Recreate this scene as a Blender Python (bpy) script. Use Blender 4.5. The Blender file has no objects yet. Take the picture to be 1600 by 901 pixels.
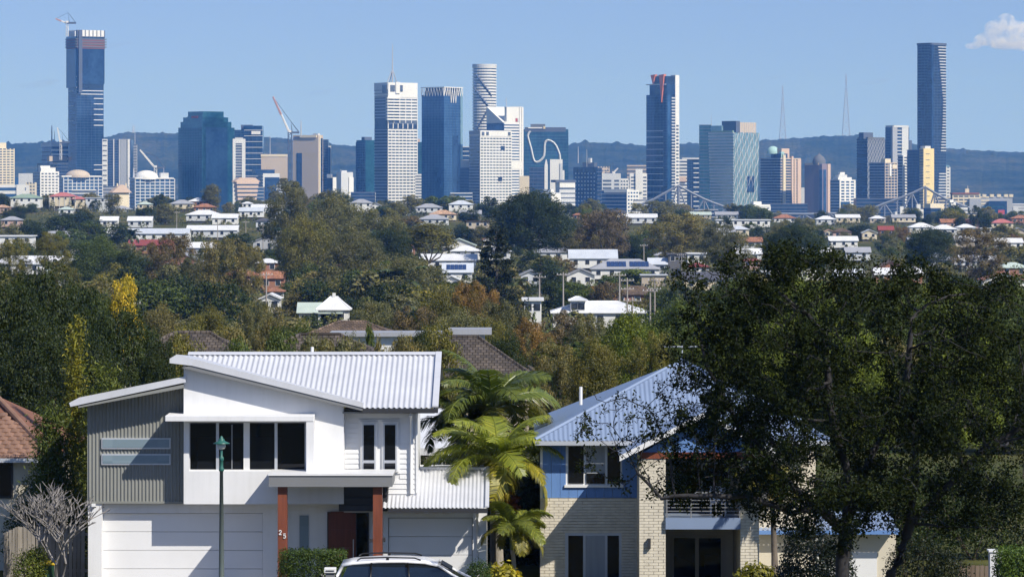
import bpy, math, random
import numpy as np
from mathutils import Vector, Matrix, noise as mnoise

# ------------------------------------------------------------------ camera, sky, sun, exposure
sc = bpy.context.scene
col = sc.collection
F = 5300.0            # focal length in pixels of a 1600 px wide picture
HY = 290.0            # row of the horizon
cam_d = bpy.data.cameras.new('camera')
cam_d.sensor_width = 36.0
cam_d.lens = 36.0 * F / 1600.0
cam_d.shift_y = -(450.5 - HY) / 1600.0
cam_d.clip_start = 1.0
cam_d.clip_end = 60000.0
cam = bpy.data.objects.new('camera', cam_d)
cam.rotation_euler = (math.radians(90), 0, 0)
col.objects.link(cam)
sc.camera = cam

SUN = Vector((1.0, -1.0, 1.275)).normalized()
sun_el = math.asin(SUN.z)
sun_az = math.atan2(SUN.x, SUN.y)
world = bpy.data.worlds.new('World')
sc.world = world
world.use_nodes = True
wn = world.node_tree.nodes
wl = world.node_tree.links
sky = wn.new('ShaderNodeTexSky')
sky.sky_type = 'NISHITA'
sky.sun_disc = False
sky.sun_elevation = sun_el
sky.sun_rotation = sun_az
sky.altitude = 900
sky.air_density = 1.0
sky.dust_density = 0.0
sky.ozone_density = 3.0
# clear dry winter air: the band above the horizon keeps the blue of the sky higher up
wtc = wn.new('ShaderNodeTexCoord')
wadd = wn.new('ShaderNodeVectorMath'); wadd.operation = 'ADD'; wadd.inputs[1].default_value = (0, 0, .19)
wnrm = wn.new('ShaderNodeVectorMath'); wnrm.operation = 'NORMALIZE'
wl.new(wtc.outputs['Generated'], wadd.inputs[0]); wl.new(wadd.outputs[0], wnrm.inputs[0])
wl.new(wnrm.outputs[0], sky.inputs['Vector'])
wtint = wn.new('ShaderNodeMix'); wtint.data_type = 'RGBA'; wtint.blend_type = 'MULTIPLY'; wtint.inputs[0].default_value = 1.0
wtint.inputs[7].default_value = (1.04, .95, 1.02, 1)
wl.new(sky.outputs['Color'], wtint.inputs[6]); wl.new(wtint.outputs[2], wn['Background'].inputs['Color'])
wn['Background'].inputs['Strength'].default_value = 0.14
sun_d = bpy.data.lights.new('sun', 'SUN')
sun_d.energy = 4.9
sun_d.angle = math.radians(0.5)
sun_d.color = (1.0, 0.95, 0.87)
sun = bpy.data.objects.new('sun', sun_d)
sun.rotation_euler = SUN.to_track_quat('Z', 'Y').to_euler()
col.objects.link(sun)
sc.view_settings.view_transform = 'Standard'
sc.view_settings.look = 'None'
sc.view_settings.exposure = 0.12
sc.view_settings.gamma = 1.0
sc.view_settings.use_curve_mapping = False
sc.render.engine = 'CYCLES'
sc.cycles.use_denoising = True
sc.cycles.use_adaptive_sampling = True
sc.cycles.adaptive_threshold = 0.02
sc.cycles.max_bounces = 4
sc.cycles.diffuse_bounces = 2
sc.cycles.glossy_bounces = 2
sc.cycles.volume_bounces = 3
sc.cycles.volume_step_rate = 1.0

# ------------------------------------------------------------------ helpers
R = math.radians
V = Vector
def at(x, y, Y):
    return V(((x - 800) / F * Y, Y, (HY - y) / F * Y))
def PX(x, Y): return (x - 800) / F * Y
def PZ(y, Y): return (HY - y) / F * Y

class MB:
    def __init__(s):
        s.v = []; s.f = []
    def poly(s, pts):
        n = len(s.v); s.v += [tuple(p) for p in pts]; s.f.append(tuple(range(n, n + len(pts)))); return s
    def box(s, x0, x1, y0, y1, z0, z1):
        n = len(s.v)
        s.v += [(x0,y0,z0),(x1,y0,z0),(x1,y1,z0),(x0,y1,z0),(x0,y0,z1),(x1,y0,z1),(x1,y1,z1),(x0,y1,z1)]
        s.f += [(n,n+3,n+2,n+1),(n+4,n+5,n+6,n+7),(n,n+1,n+5,n+4),(n+1,n+2,n+6,n+5),(n+2,n+3,n+7,n+6),(n+3,n,n+4,n+7)]
        return s
    def obox(s, o, u, v, w):
        o = V(o); u = V(u); v = V(v); w = V(w)
        n = len(s.v)
        for p in (o, o+u, o+u+v, o+v, o+w, o+u+w, o+u+v+w, o+v+w): s.v.append(tuple(p))
        s.f += [(n,n+3,n+2,n+1),(n+4,n+5,n+6,n+7),(n,n+1,n+5,n+4),(n+1,n+2,n+6,n+5),(n+2,n+3,n+7,n+6),(n+3,n,n+4,n+7)]
        return s
    def prism(s, pts, z0, z1):
        n = len(s.v); k = len(pts)
        s.v += [(p[0], p[1], z0) for p in pts] + [(p[0], p[1], z1) for p in pts]
        s.f.append(tuple(range(n + k - 1, n - 1, -1))); s.f.append(tuple(range(n + k, n + 2 * k)))
        for i in range(k):
            j = (i + 1) % k
            s.f.append((n + i, n + j, n + k + j, n + k + i))
        return s
    def prismy(s, pts, y0, y1):          # polygon in x,z pushed along y
        n = len(s.v); k = len(pts)
        s.v += [(p[0], y0, p[1]) for p in pts] + [(p[0], y1, p[1]) for p in pts]
        s.f.append(tuple(range(n, n + k))); s.f.append(tuple(range(n + 2 * k - 1, n + k - 1, -1)))
        for i in range(k):
            j = (i + 1) % k
            s.f.append((n + j, n + i, n + k + i, n + k + j))
        return s
    def tube(s, pts, rad, sides=6, cap=True):
        pts = [V(p) for p in pts]
        if not hasattr(rad, '__len__'): rad = [rad] * len(pts)
        rings = []
        for i, p in enumerate(pts):
            d = (pts[min(i + 1, len(pts) - 1)] - pts[max(i - 1, 0)]).normalized()
            a = d.cross(V((0, 0, 1))) if abs(d.z) < .95 else d.cross(V((1, 0, 0)))
            a.normalize(); b = d.cross(a)
            n = len(s.v)
            for k in range(sides):
                t = 2 * math.pi * k / sides
                s.v.append(tuple(p + (a * math.cos(t) + b * math.sin(t)) * rad[i]))
            rings.append(n)
        for i in range(len(rings) - 1):
            for k in range(sides):
                k2 = (k + 1) % sides
                s.f.append((rings[i] + k, rings[i] + k2, rings[i + 1] + k2, rings[i + 1] + k))
        if cap:
            s.f.append(tuple(rings[0] + k for k in range(sides)))
            s.f.append(tuple(rings[-1] + k for k in range(sides - 1, -1, -1)))
        return s
    def lathe(s, prof, sides=20, c=(0, 0, 0)):
        n = len(s.v)
        for r, z in prof:
            for k in range(sides):
                t = 2 * math.pi * k / sides
                s.v.append((c[0] + r * math.cos(t), c[1] + r * math.sin(t), c[2] + z))
        for i in range(len(prof) - 1):
            for k in range(sides):
                k2 = (k + 1) % sides
                s.f.append((n + i*sides + k, n + i*sides + k2, n + (i+1)*sides + k2, n + (i+1)*sides + k))
        return s
    def build(s, name, mat, parent=None, smooth=False, color=None, kind=None, label=None, bevel=0):
        me = bpy.data.meshes.new(name)
        me.from_pydata(s.v, [], s.f)
        return meshobj(name, me, mat, parent, smooth, color, kind, label, bevel)

def meshobj(name, me, mat, parent=None, smooth=False, color=None, kind=None, label=None, bevel=0):
    if mat is not None and not me.materials: me.materials.append(mat)
    if smooth: me.shade_smooth()
    o = bpy.data.objects.new(name, me)
    col.objects.link(o)
    if parent is not None: o.parent = parent
    if color: o.color = (*color[:3], 1)
    if kind: o['kind'] = kind
    if label: o['label'] = label
    if bevel:
        b = o.modifiers.new('bevel', 'BEVEL'); b.width = bevel; b.segments = 2; b.limit_method = 'ANGLE'
    return o

def thing(name, label, cat, loc=(0, 0, 0), rz=0, group=None):
    o = bpy.data.objects.new(name, None)
    o.empty_display_size = .2
    col.objects.link(o)
    o.location = loc; o.rotation_euler = (0, 0, rz)
    tag(o, label, cat, group)
    return o
def tag(o, label=None, cat=None, group=None, kind=None):
    if label: o['label'] = label
    if cat: o['category'] = cat
    if group: o['group'] = group
    if kind: o['kind'] = kind
    return o
def dup(o, parent=None):
    c = o.copy(); col.objects.link(c)
    if parent is not None: c.parent = parent
    return c
def npmesh(name, verts, quads):
    verts = np.asarray(verts, dtype=np.float32); quads = np.asarray(quads, dtype=np.int32)
    me = bpy.data.meshes.new(name)
    me.vertices.add(len(verts)); me.vertices.foreach_set('co', verts.ravel())
    k = quads.shape[1]
    me.loops.add(quads.size); me.loops.foreach_set('vertex_index', quads.ravel())
    me.polygons.add(len(quads))
    me.polygons.foreach_set('loop_start', np.arange(0, quads.size, k, dtype=np.int32))
    me.polygons.foreach_set('loop_total', np.full(len(quads), k, dtype=np.int32))
    me.update(calc_edges=True)
    return me

# ------------------------------------------------------------------ materials
def nmat(name):
    m = bpy.data.materials.new(name); m.use_nodes = True
    return m, m.node_tree.nodes, m.node_tree.links, m.node_tree.nodes['Principled BSDF']
def ramp(n, l, fac, stops):
    r = n.new('ShaderNodeValToRGB')
    while len(r.color_ramp.elements) < len(stops): r.color_ramp.elements.new(.5)
    for e, (p, c) in zip(r.color_ramp.elements, stops): e.position = p; e.color = (*c, 1)
    l.new(fac, r.inputs['Fac']); return r.outputs['Color']
def mixc(n, l, fac, a, b, mode='MIX'):
    x = n.new('ShaderNodeMix'); x.data_type = 'RGBA'; x.blend_type = mode
    for s, val in ((0, fac), (6, a), (7, b)):
        if hasattr(val, 'node'): l.new(val, x.inputs[s])
        elif s == 0: x.inputs[0].default_value = val
        else: x.inputs[s].default_value = (*val[:3], 1)
    return x.outputs[2]
def tex(n, l, scale, detail=4, coord='Object', rough=.55, stretch=None):
    tc = n.new('ShaderNodeTexCoord')
    src = tc.outputs[coord]
    if stretch:
        mp = n.new('ShaderNodeMapping'); mp.inputs['Scale'].default_value = stretch
        l.new(src, mp.inputs['Vector']); src = mp.outputs['Vector']
    t = n.new('ShaderNodeTexNoise'); t.inputs['Scale'].default_value = scale
    t.inputs['Detail'].default_value = detail; t.inputs['Roughness'].default_value = rough
    l.new(src, t.inputs['Vector'])
    return t.outputs['Fac']
def mat(name, c=None, rough=.6, var=.12, scale=.7, spec=.4, metal=0., bump=0., bscale=30., stretch=None, streak=0.):
    """painted / plain surface; c=None takes the colour of the object"""
    m, n, l, b = nmat(name)
    if c is None:
        oi = n.new('ShaderNodeObjectInfo'); base = oi.outputs['Color']
    else:
        rgb = n.new('ShaderNodeRGB'); rgb.outputs[0].default_value = (*c, 1); base = rgb.outputs[0]
    f = tex(n, l, scale, 5, stretch=stretch)
    v = ramp(n, l, f, [(.25, (1 - var,) * 3), (.75, (1 + var * .5,) * 3)])
    out = mixc(n, l, 1., base, v, 'MULTIPLY')
    if streak:
        f2 = tex(n, l, 1.0, 4, stretch=(6, 6, .25))
        v2 = ramp(n, l, f2, [(.45, (1, 1, 1)), (.8, (1 - streak, 1 - streak, 1 - streak * 1.1))])
        out = mixc(n, l, 1., out, v2, 'MULTIPLY')
    l.new(out, b.inputs['Base Color'])
    b.inputs['Roughness'].default_value = rough
    b.inputs['Specular IOR Level'].default_value = spec
    b.inputs['Metallic'].default_value = metal
    if bump:
        bp = n.new('ShaderNodeBump'); bp.inputs['Strength'].default_value = bump; bp.inputs['Distance'].default_value = .02
        l.new(tex(n, l, bscale, 3), bp.inputs['Height']); l.new(bp.outputs['Normal'], b.inputs['Normal'])
    return m
def glassmat(name, c1, c2, cell=(3.1, 3.1, 3.7), rough=.12, metal=.35, spec=.8):
    """curtain wall glass: each pane a slightly different tint"""
    m, n, l, b = nmat(name)
    tc = n.new('ShaderNodeTexCoord')
    mp = n.new('ShaderNodeMapping'); mp.inputs['Scale'].default_value = tuple(1 / k for k in cell)
    mp.inputs['Location'].default_value = (.37, .37, .37)
    l.new(tc.outputs['Object'], mp.inputs['Vector'])
    fl = n.new('ShaderNodeVectorMath'); fl.operation = 'FLOOR'; l.new(mp.outputs['Vector'], fl.inputs[0])
    wnz = n.new('ShaderNodeTexWhiteNoise'); wnz.noise_dimensions = '3D'; l.new(fl.outputs['Vector'], wnz.inputs['Vector'])
    big = tex(n, l, .03, 3)  # broad patches: large reflections put into the glass colour
    ad = n.new('ShaderNodeMath'); ad.operation = 'MULTIPLY_ADD'; ad.inputs[1].default_value = .6
    l.new(wnz.outputs['Value'], ad.inputs[0])
    sb = n.new('ShaderNodeMath'); sb.operation = 'MULTIPLY_ADD'; sb.inputs[1].default_value = 2.2; sb.inputs[2].default_value = -.9
    l.new(big, sb.inputs[0]); l.new(sb.outputs[0], ad.inputs[2])
    l.new(ramp(n, l, ad.outputs[0], [(.05, c1), (.95, c2)]), b.inputs['Base Color'])
    b.inputs['Roughness'].default_value = rough
    b.inputs['Metallic'].default_value = metal
    b.inputs['Specular IOR Level'].default_value = spec
    return m
def leafmat(name, trans=.3, rough=.55, spec=.3, c=None):
    m, n, l, b = nmat(name)
    if c is None:
        oi = n.new('ShaderNodeObjectInfo'); base = oi.outputs['Color']
    else:
        rgb = n.new('ShaderNodeRGB'); rgb.outputs[0].default_value = (*c, 1); base = rgb.outputs[0]
    g = n.new('ShaderNodeNewGeometry')
    v = ramp(n, l, g.outputs['Random Per Island'], [(0, (.5, .52, .5)), (.55, (1, 1, 1)), (.93, (1.35, 1.3, 1.05)), (1, (1.9, 1.5, .9))])
    o1 = mixc(n, l, 1., base, v, 'MULTIPLY')
    f = tex(n, l, 4., 2, coord='Generated')
    v2 = ramp(n, l, f, [(.3, (.72, .78, .75)), (.7, (1.2, 1.12, .95))])
    o2 = mixc(n, l, 1., o1, v2, 'MULTIPLY')
    l.new(o2, b.inputs['Base Color'])
    b.inputs['Roughness'].default_value = rough; b.inputs['Specular IOR Level'].default_value = spec
    tr = n.new('ShaderNodeBsdfTranslucent')
    l.new(mixc(n, l, 1., o2, (1.1, 1.25, .55), 'MULTIPLY'), tr.inputs['Color'])
    mx = n.new('ShaderNodeMixShader'); mx.inputs[0].default_value = trans
    l.new(b.outputs[0], mx.inputs[1]); l.new(tr.outputs[0], mx.inputs[2])
    l.new(mx.outputs[0], n['Material Output'].inputs['Surface'])
    return m

M = {}
M['paint'] = mat('paint', None, .7, .10, .25, streak=.12)
M['roofing'] = mat('roofing', None, .5, .16, .35, streak=.10)
def tile_mat():
    m, n, l, b = nmat('tile_roof'); oi = n.new('ShaderNodeObjectInfo'); tc = n.new('ShaderNodeTexCoord')
    br = n.new('ShaderNodeTexBrick'); br.inputs['Scale'].default_value = 1.; br.inputs['Brick Width'].default_value = .32; br.inputs['Row Height'].default_value = .34; br.inputs['Mortar Size'].default_value = .03; br.inputs['Bias'].default_value = 0.
    br.inputs['Color1'].default_value = (.7, .7, .7, 1); br.inputs['Color2'].default_value = (1.35, 1.3, 1.25, 1); br.inputs['Mortar'].default_value = (.35, .33, .32, 1)
    l.new(tc.outputs['Object'], br.inputs['Vector'])
    v = ramp(n, l, tex(n, l, .5, 5), [(.3, (.7, .7, .72)), (.7, (1.25, 1.2, 1.1))])
    l.new(mixc(n, l, 1., mixc(n, l, 1., oi.outputs['Color'], br.outputs['Color'], 'MULTIPLY'), v, 'MULTIPLY'), b.inputs['Base Color'])
    bp = n.new('ShaderNodeBump'); bp.inputs['Strength'].default_value = .6; bp.inputs['Distance'].default_value = .04; bp.invert = True
    l.new(br.outputs['Fac'], bp.inputs['Height']); l.new(bp.outputs['Normal'], b.inputs['Normal']); b.inputs['Roughness'].default_value = .8; b.inputs['Specular IOR Level'].default_value = .2
    return m
M['tile_roof'] = tile_mat()
M['render_white'] = mat('render_white', (.75, .75, .75), .75, .09, .6, bump=.12, bscale=60, streak=.07)
M['board_white'] = mat('board_white', (.75, .75, .75), .5, .05, .8)
M['trim_white'] = mat('trim_white', (.78, .78, .77), .45, .05, 1.)
M['metal_white'] = mat('metal_white', (.60, .61, .64), .42, .10, .8, spec=.5, streak=.06)
M['metal_blue'] = mat('metal_blue', (.22, .285, .41), .4, .08, .8, spec=.5)
M['clad_grey'] = mat('clad_grey', (.24, .245, .225), .6, .10, .6)
M['fascia_grey'] = mat('fascia_grey', (.20, .205, .21), .6, .06, .8)
M['dark_grey'] = mat('dark_grey', (.035, .036, .04), .5, .1, 1.)
M['alu'] = mat('alu', (.55, .57, .60), .4, .06, 1., metal=.3)
M['timber'] = mat('timber', (.21, .062, .032), .5, .35, 1.2, stretch=(9, 9, .8))
M['door_wood'] = mat('door_wood', (.16, .045, .022), .4, .35, 1.2, stretch=(9, 9, .8))
M['window_dark'] = glassmat('window_dark', (.004, .005, .007), (.012, .014, .018), (1.3, 1.3, 1.3), .04, 0., .35)
M['window_frost'] = glassmat('window_frost', (.16, .22, .26), (.24, .31, .35), (.7, .7, .7), .3, 0., .5)
M['window_far'] = glassmat('window_far', (.015, .02, .03), (.06, .07, .09), (1.1, 1.1, 1.1), .15, 0., .5)
M['curtain'] = mat('curtain', (.34, .36, .38), .8, .15, 1., stretch=(8, 8, .5))
M['blue_board'] = mat('blue_board', (.13, .25, .52), .55, .12, 1.)
M['brick_cream'] = mat('brick_cream', None, .85, .18, 3., bump=.2, bscale=25)
M['mortar'] = mat('mortar', (.60, .545, .44), .9, .15, 3.)
M['cream'] = mat('cream', (.66, .60, .48), .8, .10, .6)
M['terracotta'] = mat('terracotta', None, .75, .25, 3.)
M['paling'] = mat('paling', None, .85, .35, 1.5, stretch=(8, 8, .7))
M['bark'] = mat('bark', None, .9, .45, 3., bump=.5, bscale=12, stretch=(3, 3, .7))
M['leaf'] = leafmat('leaf')
M['leaf_shaded'] = leafmat('leaf_shaded', .15, .7, .08)
M['leaf_gloss'] = leafmat('leaf_gloss', .25, .38, .5)
M['steel'] = mat('steel', (.19, .21, .26), .6, .15, .05)
M['mast_steel'] = mat('mast_steel', (.45, .46, .50), .6, .1, .1)
M['crane_white'] = mat('crane_white', (.75, .74, .72), .5, .1, .2)
M['crane_red'] = mat('crane_red', (.50, .30, .28), .5, .1, .2)
M['lamp_green'] = mat('lamp_green', (.03, .13, .105), .4, .15, 2.)
M['post_metal'] = mat('post_metal', (.10, .125, .115), .5, .15, 2.)
M['wood_pole'] = mat('wood_pole', (.34, .31, .28), .85, .25, 1., stretch=(6, 6, .5))
M['concrete'] = mat('concrete', (.30, .29, .27), .85, .2, .8)
M['tarmac'] = mat('tarmac', (.05, .05, .052), .9, .2, 2.)

# ------------------------------------------------------------------ ground, hills
GY = [-400, 0, 60, 85, 95, 104, 130, 200, 400, 600, 900, 1200, 1600, 1900, 2300, 3000, 4000, 4600, 9000, 14000]
GZ = [-4, -6, -9.8, -11.6, -12.0, -12.5, -13.1, -17, -25, -27.5, -27, -22.5, -15, -12.2, -16, -28, -40, -44, -45, -45]
def gz(X, Y):
    z = float(np.interp(Y, GY, GZ))
    if Y > 700:
        a = max(-.16, min(.16, X / Y)) / .16
        w = min(1, (Y - 700) / 700) * max(0, min(1, (3600 - Y) / 1000))
        z -= w * (3.5 * a + 5.0 + 3.0 * max(0, a) ** .7)
    if Y > 160: z += min(1, (Y - 160) / 300) * .8 * mnoise.noise(V((X * .006, Y * .006, 3.1)))
    return z
def solveY(x, y, h, Y0=420., Y1=4200.):
    """distance at which something h metres tall standing on the ground reaches row y"""
    Y = Y0; best = (1e9, Y0); below = False
    while Y < Y1:
        d = PZ(y, Y) - (gz(PX(x, Y), Y) + h)
        if abs(d) < best[0]: best = (abs(d), Y)
        if d > 0: below = True
        elif below: return Y
        Y *= 1.01
    return best[1]

def build_ground():
    ys = sorted(set([-400, -200, -60, 0, 20, 40, 60, 75, 85, 90, 95, 100, 104, 110, 120, 130, 145, 160, 180, 200] +
                    list(np.geomspace(220, 14000, 90))))
    ts = np.linspace(-1, 1, 61)
    vs = []; fs = []
    for Y in ys:
        half = 220 + max(Y, 0) * .9
        for t in ts:
            X = half * math.copysign(abs(t) ** 1.5, t)
            vs.append((X, Y, gz(X, Y)))
    k = len(ts)
    for i in range(len(ys) - 1):
        for j in range(k - 1):
            fs.append((i*k + j, i*k + j + 1, (i+1)*k + j + 1, (i+1)*k + j))
    me = bpy.data.meshes.new('ground'); me.from_pydata(vs, [], fs)
    m, n, l, b = nmat('ground_cover')
    c1 = ramp(n, l, tex(n, l, .02, 6), [(.3, (.050, .062, .020)), (.5, (.085, .090, .032)), (.62, (.13, .115, .05)), (.75, (.20, .17, .11))])
    c2 = ramp(n, l, tex(n, l, .6, 5), [(.3, (.6, .62, .6)), (.7, (1.25, 1.2, 1.1))])
    l.new(mixc(n, l, 1., c1, c2, 'MULTIPLY'), b.inputs['Base Color'])
    b.inputs['Roughness'].default_value = .95; b.inputs['Specular IOR Level'].default_value = .1
    o = meshobj('ground', me, m, smooth=True); o['kind'] = 'structure'
build_ground()

HILL = [(-400,236),(-150,232),(0,226),(40,223),(110,221),(165,214),(195,207),(240,208),(300,210),(380,213),(430,215),(480,221),(540,228),
        (600,231),(700,233),(800,233),(880,228),(908,223),(960,225),(1010,228),(1090,225),(1190,220),(1250,216),(1300,213),(1340,212),
        (1370,215),(1400,221),(1440,228),(1480,232),(1540,236),(1600,239),(1750,245),(2000,252)]
def build_hills():
    hx = [p[0] for p in HILL]; hy = [p[1] for p in HILL]
    xs = np.arange(-400, 2001, 2.6)
    ds = [7600, 8300, 8900, 9300, 9700, 10000, 10250, 10450, 10600, 10700, 10800, 11000, 11400, 12200]
    prof = [0, .10, .30, .48, .66, .80, .90, .96, .99, 1.0, .985, .93, .8, .4]
    vs = []; fs = []
    for d, p in zip(ds, prof):
        for x in xs:
            ridge = PZ(float(np.interp(x, hx, hy)), 10700)
            X = (x - 800) / F * d
            h = -46 + (ridge + 46) * p
            big = mnoise.noise(V((X * .0016, d * .0011, 0))) * 60 * p * (1 - p) * 2.6
            spur = mnoise.noise(V((X * .005, d * .002, 7))) * 34 * p * (1 - p * .9)
            trees = (mnoise.noise(V((X * .05, d * .02, 1))) * 3.6 + mnoise.noise(V((X * .13, d * .05, 5))) * 4.0) * min(1, p * 2)
            lone = max(0, mnoise.noise(V((X * .028, d * .01, 9))) - .25) * 26 * (p > .95)
            vs.append((X, d, h + big + spur + trees + lone))
    k = len(xs)
    for i in range(len(ds) - 1):
        for j in range(k - 1):
            fs.append((i*k + j, i*k + j + 1, (i+1)*k + j + 1, (i+1)*k + j))
    me = bpy.data.meshes.new('hills'); me.from_pydata(vs, [], fs)
    m, n, l, b = nmat('forest_cover')
    c1 = ramp(n, l, tex(n, l, .004, 6, rough=.65), [(.36, (.012, .018, .012)), (.5, (.036, .044, .024)), (.64, (.075, .075, .045))])
    c2 = ramp(n, l, tex(n, l, .05, 4, rough=.7), [(.35, (.3, .32, .3)), (.65, (1.7, 1.65, 1.5))])  # mottle: shading dapples of the treetops put into the colour
    l.new(mixc(n, l, 1., c1, c2, 'MULTIPLY'), b.inputs['Base Color'])
    bp = n.new('ShaderNodeBump'); bp.inputs['Strength'].default_value = 1.; bp.inputs['Distance'].default_value = 14.
    l.new(tex(n, l, .035, 4, rough=.7), bp.inputs['Height']); l.new(bp.outputs['Normal'], b.inputs['Normal'])
    b.inputs['Roughness'].default_value = 1.; b.inputs['Specular IOR Level'].default_value = 0.
    o = meshobj('hills', me, m, smooth=True); o['kind'] = 'structure'
build_hills()

def build_haze():
    mb = MB().box(-5200, 5200, -450, 13500, -60, 420)
    m = bpy.data.materials.new('haze_air'); m.use_nodes = True
    n = m.node_tree.nodes; l = m.node_tree.links
    n.remove(n['Principled BSDF'])
    pv = n.new('ShaderNodeVolumePrincipled')
    pv.inputs['Color'].default_value = (.14, .39, 1.0, 1)
    pv.inputs['Absorption Color'].default_value = (1, 1, 1, 1)
    pv.inputs['Density'].default_value = 6.6e-5
    l.new(pv.outputs[0], n['Material Output'].inputs['Volume'])
    o = mb.build('haze', m); o['kind'] = 'stuff'; o['label'] = 'pale blue haze softening the distant city and hills'
build_haze()

# ------------------------------------------------------------------ the city
G = {}
G['navy'] = glassmat('glass_navy', (.006, .022, .070), (.030, .075, .165))
G['blue'] = glassmat('glass_blue', (.014, .055, .150), (.050, .130, .270))
G['teal'] = glassmat('glass_teal', (.010, .060, .100), (.038, .140, .195))
G['dark'] = glassmat('glass_dark', (.006, .014, .040), (.018, .036, .080), metal=.15)
G['pale'] = glassmat('glass_pale', (.14, .25, .31), (.25, .38, .44), metal=.25)
G['slot'] = glassmat('glass_slot', (.055, .07, .10), (.13, .15, .19), metal=.1)
G['frame'] = mat('wall_frame', (.06, .10, .17), .5, .1, .05)
def wallm(name, c): G[name] = mat('wall_' + name, c, .8, .08, .03, streak=.10, spec=.2)
for nm, c in dict(white=(.74, .74, .72), cream=(.70, .62, .46), beige=(.52, .44, .36), mauve=(.24, .20, .24), grey=(.36, .38, .42),
                  lgrey=(.58, .60, .62), yellow=(.74, .60, .30), pink=(.60, .46, .37), orange=(.70, .22, .11), dgrey=(.14, .15, .17),
                  rust=(.24, .10, .07), slate=(.10, .12, .17), green=(.28, .40, .32), red=(.45, .08, .07), aqua=(.36, .55, .55)).items(): wallm(nm, c)

CITY_Z = -44.0
SKY_X = []      # (pixel x, phrase) of towers, used to describe where trees stand
class Tower:
    def __init__(s, name, label, x0, x1, yt, Y, f=0., th=30, body='blue', R=None, L=None, cat='building', yb=None, depth=None, part='wall', body_top=None):
        s.Y = Y; s.x0 = x0; s.x1 = x1; s.f = f; s.yt = yt
        W = (x1 - x0) / F * Y
        if f <= 0: th = 0
        t = math.radians(th); s.t = t
        s.b = (1 - f) * W / math.cos(t)
        s.a = f * W / math.sin(t) if f > 0 else (depth or max(14, W * .7))
        s.xc = x0 + f * (x1 - x0)
        s.zt = PZ(yt, Y) - CITY_Z
        s.root = thing(name, label, cat, (PX(s.xc, Y), Y, CITY_Z), t, 'towers and blocks of the city centre')
        if body:
            zt = s.z(body_top) if body_top else s.zt
            MB().box(0, s.b, 0, s.a, 0, zt).build(part, G[body], s.root)
            if body in ('navy', 'blue', 'teal', 'dark', 'pale') and zt > 60:
                g = MB(); k = zt - 2.
                while k > 4:
                    g.box(-.16, s.b + .16, -.16, .1, k - .45, k); g.box(-.16, .1, .1, s.a, k - .45, k); k -= 3.9
                for q in range(1, int(s.b / 6)): g.box(q * 6. - .12, q * 6. + .12, -.2, .05, 0, zt)
                for q in range(1, int(s.a / 6)): g.box(-.2, .05, q * 6. - .12, q * 6. + .12, 0, zt)
                g.build('mullions', G['frame'], s.root, kind='stuff')
        s.z0 = s.z(yb) if yb else 0
        if R: s.face('R', **R)
        if L: s.face('L', **L)
    def z(s, y): return PZ(y, s.Y) - CITY_Z
    def rx(s, x): return (x - s.xc) / max(1e-6, (s.x1 - s.xc)) * s.b          # along the right face
    def ly(s, x): return (s.xc - x) / max(1e-6, (s.xc - s.x0)) * s.a          # along the left face
    def face(s, side, m='white', p=3.7, h=1.5, y0=None, y1=None, u0=None, u1=None, d=.5, piers=0, pw=1.2, pm=None, bands=True, name='floor_bands', edge=0):
        """floor bands and piers standing proud of one face; y0/y1 rows, u0/u1 columns of the photograph"""
        zt = s.z(y0) if y0 else s.zt; zb = s.z(y1) if y1 else s.z0
        L = s.b if side == 'R' else s.a
        fn = s.rx if side == 'R' else s.ly
        a = fn(u0) if u0 is not None else 0; b = fn(u1) if u1 is not None else L
        a, b = min(a, b), max(a, b)
        def bx(mb, p, q, z0, z1, d):
            if side == 'R': mb.box(p, q, -d, .3, z0, z1)
            else: mb.box(-d, .3, p, q, z0, z1)
        if bands:
            mb = MB(); n = max(1, int((zt - zb) / p))
            for i in range(n):
                z = zt - i * p
                bx(mb, a - d * .9, b + d * .9, z - h, z, d)
            mb.build(name, G[m], s.root, kind='stuff')
        if piers:
            mb = MB()
            for i in range(piers + 1):
                q = a + (b - a) * i / piers
                bx(mb, q - pw / 2, q + pw / 2, zb, zt + .02, d + .12)
            mb.build('piers', G[pm or m], s.root, kind='stuff')
        if edge:
            mb = MB()
            for q in (a, b): bx(mb, q - edge / 2, q + edge / 2, zb, zt + .05, d + .2)
            mb.build('corner_piers', G[pm or m], s.root)
    def block(s, part, x0, x1, y0, y1, m, d0=-.8, d1=None, base=None):
        """box on the right face between photograph columns and rows"""
        a = s.rx(x0); b = s.rx(x1); d1 = s.a if d1 is None else d1
        return MB().box(min(a, b), max(a, b), d0, d1, s.z(y1) if y1 else 0, s.z(y0)).build(part, G[m], s.root)
    def lblock(s, part, x0, x1, y0, y1, m, d0=-.8, d1=None):
        a = s.ly(x0); b = s.ly(x1); d1 = s.b if d1 is None else d1
        return MB().box(d0, d1, min(a, b), max(a, b), s.z(y1) if y1 else 0, s.z(y0)).build(part, G[m], s.root)
    def mast(s, x, y0, y1=None, r=.8, part='antenna', m=None, u=.5):
        z1 = s.z(y1) if y1 else s.zt
        MB().tube([(s.rx(x), s.a * u, z1 - 1), (s.rx(x), s.a * u, s.z(y0))], [r, r * .5], 5).build(part, m or M['mast_steel'], s.root)
    def dome(s, part, x0, x1, y0, y1, m, flat=False):
        w = (s.rx(x1) - s.rx(x0)) / 2; c = (s.rx(x0) + s.rx(x1)) / 2; z1 = s.z(y1); h = s.z(y0) - z1
        prof = [(w, -2)] + [(w * math.cos(t), h * math.sin(t)) for t in np.linspace(0, 1.5, 7)] + [(0.05, h)]
        MB().lathe(prof, 18, (c, s.a / 2, z1)).build(part, G[m], s.root, smooth=True)
T = Tower
def band(m='white', **k): return dict(m=m, **k)

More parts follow.
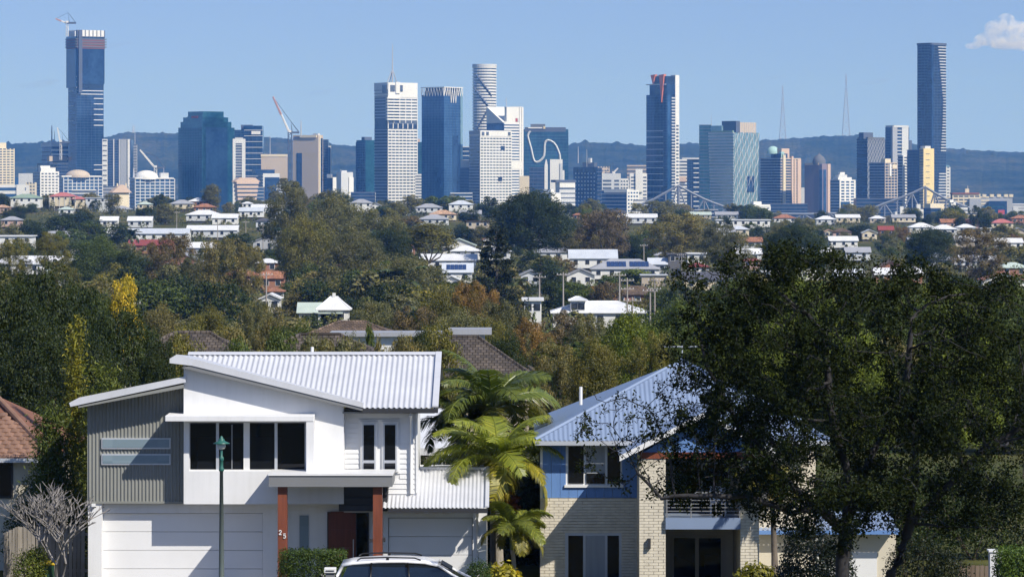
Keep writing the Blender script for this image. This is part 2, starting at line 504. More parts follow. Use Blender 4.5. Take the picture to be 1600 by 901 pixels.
# far left
t = T('apartment_block', 'cream stepped apartment block at the far left edge of the skyline', -14, 20, 232, 4700, .35, 30, 'cream',
      R=band('slot', p=3.6, h=1.7, piers=4, pw=1.6, pm='cream', d=.25), L=band('slot', p=3.6, h=1.6, d=.25))
t.block('penthouse', -4, 10, 223, 233, 'cream', 3, 14)
t = T('office_block', 'pale topped office with roof mast just left of the tallest left tower', 61, 105, 224, 5050, .45, 30, 'navy',
      R=band('white', p=6.5, h=3.0, y0=226, y1=262), L=band('slate', p=6, h=1.0))
t.block('roof_slab', 82, 105, 222, 229, 'lgrey', -2); t.lblock('roof_slab', 61, 82, 224, 229, 'lgrey', -2); t.mast(88, 196, 222, 1.3); t.mast(92, 205, 222, .7)
t.block('podium', 74, 100, 244, 252, 'beige', -9, 0)
t = T('office_block', 'low dark glass block with cream drum roof left of the tallest left tower', 52, 104, 255, 4900, .5, 30, 'dark', R=band('slate', p=5, h=1.), L=band('slate', p=5, h=1.))
t = T('apartment_block', 'white gridded block with stepped top below the tall left tower', 49, 89, 268, 4500, .36, 32, 'slot',
      R=band('white', p=3.9, h=2.1, piers=5, pw=1.8), L=band('grey', p=3.9, h=1.4))
t.block('stepped_top', 64, 85, 262, 269, 'white', 0, 8); t.block('plant_room', 64, 78, 259, 262, 'white', 2, 9)
t = T('warehouse', 'small pale shed roofed block left of the white gridded block', 29, 49, 271, 4650, 0, 0, 'lgrey')
t = T('office_block', 'low blue glass block at the left edge behind the long white building', 0, 30, 277, 4750, .3, 30, 'blue', L=band('slate', p=4, h=.8))
t = T('office_block', 'long low white building with ribbon windows at the left edge', -20, 40, 289, 4300, 0, 0, 'white', R=band('blue', p=8, h=3.8, y0=293, d=.3))
t.block('end_bay', 26, 39, 288.5, 305, 'white', -1.5, 3)
t = T('office_block', 'tiny cream block with small windows beside the long white building', 41, 55, 285, 4350, 0, 0, 'cream', R=band('slot', p=4.2, h=1.9, d=.2, piers=3, pm='cream', pw=1.4))
# tallest left tower under construction
t = T('skyscraper', 'tallest left tower, dark blue glass, unfinished brown top floors and crane', 103, 159, 57, 5000, .3, 32, 'navy',
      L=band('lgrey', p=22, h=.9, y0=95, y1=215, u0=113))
t.face('R', 'lgrey', 7.6, 1.3, 88, 124, 145, 158); t.face('R', 'lgrey', 5.4, 1.4, 119, 132, 121, 158); t.face('R', 'lgrey', 5., 1.3, 141, 152, 121, 158)
t.face('R', 'lgrey', 7.9, 1.3, 153, 210, 145, 158); t.face('R', 'lgrey', 7., 1.2, 257, 276, 145, 158); t.face('L', 'lgrey', 8., 1., 119, 152)
t.block('upper_shaft', 119.8, 159.4, 57, 131, 'navy', -2.2, t.a + 1); t.lblock('upper_shaft', 102.2, 119.8, 57, 137, 'navy', -2.5, 6)
t.block('bare_floors', 119.8, 159.6, 60, 76, 'rust', -2.8, t.a); t.lblock('bare_floors', 102.6, 119.8, 60, 76, 'rust', -3, 5)
t.face('R', 'dgrey', 3.9, 1.6, 60, 77, d=3.6); t.face('L', 'dgrey', 3.9, 1.6, 60, 77, d=3.6)
t.block('screen', 119.8, 159.6, 47, 57, 'white', -3, t.a); t.lblock('screen', 106, 119.8, 49, 57, 'lgrey', -3, 6)
t.face('R', 'lgrey', 2, 1, 47, 59, d=3.4, piers=7, pw=1.2, pm='slate', bands=False); t.block('hoist', 121, 126, 47, 145, 'slate', -5, -2)
t.block('dark_storey', 121, 158.5, 131, 139, 'dark', -.9, 2)
SKY_X.append((131, 'the tallest left tower'))
# striped flats
t = T('apartment_block', 'white and navy vertically striped slab right of the tallest left tower', 160, 205, 219, 4800, 0, 0, 'navy')
for a, b, m in ((160, 168, 'white'), (177, 178.6, 'lgrey'), (186, 187.5, 'lgrey'), (188, 198, 'grey'), (199.5, 203, 'white')):
    t.block('wall_strip', a, b, 217.5, None, m, -1.6, 2)
t.face('R', 'slate', 3.6, .8, u0=168.5, u1=186, d=.4); t.face('R', 'slot', 7, 1.5, 219, u0=163, u1=165, d=2.1)
t = T('apartment_block', 'grey blue slim slab beside the striped flats', 204, 213, 226, 4900, 0, 0, 'grey', R=band('slate', p=4, h=1.2))
t.mast(210, 195, 226, .5)
t = T('office_block', 'blue office with cream domed roof below the tallest left tower', 90, 157, 276, 4400, .14, 25, 'blue',
      R=band('lgrey', p=4.1, h=1.0, piers=9, pw=1.1, pm='lgrey'), L=band('slate', p=4.1, h=1.))
t.block('roof_slab', 96, 155, 274.5, 276.5, 'white', -1.6); t.dome('roof_dome', 106, 141, 265, 275, 'beige')
t = T('office_block', 'blue office with white barrel roof left of the stepped teal tower', 200, 270, 279, 4400, .16, 25, 'blue',
      R=band('lgrey', p=4.1, h=1.1, piers=8, pw=1., pm='lgrey'), L=band('slate', p=4.1, h=1.))
t.block('roof_slab', 210, 268, 277.5, 279.5, 'white', -1.6); t.dome('barrel_roof', 215, 249, 266, 278, 'white'); t.block('plant_room', 250, 262, 270, 278, 'lgrey', 2, 9)
t.mast(258, 262, 270, .5); t.mast(213, 262, 279, 1.6)
SKY_X.append((235, 'the barrel roofed office'))
t = T('church_hall', 'pink roofed cream hall with little turrets below the striped flats', 167, 200, 300, 2900, .3, 30, 'cream', cat='hall', yb=320)
t.root['group'] = 'low halls in front of the city'
b_ = t.b; a_ = t.a; z_ = t.zt
MB().prismy([(-2, z_ - .5), (b_ + 2, z_ - .5), (b_ * .62, z_ + 6.2), (b_ * .4, z_ + 6.2)], -2, a_ * .5).build('roof', G['pink'], t.root)
for q in (b_ * .85, b_ * .3): MB().box(q - .5, q + .5, 1, 2, z_, z_ + 7.5).build('turret', G['cream'], t.root)
MB().box(b_ * .1, b_ * .35, -.3, .1, z_ - 9, z_ - 4).build('window', G['slot'], t.root)
# stepped teal tower
t = T('skyscraper', 'broad teal glass tower with stepped shoulders', 274, 363, 199, 4850, .47, 42, 'teal', L=band('teal', p=4, h=.7, d=.3))
t.lblock('shoulder', 278, 316, 190, None, 'teal', .0, t.b * .9); t.lblock('shoulder', 282, 316, 183, None, 'teal', .5, t.b * .8); t.lblock('crown', 290, 316, 174, None, 'teal', 1.0, t.b * .66)
t.block('shoulder', 317, 356, 190, None, 'navy', .4, t.a * .9); t.block('shoulder', 318, 348, 182, None, 'navy', .8, t.a * .7)
t.block('wall_strip', 321, 352, 199, None, 'navy', -.8, 1); t.block('wall_strip', 357.5, 361, 199, None, 'teal', -.6, 1)
t.lblock('red_sign', 297, 308, 181, 184.5, 'red', .3, 1.2)
SKY_X.append((318, 'the stepped teal tower'))
t = T('apartment_block', 'slim white framed block hard against the stepped teal tower', 364, 382, 217, 4650, 0, 0, 'slot', R=band('lgrey', p=3.8, h=.9, u0=368, u1=378), yb=278)
t.block('frame_side', 363.8, 368, 217, None, 'white', -1.2); t.block('frame_side', 378, 382.2, 217, None, 'white', -1.2); t.block('frame_top', 368, 378, 217, 224, 'white', -1.2)
t.block('plant_room', 367, 379, 215, 217, 'lgrey', 2, 9)
t = T('skyscraper', 'dark blue banded tower with white rooftop sign right of stepped teal tower', 364, 410, 203, 5200, .0, 0, 'navy', R=band('lgrey', p=8.8, h=.8, u0=382))
t.block('upper_shaft', 381, 409.4, 196.5, 206, 'navy', 0.3); t.block('plant_room', 376, 394, 195, 204, 'slate', 5, 14); t.block('white_sign', 393, 407, 205, 210, 'white', -1.5, 0)
# inverted ziggurat
t = T('office_block', 'small beige upside down ziggurat with dark ribbon windows', 364, 402, 284, 4250, .12, 25, None, cat='building')
zz = t.zt; n = 8; b_ = t.b; a_ = t.a
mbw = MB(); mbg = MB()
for i in range(n):
    k = i / n
    z1 = zz - i * 5.0
    e = 4.5 * (1 - k)
    mbw.box(-e + 4, b_ + e - 5, -e, a_, z1 - 2.8, z1); mbg.box(-e + 5, b_ + e - 6, -e + 1, a_ - 1, z1 - 5.2, z1 - 2.8)
mbw.build('floor_bands', G['pink'], t.root, kind='stuff'); mbg.build('ribbon_windows', G['slot'], t.root, kind='stuff')
MB().prismy([(-3, zz), (b_ + 2, zz), (b_ - 5, zz + 5), (4, zz + 5)], -4, a_).build('roof', G['pink'], t.root); t.block('plant_room', 375, 396, 277.5, 281, 'pink', 4, 12)
t = T('office_block', 'blank beige slab with thin roof mast left of the dark crane', 408, 448, 241, 5000, 0, 0, 'beige'); t.mast(421, 212, 241, .7); t.block('parapet', 407.6, 448.4, 241, 245, 'cream', -.6)
t = T('office_block', 'grey office with tall dark window bays under the beige slab', 402, 436, 271, 4600, .25, 30, 'lgrey', R=band('slot', bands=False, piers=6, pw=3.2, pm='navy', y0=277, d=.2, u0=415, u1=434), L=band('navy', p=4, h=2))
t.block('plant_room', 401, 430, 265, 271, 'navy', 3, 14)
# beige twin slot tower
t = T('skyscraper', 'beige stone tower with dark recessed slots and cream rooftop frame', 456, 504, 211, 4750, .86, 62, 'beige')
t.lblock('window_slot', 462.5, 471, 239, None, 'navy', -.5, 1); t.block('cream_edge', 498.2, 499.8, 212, None, 'cream', -1, 2)
t.lblock('roof_frame', 468, 495, 211, 215, 'cream', -1.5, 6); t.lblock('roof_frame', 459, 470, 213, 216, 'slate', -1, 6); t.block('window_slot', 500, 503, 216, None, 'navy', -.6, 1)
t.mast(491, 188, 211, 1.1); t.lblock('plant_room', 485, 493, 208.5, 211, 'lgrey', 6, 12)
SKY_X.append((480, 'the beige slotted tower'))
t = T('office_block', 'dark blue glass slab against the beige slot windowed tower', 500, 513, 218, 4900, .0, 0, 'navy'); t.block('white_edge', 512, 517, 228, None, 'lgrey', 3, 9); t.face('R', 'slate', 4, .8)
t.block('side_window_strip', 513.2, 515.6, 230, None, 'blue', 2.6, 4)
t = T('office_block', 'small white block tucked right of the beige slot windowed tower', 510, 525, 272, 4500, .62, 55, 'navy', cat='building'); t.block('white_end', 519.5, 525, 277, None, 'white', -.8); t.lblock('white_top', 511, 519, 272, 278, 'lgrey', -.8, 3)
t = T('apartment_block', 'plain white slab with grey shaded side left of the dark teal pair', 525, 551, 269, 4450, .31, 35, 'lgrey'); t.block('wall_strip', 544, 551, 277, None, 'white', -1.5, 3); t.mast(536, 265, 269, .8); t.block('plant_room', 535, 543, 266.5, 269, 'lgrey', 2, 6)
t = T('skyscraper', 'paired dark teal glass blocks left of the white tower with the mast', 555, 585, 222, 5150, .5, 38, 'navy'); t.block('upper_shaft', 571, 585, 219, None, 'teal', -.8); t.block('plant_room', 572, 583, 214, 219, 'slate', 4, 12)
# white tower with mast
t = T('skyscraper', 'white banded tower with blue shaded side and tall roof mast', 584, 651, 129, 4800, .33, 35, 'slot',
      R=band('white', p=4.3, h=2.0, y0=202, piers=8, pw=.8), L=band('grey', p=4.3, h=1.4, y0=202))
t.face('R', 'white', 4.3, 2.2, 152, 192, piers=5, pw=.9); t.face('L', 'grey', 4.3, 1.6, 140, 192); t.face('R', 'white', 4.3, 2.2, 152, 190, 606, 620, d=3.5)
t.block('crown', 606, 651, 129, 152, 'white', -1); t.block('crown_slot', 609, 616, 133, 143, 'slot', -1.6, 0); t.block('crown_slot', 624, 628, 133, 143, 'slot', -1.6, 0); t.block('crown_pier', 617, 623, 128, 146, 'white', -2.6, 0)
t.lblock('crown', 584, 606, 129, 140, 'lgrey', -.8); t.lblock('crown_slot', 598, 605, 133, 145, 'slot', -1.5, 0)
t.block('sky_lobby', 607, 650, 194, 200, 'dark', -.9, 1); t.face('R', 'white', 4, 1, 193, 201, d=1.0, piers=6, pw=1.2, bands=False)
zt = t.zt; cx_ = t.rx(619); cy_ = 10
MB().tube([(cx_, cy_, zt), (cx_, cy_, t.z(68))], [1.1, .35], 6).build('antenna', M['mast_steel'], t.root)
for dx, dy in ((-9, 0), (8, 0), (0, 8)): MB().tube([(cx_ + dx, cy_ + dy, zt - .5), (cx_, cy_, t.z(108))], .6, 5).build('mast_strut', M['mast_steel'], t.root)
SKY_X.append((617, 'the masted white tower'))
t = T('apartment_block', 'narrow white banded block between the masted white tower and blue tower', 649, 658, 272, 4700, 0, 0, 'slot', R=band('white', p=4, h=2.2)); 
t = T('office_block', 'teal glass sliver behind the gap beside the blue lattice crowned tower', 648, 661, 222, 5300, 0, 0, 'teal'); t.block('plant_room', 650, 656, 217, 222, 'pink', 2, 8)
# blue lattice crown tower
t = T('skyscraper', 'smooth blue glass tower with white lattice crown', 658, 722, 148, 4900, .56, 48, 'blue')
t.lblock('crown_core', 662, 694, 137, 148, 'dark', 2, t.b - 2); t.block('glass_or_reflection_strip', 707, 715, 212, None, 'navy', -.5, 1); t.lblock('glass_or_reflection_strip', 680, 690, 262, None, 'navy', -.4, 1)  # dark strip on the right face: a reflection put in as navy colour
mb = MB(); zc0 = t.z(150); zc1 = t.z(137)
for i in range(9):
    q0 = t.b * i / 8
    for sgn in (-1, 1):
        q1 = max(0, min(t.b, q0 + sgn * t.b / 16)); mb.tube([(q0, -.6, zc0 - (10 if 2 < i < 6 else 0)), (q1, -.6, zc1)], .55, 4)
    q0 = t.a * i / 8
    for sgn in (-1, 1):
        q1 = max(0, min(t.a, q0 + sgn * t.a / 16)); mb.tube([(-.6, q0, zc0), (-.6, q1, zc1)], .55, 4)
mb.box(-1, t.b + 1, -1, -.2, zc1, zc1 + 1.2).box(-1, -.2, -1, t.a + 1, zc1, zc1 + 1.2)
mb.build('lattice_crown', G['white'], t.root)
t.block('corner_fin', 718.5, 722, 138, None, 'pale', -.7, 2)
SKY_X.append((690, 'the blue lattice crowned tower'))
t = T('office_block', 'dark blue banded block in the gap right of the lattice crowned tower', 719, 738, 262, 4650, 0, 0, 'navy', R=band('slate', p=4, h=1.2)); t.block('white_penthouse', 720, 733, 250, 262, 'lgrey', 3, 12)
t = T('office_block', 'distant glass block with white floors behind the lattice crowned tower', 722, 737, 229, 5400, 0, 0, 'navy', R=band('lgrey', p=7, h=1.2))
# round tower
t = T('skyscraper', 'round white banded tower with diagonal dark slashes', 738, 776, 104, 5150, 0, 0, None, depth=30)
rr = t.b / 2
def ring(mb, r, z0, z1, c, sides=28): mb.lathe([(r - 1, z0), (r, z0), (r, z1), (r - 1, z1)], sides, c)
MB().lathe([(rr - 1, 0), (rr - 1, t.zt), (0.1, t.zt)], 28, (rr, rr, 0)).build('wall', G['slot'], t.root, smooth=False)
mb = MB(); z = t.zt
while z > 8: ring(mb, rr, z - 2.3, z, (rr, rr, 0)); z -= 4.4
mb.build('floor_bands', G['white'], t.root, kind='stuff')
mb = MB()
for (xa, ya, xb, yb2) in ((744, 116, 768, 150), (741, 137, 764, 168), (764, 168, 744, 204)):
    pts = []
    for k in np.linspace(0, 1, 9):
        x = xa + (xb - xa) * k; u = (x - 757) / 19 ; u = max(-.98, min(.98, u)); y = ya + (yb2 - ya) * k
        pts.append((rr + rr * u, rr - rr * math.sqrt(1 - u * u) - .25, t.z(y)))
    mb.tube(pts, 1.5, 4)
mb.build('slash', G['slate'], t.root)
MB().lathe([(rr - .5, t.zt), (rr + .3, t.zt), (rr + .3, t.z(100)), (rr - .5, t.z(100))], 28, (rr, rr, 0)).build('crown', G['lgrey'], t.root)
MB().box(rr * .4, rr * 1.3, rr - 4, rr + 6, t.zt - 1, t.z(101.5)).build('plant_room', G['slate'], t.root)
SKY_X.append((757, 'the round white tower'))
# white wedge top
t = T('skyscraper', 'white tower with sloping triangular top and small red sign', 760, 816, 192, 4850, .5, 40, 'blue', R=band('white', p=4.1, h=2.3, y0=192, d=.5))
b_ = t.b; a_ = t.a; z0 = t.zt; z1 = t.z(166)
t.face('R', 'white', 40, 20, 167, 180, d=-5)
MB().poly([(0, 0, z0 - 1), (b_, 0, z0 - 1), (b_, 0, z1)]).poly([(0, 0, z0 - 1), (b_, 0, z1), (b_, a_, z1), (0, a_, z1)]).poly([(0, 0, z0 - 1), (0, a_, z1), (0, a_, z0 - 1)]).poly([(b_, 0, z0 - 1), (b_, a_, z0 - 1), (b_, a_, z1), (b_, 0, z1)]).poly([(0, a_, z0 - 1), (0, a_, z1), (b_, a_, z1), (b_, a_, z0 - 1)]).build('sloping_top', G['white'], t.root)
t.face('R', 'white', 3, 1, 167, 320, u0=812.5, u1=816, d=.9, bands=False, piers=1, pw=3.2); t.block('white_panel', 788, 815, 253, 264, 'white', -1, 0)
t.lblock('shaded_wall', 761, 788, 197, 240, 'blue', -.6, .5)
for u, w, m in ((.62, .10, 'red'), (.74, .06, 'lgrey'), (.83, .06, 'lgrey')): MB().box(b_ * u, b_ * (u + w), -.6, -.2, t.z(190), t.z(184.5)).build('sign_letter', G[m], t.root)
t.mast(805, 152, 166, .6)
SKY_X.append((790, 'the white wedge topped tower'))
# white hotel
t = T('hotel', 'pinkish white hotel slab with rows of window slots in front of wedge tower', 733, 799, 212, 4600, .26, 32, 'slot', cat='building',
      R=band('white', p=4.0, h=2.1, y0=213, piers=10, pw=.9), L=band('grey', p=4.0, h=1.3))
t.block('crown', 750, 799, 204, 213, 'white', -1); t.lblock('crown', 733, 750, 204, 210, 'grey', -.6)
for x in (752, 759, 793): t.block('crown_window', x, x + 4, 206, 211.5, 'slot', -1.5, 0)
for x, y in ((782, 231), (778, 280)): t.block('dark_bay', x, x + 6, y - 3, y + 3, 'dark', -1.1, 0)
# teal block with squiggle
t = T('skyscraper', 'teal glass block with a white ribbon line snaking over its face', 818, 888, 202, 5050, .0, 0, 'teal', R=band('navy', p=5, h=1.2, d=.3, y0=208))
t.block('roof_band', 820, 884, 199, 206, 'slate', -.6, 20); t.block('roof_sign', 829, 852, 194, 202, 'dgrey', -1.4, 2); t.block('sign_letters', 825, 847, 199, 200.8, 'white', -1.9, -1.3); t.block('sign_mark', 849, 852, 197.5, 201.5, 'yellow', -1.9, -1.3)
pts = [(829,205),(826,208),(824.5,213),(826,219),(828,226),(830,233),(831.5,240),(833,247),(835,252),(838,253.5),(842,252.5),(846,249.5),(850,244),(851,236),(851,229),(852,222),(855,219),(860,220),(865,223),(869,228),(872,235),(874.5,242),(875,249)]
mb = MB()
for (xa, ya), (xb, yb2) in zip(pts[:-1], pts[1:]):
    mb.tube([(t.rx(xa), -.5, t.z(ya)), (t.rx(xb), -.5, t.z(yb2))], 1.7, 5)
mb.build('ribbon_line', G['lgrey'], t.root)
SKY_X.append((853, 'the white ribboned teal block'))
t = T('office_block', 'plain dark navy slab below the white ribbon line', 827, 855, 262, 4750, .0, 0, 'dark', R=band('slate', p=5, h=.7, d=.25)); t.block('grey_edge', 850.5, 853, 262, None, 'grey', -1, 2)
t = T('spire_tower', 'slim white obelisk topped stair tower beside the dark navy slab', 851, 856, 258, 4700, 0, 0, 'white', cat='tower', depth=5); MB().prismy([(0, t.zt), (t.b, t.zt), (t.b * .6, t.z(249)), (t.b * .4, t.z(249))], 0, 5).build('spire', G['white'], t.root)
t = T('office_block', 'tall blank bright white wall block right of the dark navy slab', 859.5, 879, 249, 4600, 0, 0, 'white'); t.block('wall_strip', 875, 879, 255, None, 'lgrey', -1.2, 3); t.block('stepped_side', 879, 882, 266, None, 'white', 2, 8)
t = T('office_block', 'small cream block tucked against the white wedge topped tower', 812, 827, 275, 4700, 0, 0, 'cream')
t = T('office_block', 'pale office with dark flat top and ribbon windows right of the blank white block', 868, 899, 281, 4450, .2, 30, 'lgrey', R=band('slot', p=6, h=1.6, y0=294, d=.2)); t.block('roof_band', 867, 899, 281, 285, 'slate', -1.6); t.block('white_storey', 874, 898, 285, 293, 'white', -1)
t = T('office_block', 'low white finned block behind the large dark green round tree', 837, 876, 301, 4150, .62, 45, 'lgrey', L=band('white', bands=False, piers=16, pw=.9, pm='white', d=.6)); t.block('white_end', 861, 876, 303, None, 'white', -.7); t.lblock('plant_room', 846, 858, 296, 301, 'white', 3, 8)
# dark grid
t = T('office_block', 'dark blue gridded block with two roof antennas', 898, 941, 262, 4500, .78, 58, 'navy', L=band('lgrey', p=5.2, h=1.7, u0=931, y0=270), R=band('slate', p=5, h=1))
t.face('L', 'navy', 5, 1, 262, piers=7, pw=2.6, pm='navy', bands=False, d=.8); t.lblock('roof_band', 898, 931.5, 261, 269, 'dark', -1.0, 5); t.lblock('plant_room', 908, 926, 254, 262, 'slate', 4, 12)
t.mast(920, 229, 254, .7); t.lblock('roof_drum', 917, 920.5, 247, 256, 'lgrey', 4, 8); t.mast(934, 233, 262, .5)
SKY_X.append((920, 'the dark gridded block'))
t = T('office_block', 'brownish cream block peeping over behind the dark gridded block', 928, 952, 260, 4900, .3, 30, 'beige', R=band('slot', p=5, h=2, d=.2, piers=4, pm='beige'))
t = T('office_block', 'white office with dark window rows right of dark gridded block', 938, 970, 271, 4600, 0, 0, 'lgrey', R=band('slot', p=5.0, h=2.6, y0=281, d=.2, u0=942, u1=955)); t.face('R', 'slot', 5, 2.6, 281, None, 960, 967, d=.2); t.block('frame_side', 938, 941.5, 270.5, None, 'white', -.8)
t = T('office_block', 'small white windowed annex beside the white office', 969, 982, 279, 4650, 0, 0, 'white', R=band('slot', p=4.6, h=2.1, y0=282, d=.2, piers=3, pm='white'))
t = T('office_block', 'wide low blue glass and white block before the white office', 941, 998, 297, 4250, .68, 52, 'blue', L=band('grey', p=4.5, h=1.0), R=band('white', p=4.5, h=2.4, piers=4, pw=1.8)); t.lblock('top_storey', 945, 980, 295.5, 301, 'white', -.7, 6)
t = T('office_block', 'white cross shaped block of flats left of the red crowned tower', 984, 1011, 271, 4700, 0, 0, 'white', R=band('slot', p=4.8, h=2.0, u0=986, u1=993, y0=276, d=.2)); t.block('stair_tower', 993, 1004, 264, 300, 'white', -2.5, 9); t.face('R', 'slot', 4.8, 2., 276, None, 1005, 1010, d=.2)
t = T('office_block', 'flat brown roofed block behind the white cross shaped flats', 980, 1012, 258, 5300, 0, 0, 'dgrey', R=band('beige', p=6, h=2)); 
# red crown tower
t = T('skyscraper', 'dark blue tower with orange red blades on its crown', 1011, 1062, 148, 4750, .60, 46, 'navy', L=band('lgrey', p=8.6, h=.9, y0=204, u1=1036, u0=1012))
t.lblock('upper_shaft', 1015.5, 1041.6, 132, 150, 'navy', .6, t.b - .5); t.block('upper_shaft', 1041.6, 1055, 119, None, 'dark', .3, t.a * .6); t.lblock('roof_slab', 1011.5, 1041, 131, 132.5, 'lgrey', -1)
t.block('white_edge', 1055.5, 1062, 117, None, 'white', -.5, 8); t.face('R', 'slot', 5, 2.4, 195, None, 1057.5, 1060, d=.9); t.face('R', 'lgrey', 4.2, 1.6, 152, None, 1050, 1054.5, d=.7)
t.block('glass_or_reflection_strip', 1043, 1047, 148, None, 'blue', -.4, 1); t.lblock('crown_core', 1019, 1041, 119, 132, 'dark', 5, t.b - 5); t.lblock('white_blade', 1027, 1031, 117, 128, 'white', 1, 6)
def blade(xa, y0, y1, part='red_blade', m='orange', w=5.5):
    a = t.ly(xa + w / 2); b = t.ly(xa - w / 2)
    o = MB(); o.v = [(-1.8, a, t.z(y0)), (-1.8, b, t.z(y0 + 1)), (-1.8, (a + b) / 2, t.z(y1)), (3, a, t.z(y0)), (3, b, t.z(y0 + 1)), (3, (a + b) / 2, t.z(y1))]
    o.f = [(0, 1, 2), (5, 4, 3), (0, 3, 4, 1), (1, 4, 5, 2), (2, 5, 3, 0)]
    o.build(part, G[m], t.root)
blade(1022, 116, 132, w=7); blade(1035, 116, 160, w=7.5)
SKY_X.append((1036, 'the red crowned tower'))
t = T('apartment_block', 'white banded slab behind the red crowned tower', 1062, 1080, 249, 5100, 0, 0, 'slot', R=band('white', p=5, h=2.4)); t.block('orange_box', 1061, 1072, 276, 284, 'pink', -3, 0)
t = T('apartment_block', 'dark blue slab with white roof line left of the faceted glass tower', 1074, 1094, 247, 5000, 0, 0, 'dark', R=band('lgrey', p=7, h=1.6, u0=1084, u1=1092)); t.block('roof_slab', 1066, 1093, 246.5, 249, 'lgrey', -1)
# faceted
t = T('skyscraper', 'pale faceted glass tower with white diagonal lattice', 1109, 1190, 207, 4700, .46, 44, None)
b_ = t.b; a_ = t.a; z_ = t.zt
mb = MB()
lo = [(3, 3), (b_ - 2, 3), (b_ - 2, a_), (3, a_ - 3)]; hi = [(0, 0), (b_, 0), (b_, a_), (0, a_)]
mb.v = [(p[0], p[1], 0) for p in lo] + [(p[0], p[1], z_) for p in hi]; mb.f = [(0,1,5,4),(1,2,6,5),(2,3,7,6),(3,0,4,7),(4,5,6,7)]
mb.build('wall', G['pale'], t.root)
mb = MB(); k = int(z_ / 4.2)
for i in range(k):
    z = z_ - i * 4.2; e = 3 * (1 - z / z_); mb.box(e - .5, e + .3, e, a_ - e, z - 1.6, z)
mb.build('floor_bands', G['lgrey'], t.root, kind='stuff')
mb = MB(); nc = 10
for i in range(nc):
    z = z_; s_ = 1 if i % 2 else -1
    pts = []
    while z > 0:
        e = 3 * (1 - z / z_); w = b_ - 2 * e
        pts.append((e + w * (i + .5 + .28 * s_) / nc, e - .4, z)); z -= 9; s_ = -s_
    mb.tube(pts, .42, 4)
mb.build('lattice', G['white'], t.root, kind='stuff')
t.block('crown_screen', 1152, 1184, 191, 207, 'beige', -.2, 6); t.face('R', 'lgrey', 3, 1, 191, 207, 1153, 1183, d=.5, bands=False, piers=8, pw=.5); t.lblock('crown_glass', 1112, 1128, 196, 207, 'pale', 1, 9); t.lblock('crown_core', 1126, 1147, 189, 207, 'slate', 4, 12)
t.block('dark_pane_field', 1170, 1182, 275, 300, 'navy', 1.2, 3)
t.lblock('green_planting', 1113, 1145, 204, 208, 'green', -.3, 2)
SKY_X.append((1140, 'the faceted glass tower'))
t = T('skyscraper', 'slim teal slab joined to the left of the faceted glass tower', 1093, 1111, 195, 4850, .0, 0, 'teal', R=band('slate', p=5, h=.9)); t.mast(1112, 178, 195, .4)
t = T('apartment_block', 'small white balconied block in front of the faceted glass tower', 1166, 1204, 322, 3900, .3, 32, 'slot', R=band('white', p=3.4, h=2.0, piers=4, pw=1.8), L=band('lgrey', p=3.4, h=1.8)); t.block('plant_room', 1180, 1193, 315, 322, 'white', 3, 9); t.block('top_slab', 1178, 1204, 319.5, 323, 'white', -1)
# domed beige
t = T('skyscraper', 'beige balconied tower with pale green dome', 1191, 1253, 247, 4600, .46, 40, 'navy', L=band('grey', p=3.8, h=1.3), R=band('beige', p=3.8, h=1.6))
t.block('beige_strip', 1223, 1227, 242, None, 'cream', -1.6, 2); t.block('beige_strip', 1237, 1240, 244, None, 'pink', -1.6, 2); t.block('beige_strip', 1247, 1253, 249, None, 'pink', -1.4, 6); t.block('beige_strip', 1242, 1245, 249, None, 'pink', -1.2, 2)
t.lblock('upper_floors', 1205, 1219, 240, 248, 'navy', 1, 14); t.block('pink_drum', 1224, 1237, 232, 247, 'pink', 3, 12); t.dome('green_dome', 1216, 1231, 228, 238, 'aqua'); t.lblock('drum', 1216, 1219, 237, 248, 'aqua', 2, 8)
SKY_X.append((1222, 'the domed beige tower'))
t = T('apartment_block', 'curved white end block between domed beige tower and mauve tower', 1246, 1258, 293, 4900, 0, 0, 'lgrey')
t = T('skyscraper', 'mauve stone tower with dark pointed dome', 1259, 1300, 256, 4550, .62, 48, 'mauve')
t.block('beige_edge', 1293.5, 1298, 256, None, 'pink', -1, 3); t.lblock('window_strip', 1281, 1284.5, 265, None, 'blue', -.5, 1); t.block('window_strip', 1286.5, 1291, 265, None, 'blue', -.5, 1); t.lblock('parapet', 1260, 1280, 254.5, 258, 'beige', -.8, 4)
c_ = (t.rx(1290), t.a * .35, t.z(254)); MB().lathe([(9, -3), (9, 1), (8.6, 4), (6.6, 7.5), (3, 10), (.6, 12), (.2, 15)], 16, c_).build('pointed_dome', G['dgrey'], t.root, smooth=True)
SKY_X.append((1280, 'the mauve domed tower'))
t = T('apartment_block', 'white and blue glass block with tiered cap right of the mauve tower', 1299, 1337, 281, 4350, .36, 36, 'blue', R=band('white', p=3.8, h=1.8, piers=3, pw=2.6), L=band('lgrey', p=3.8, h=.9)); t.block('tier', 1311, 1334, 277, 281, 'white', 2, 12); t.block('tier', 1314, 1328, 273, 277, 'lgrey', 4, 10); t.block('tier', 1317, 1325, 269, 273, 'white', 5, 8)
t.block('blue_bay', 1313, 1328, 315, None, 'blue', -1.4, 2)
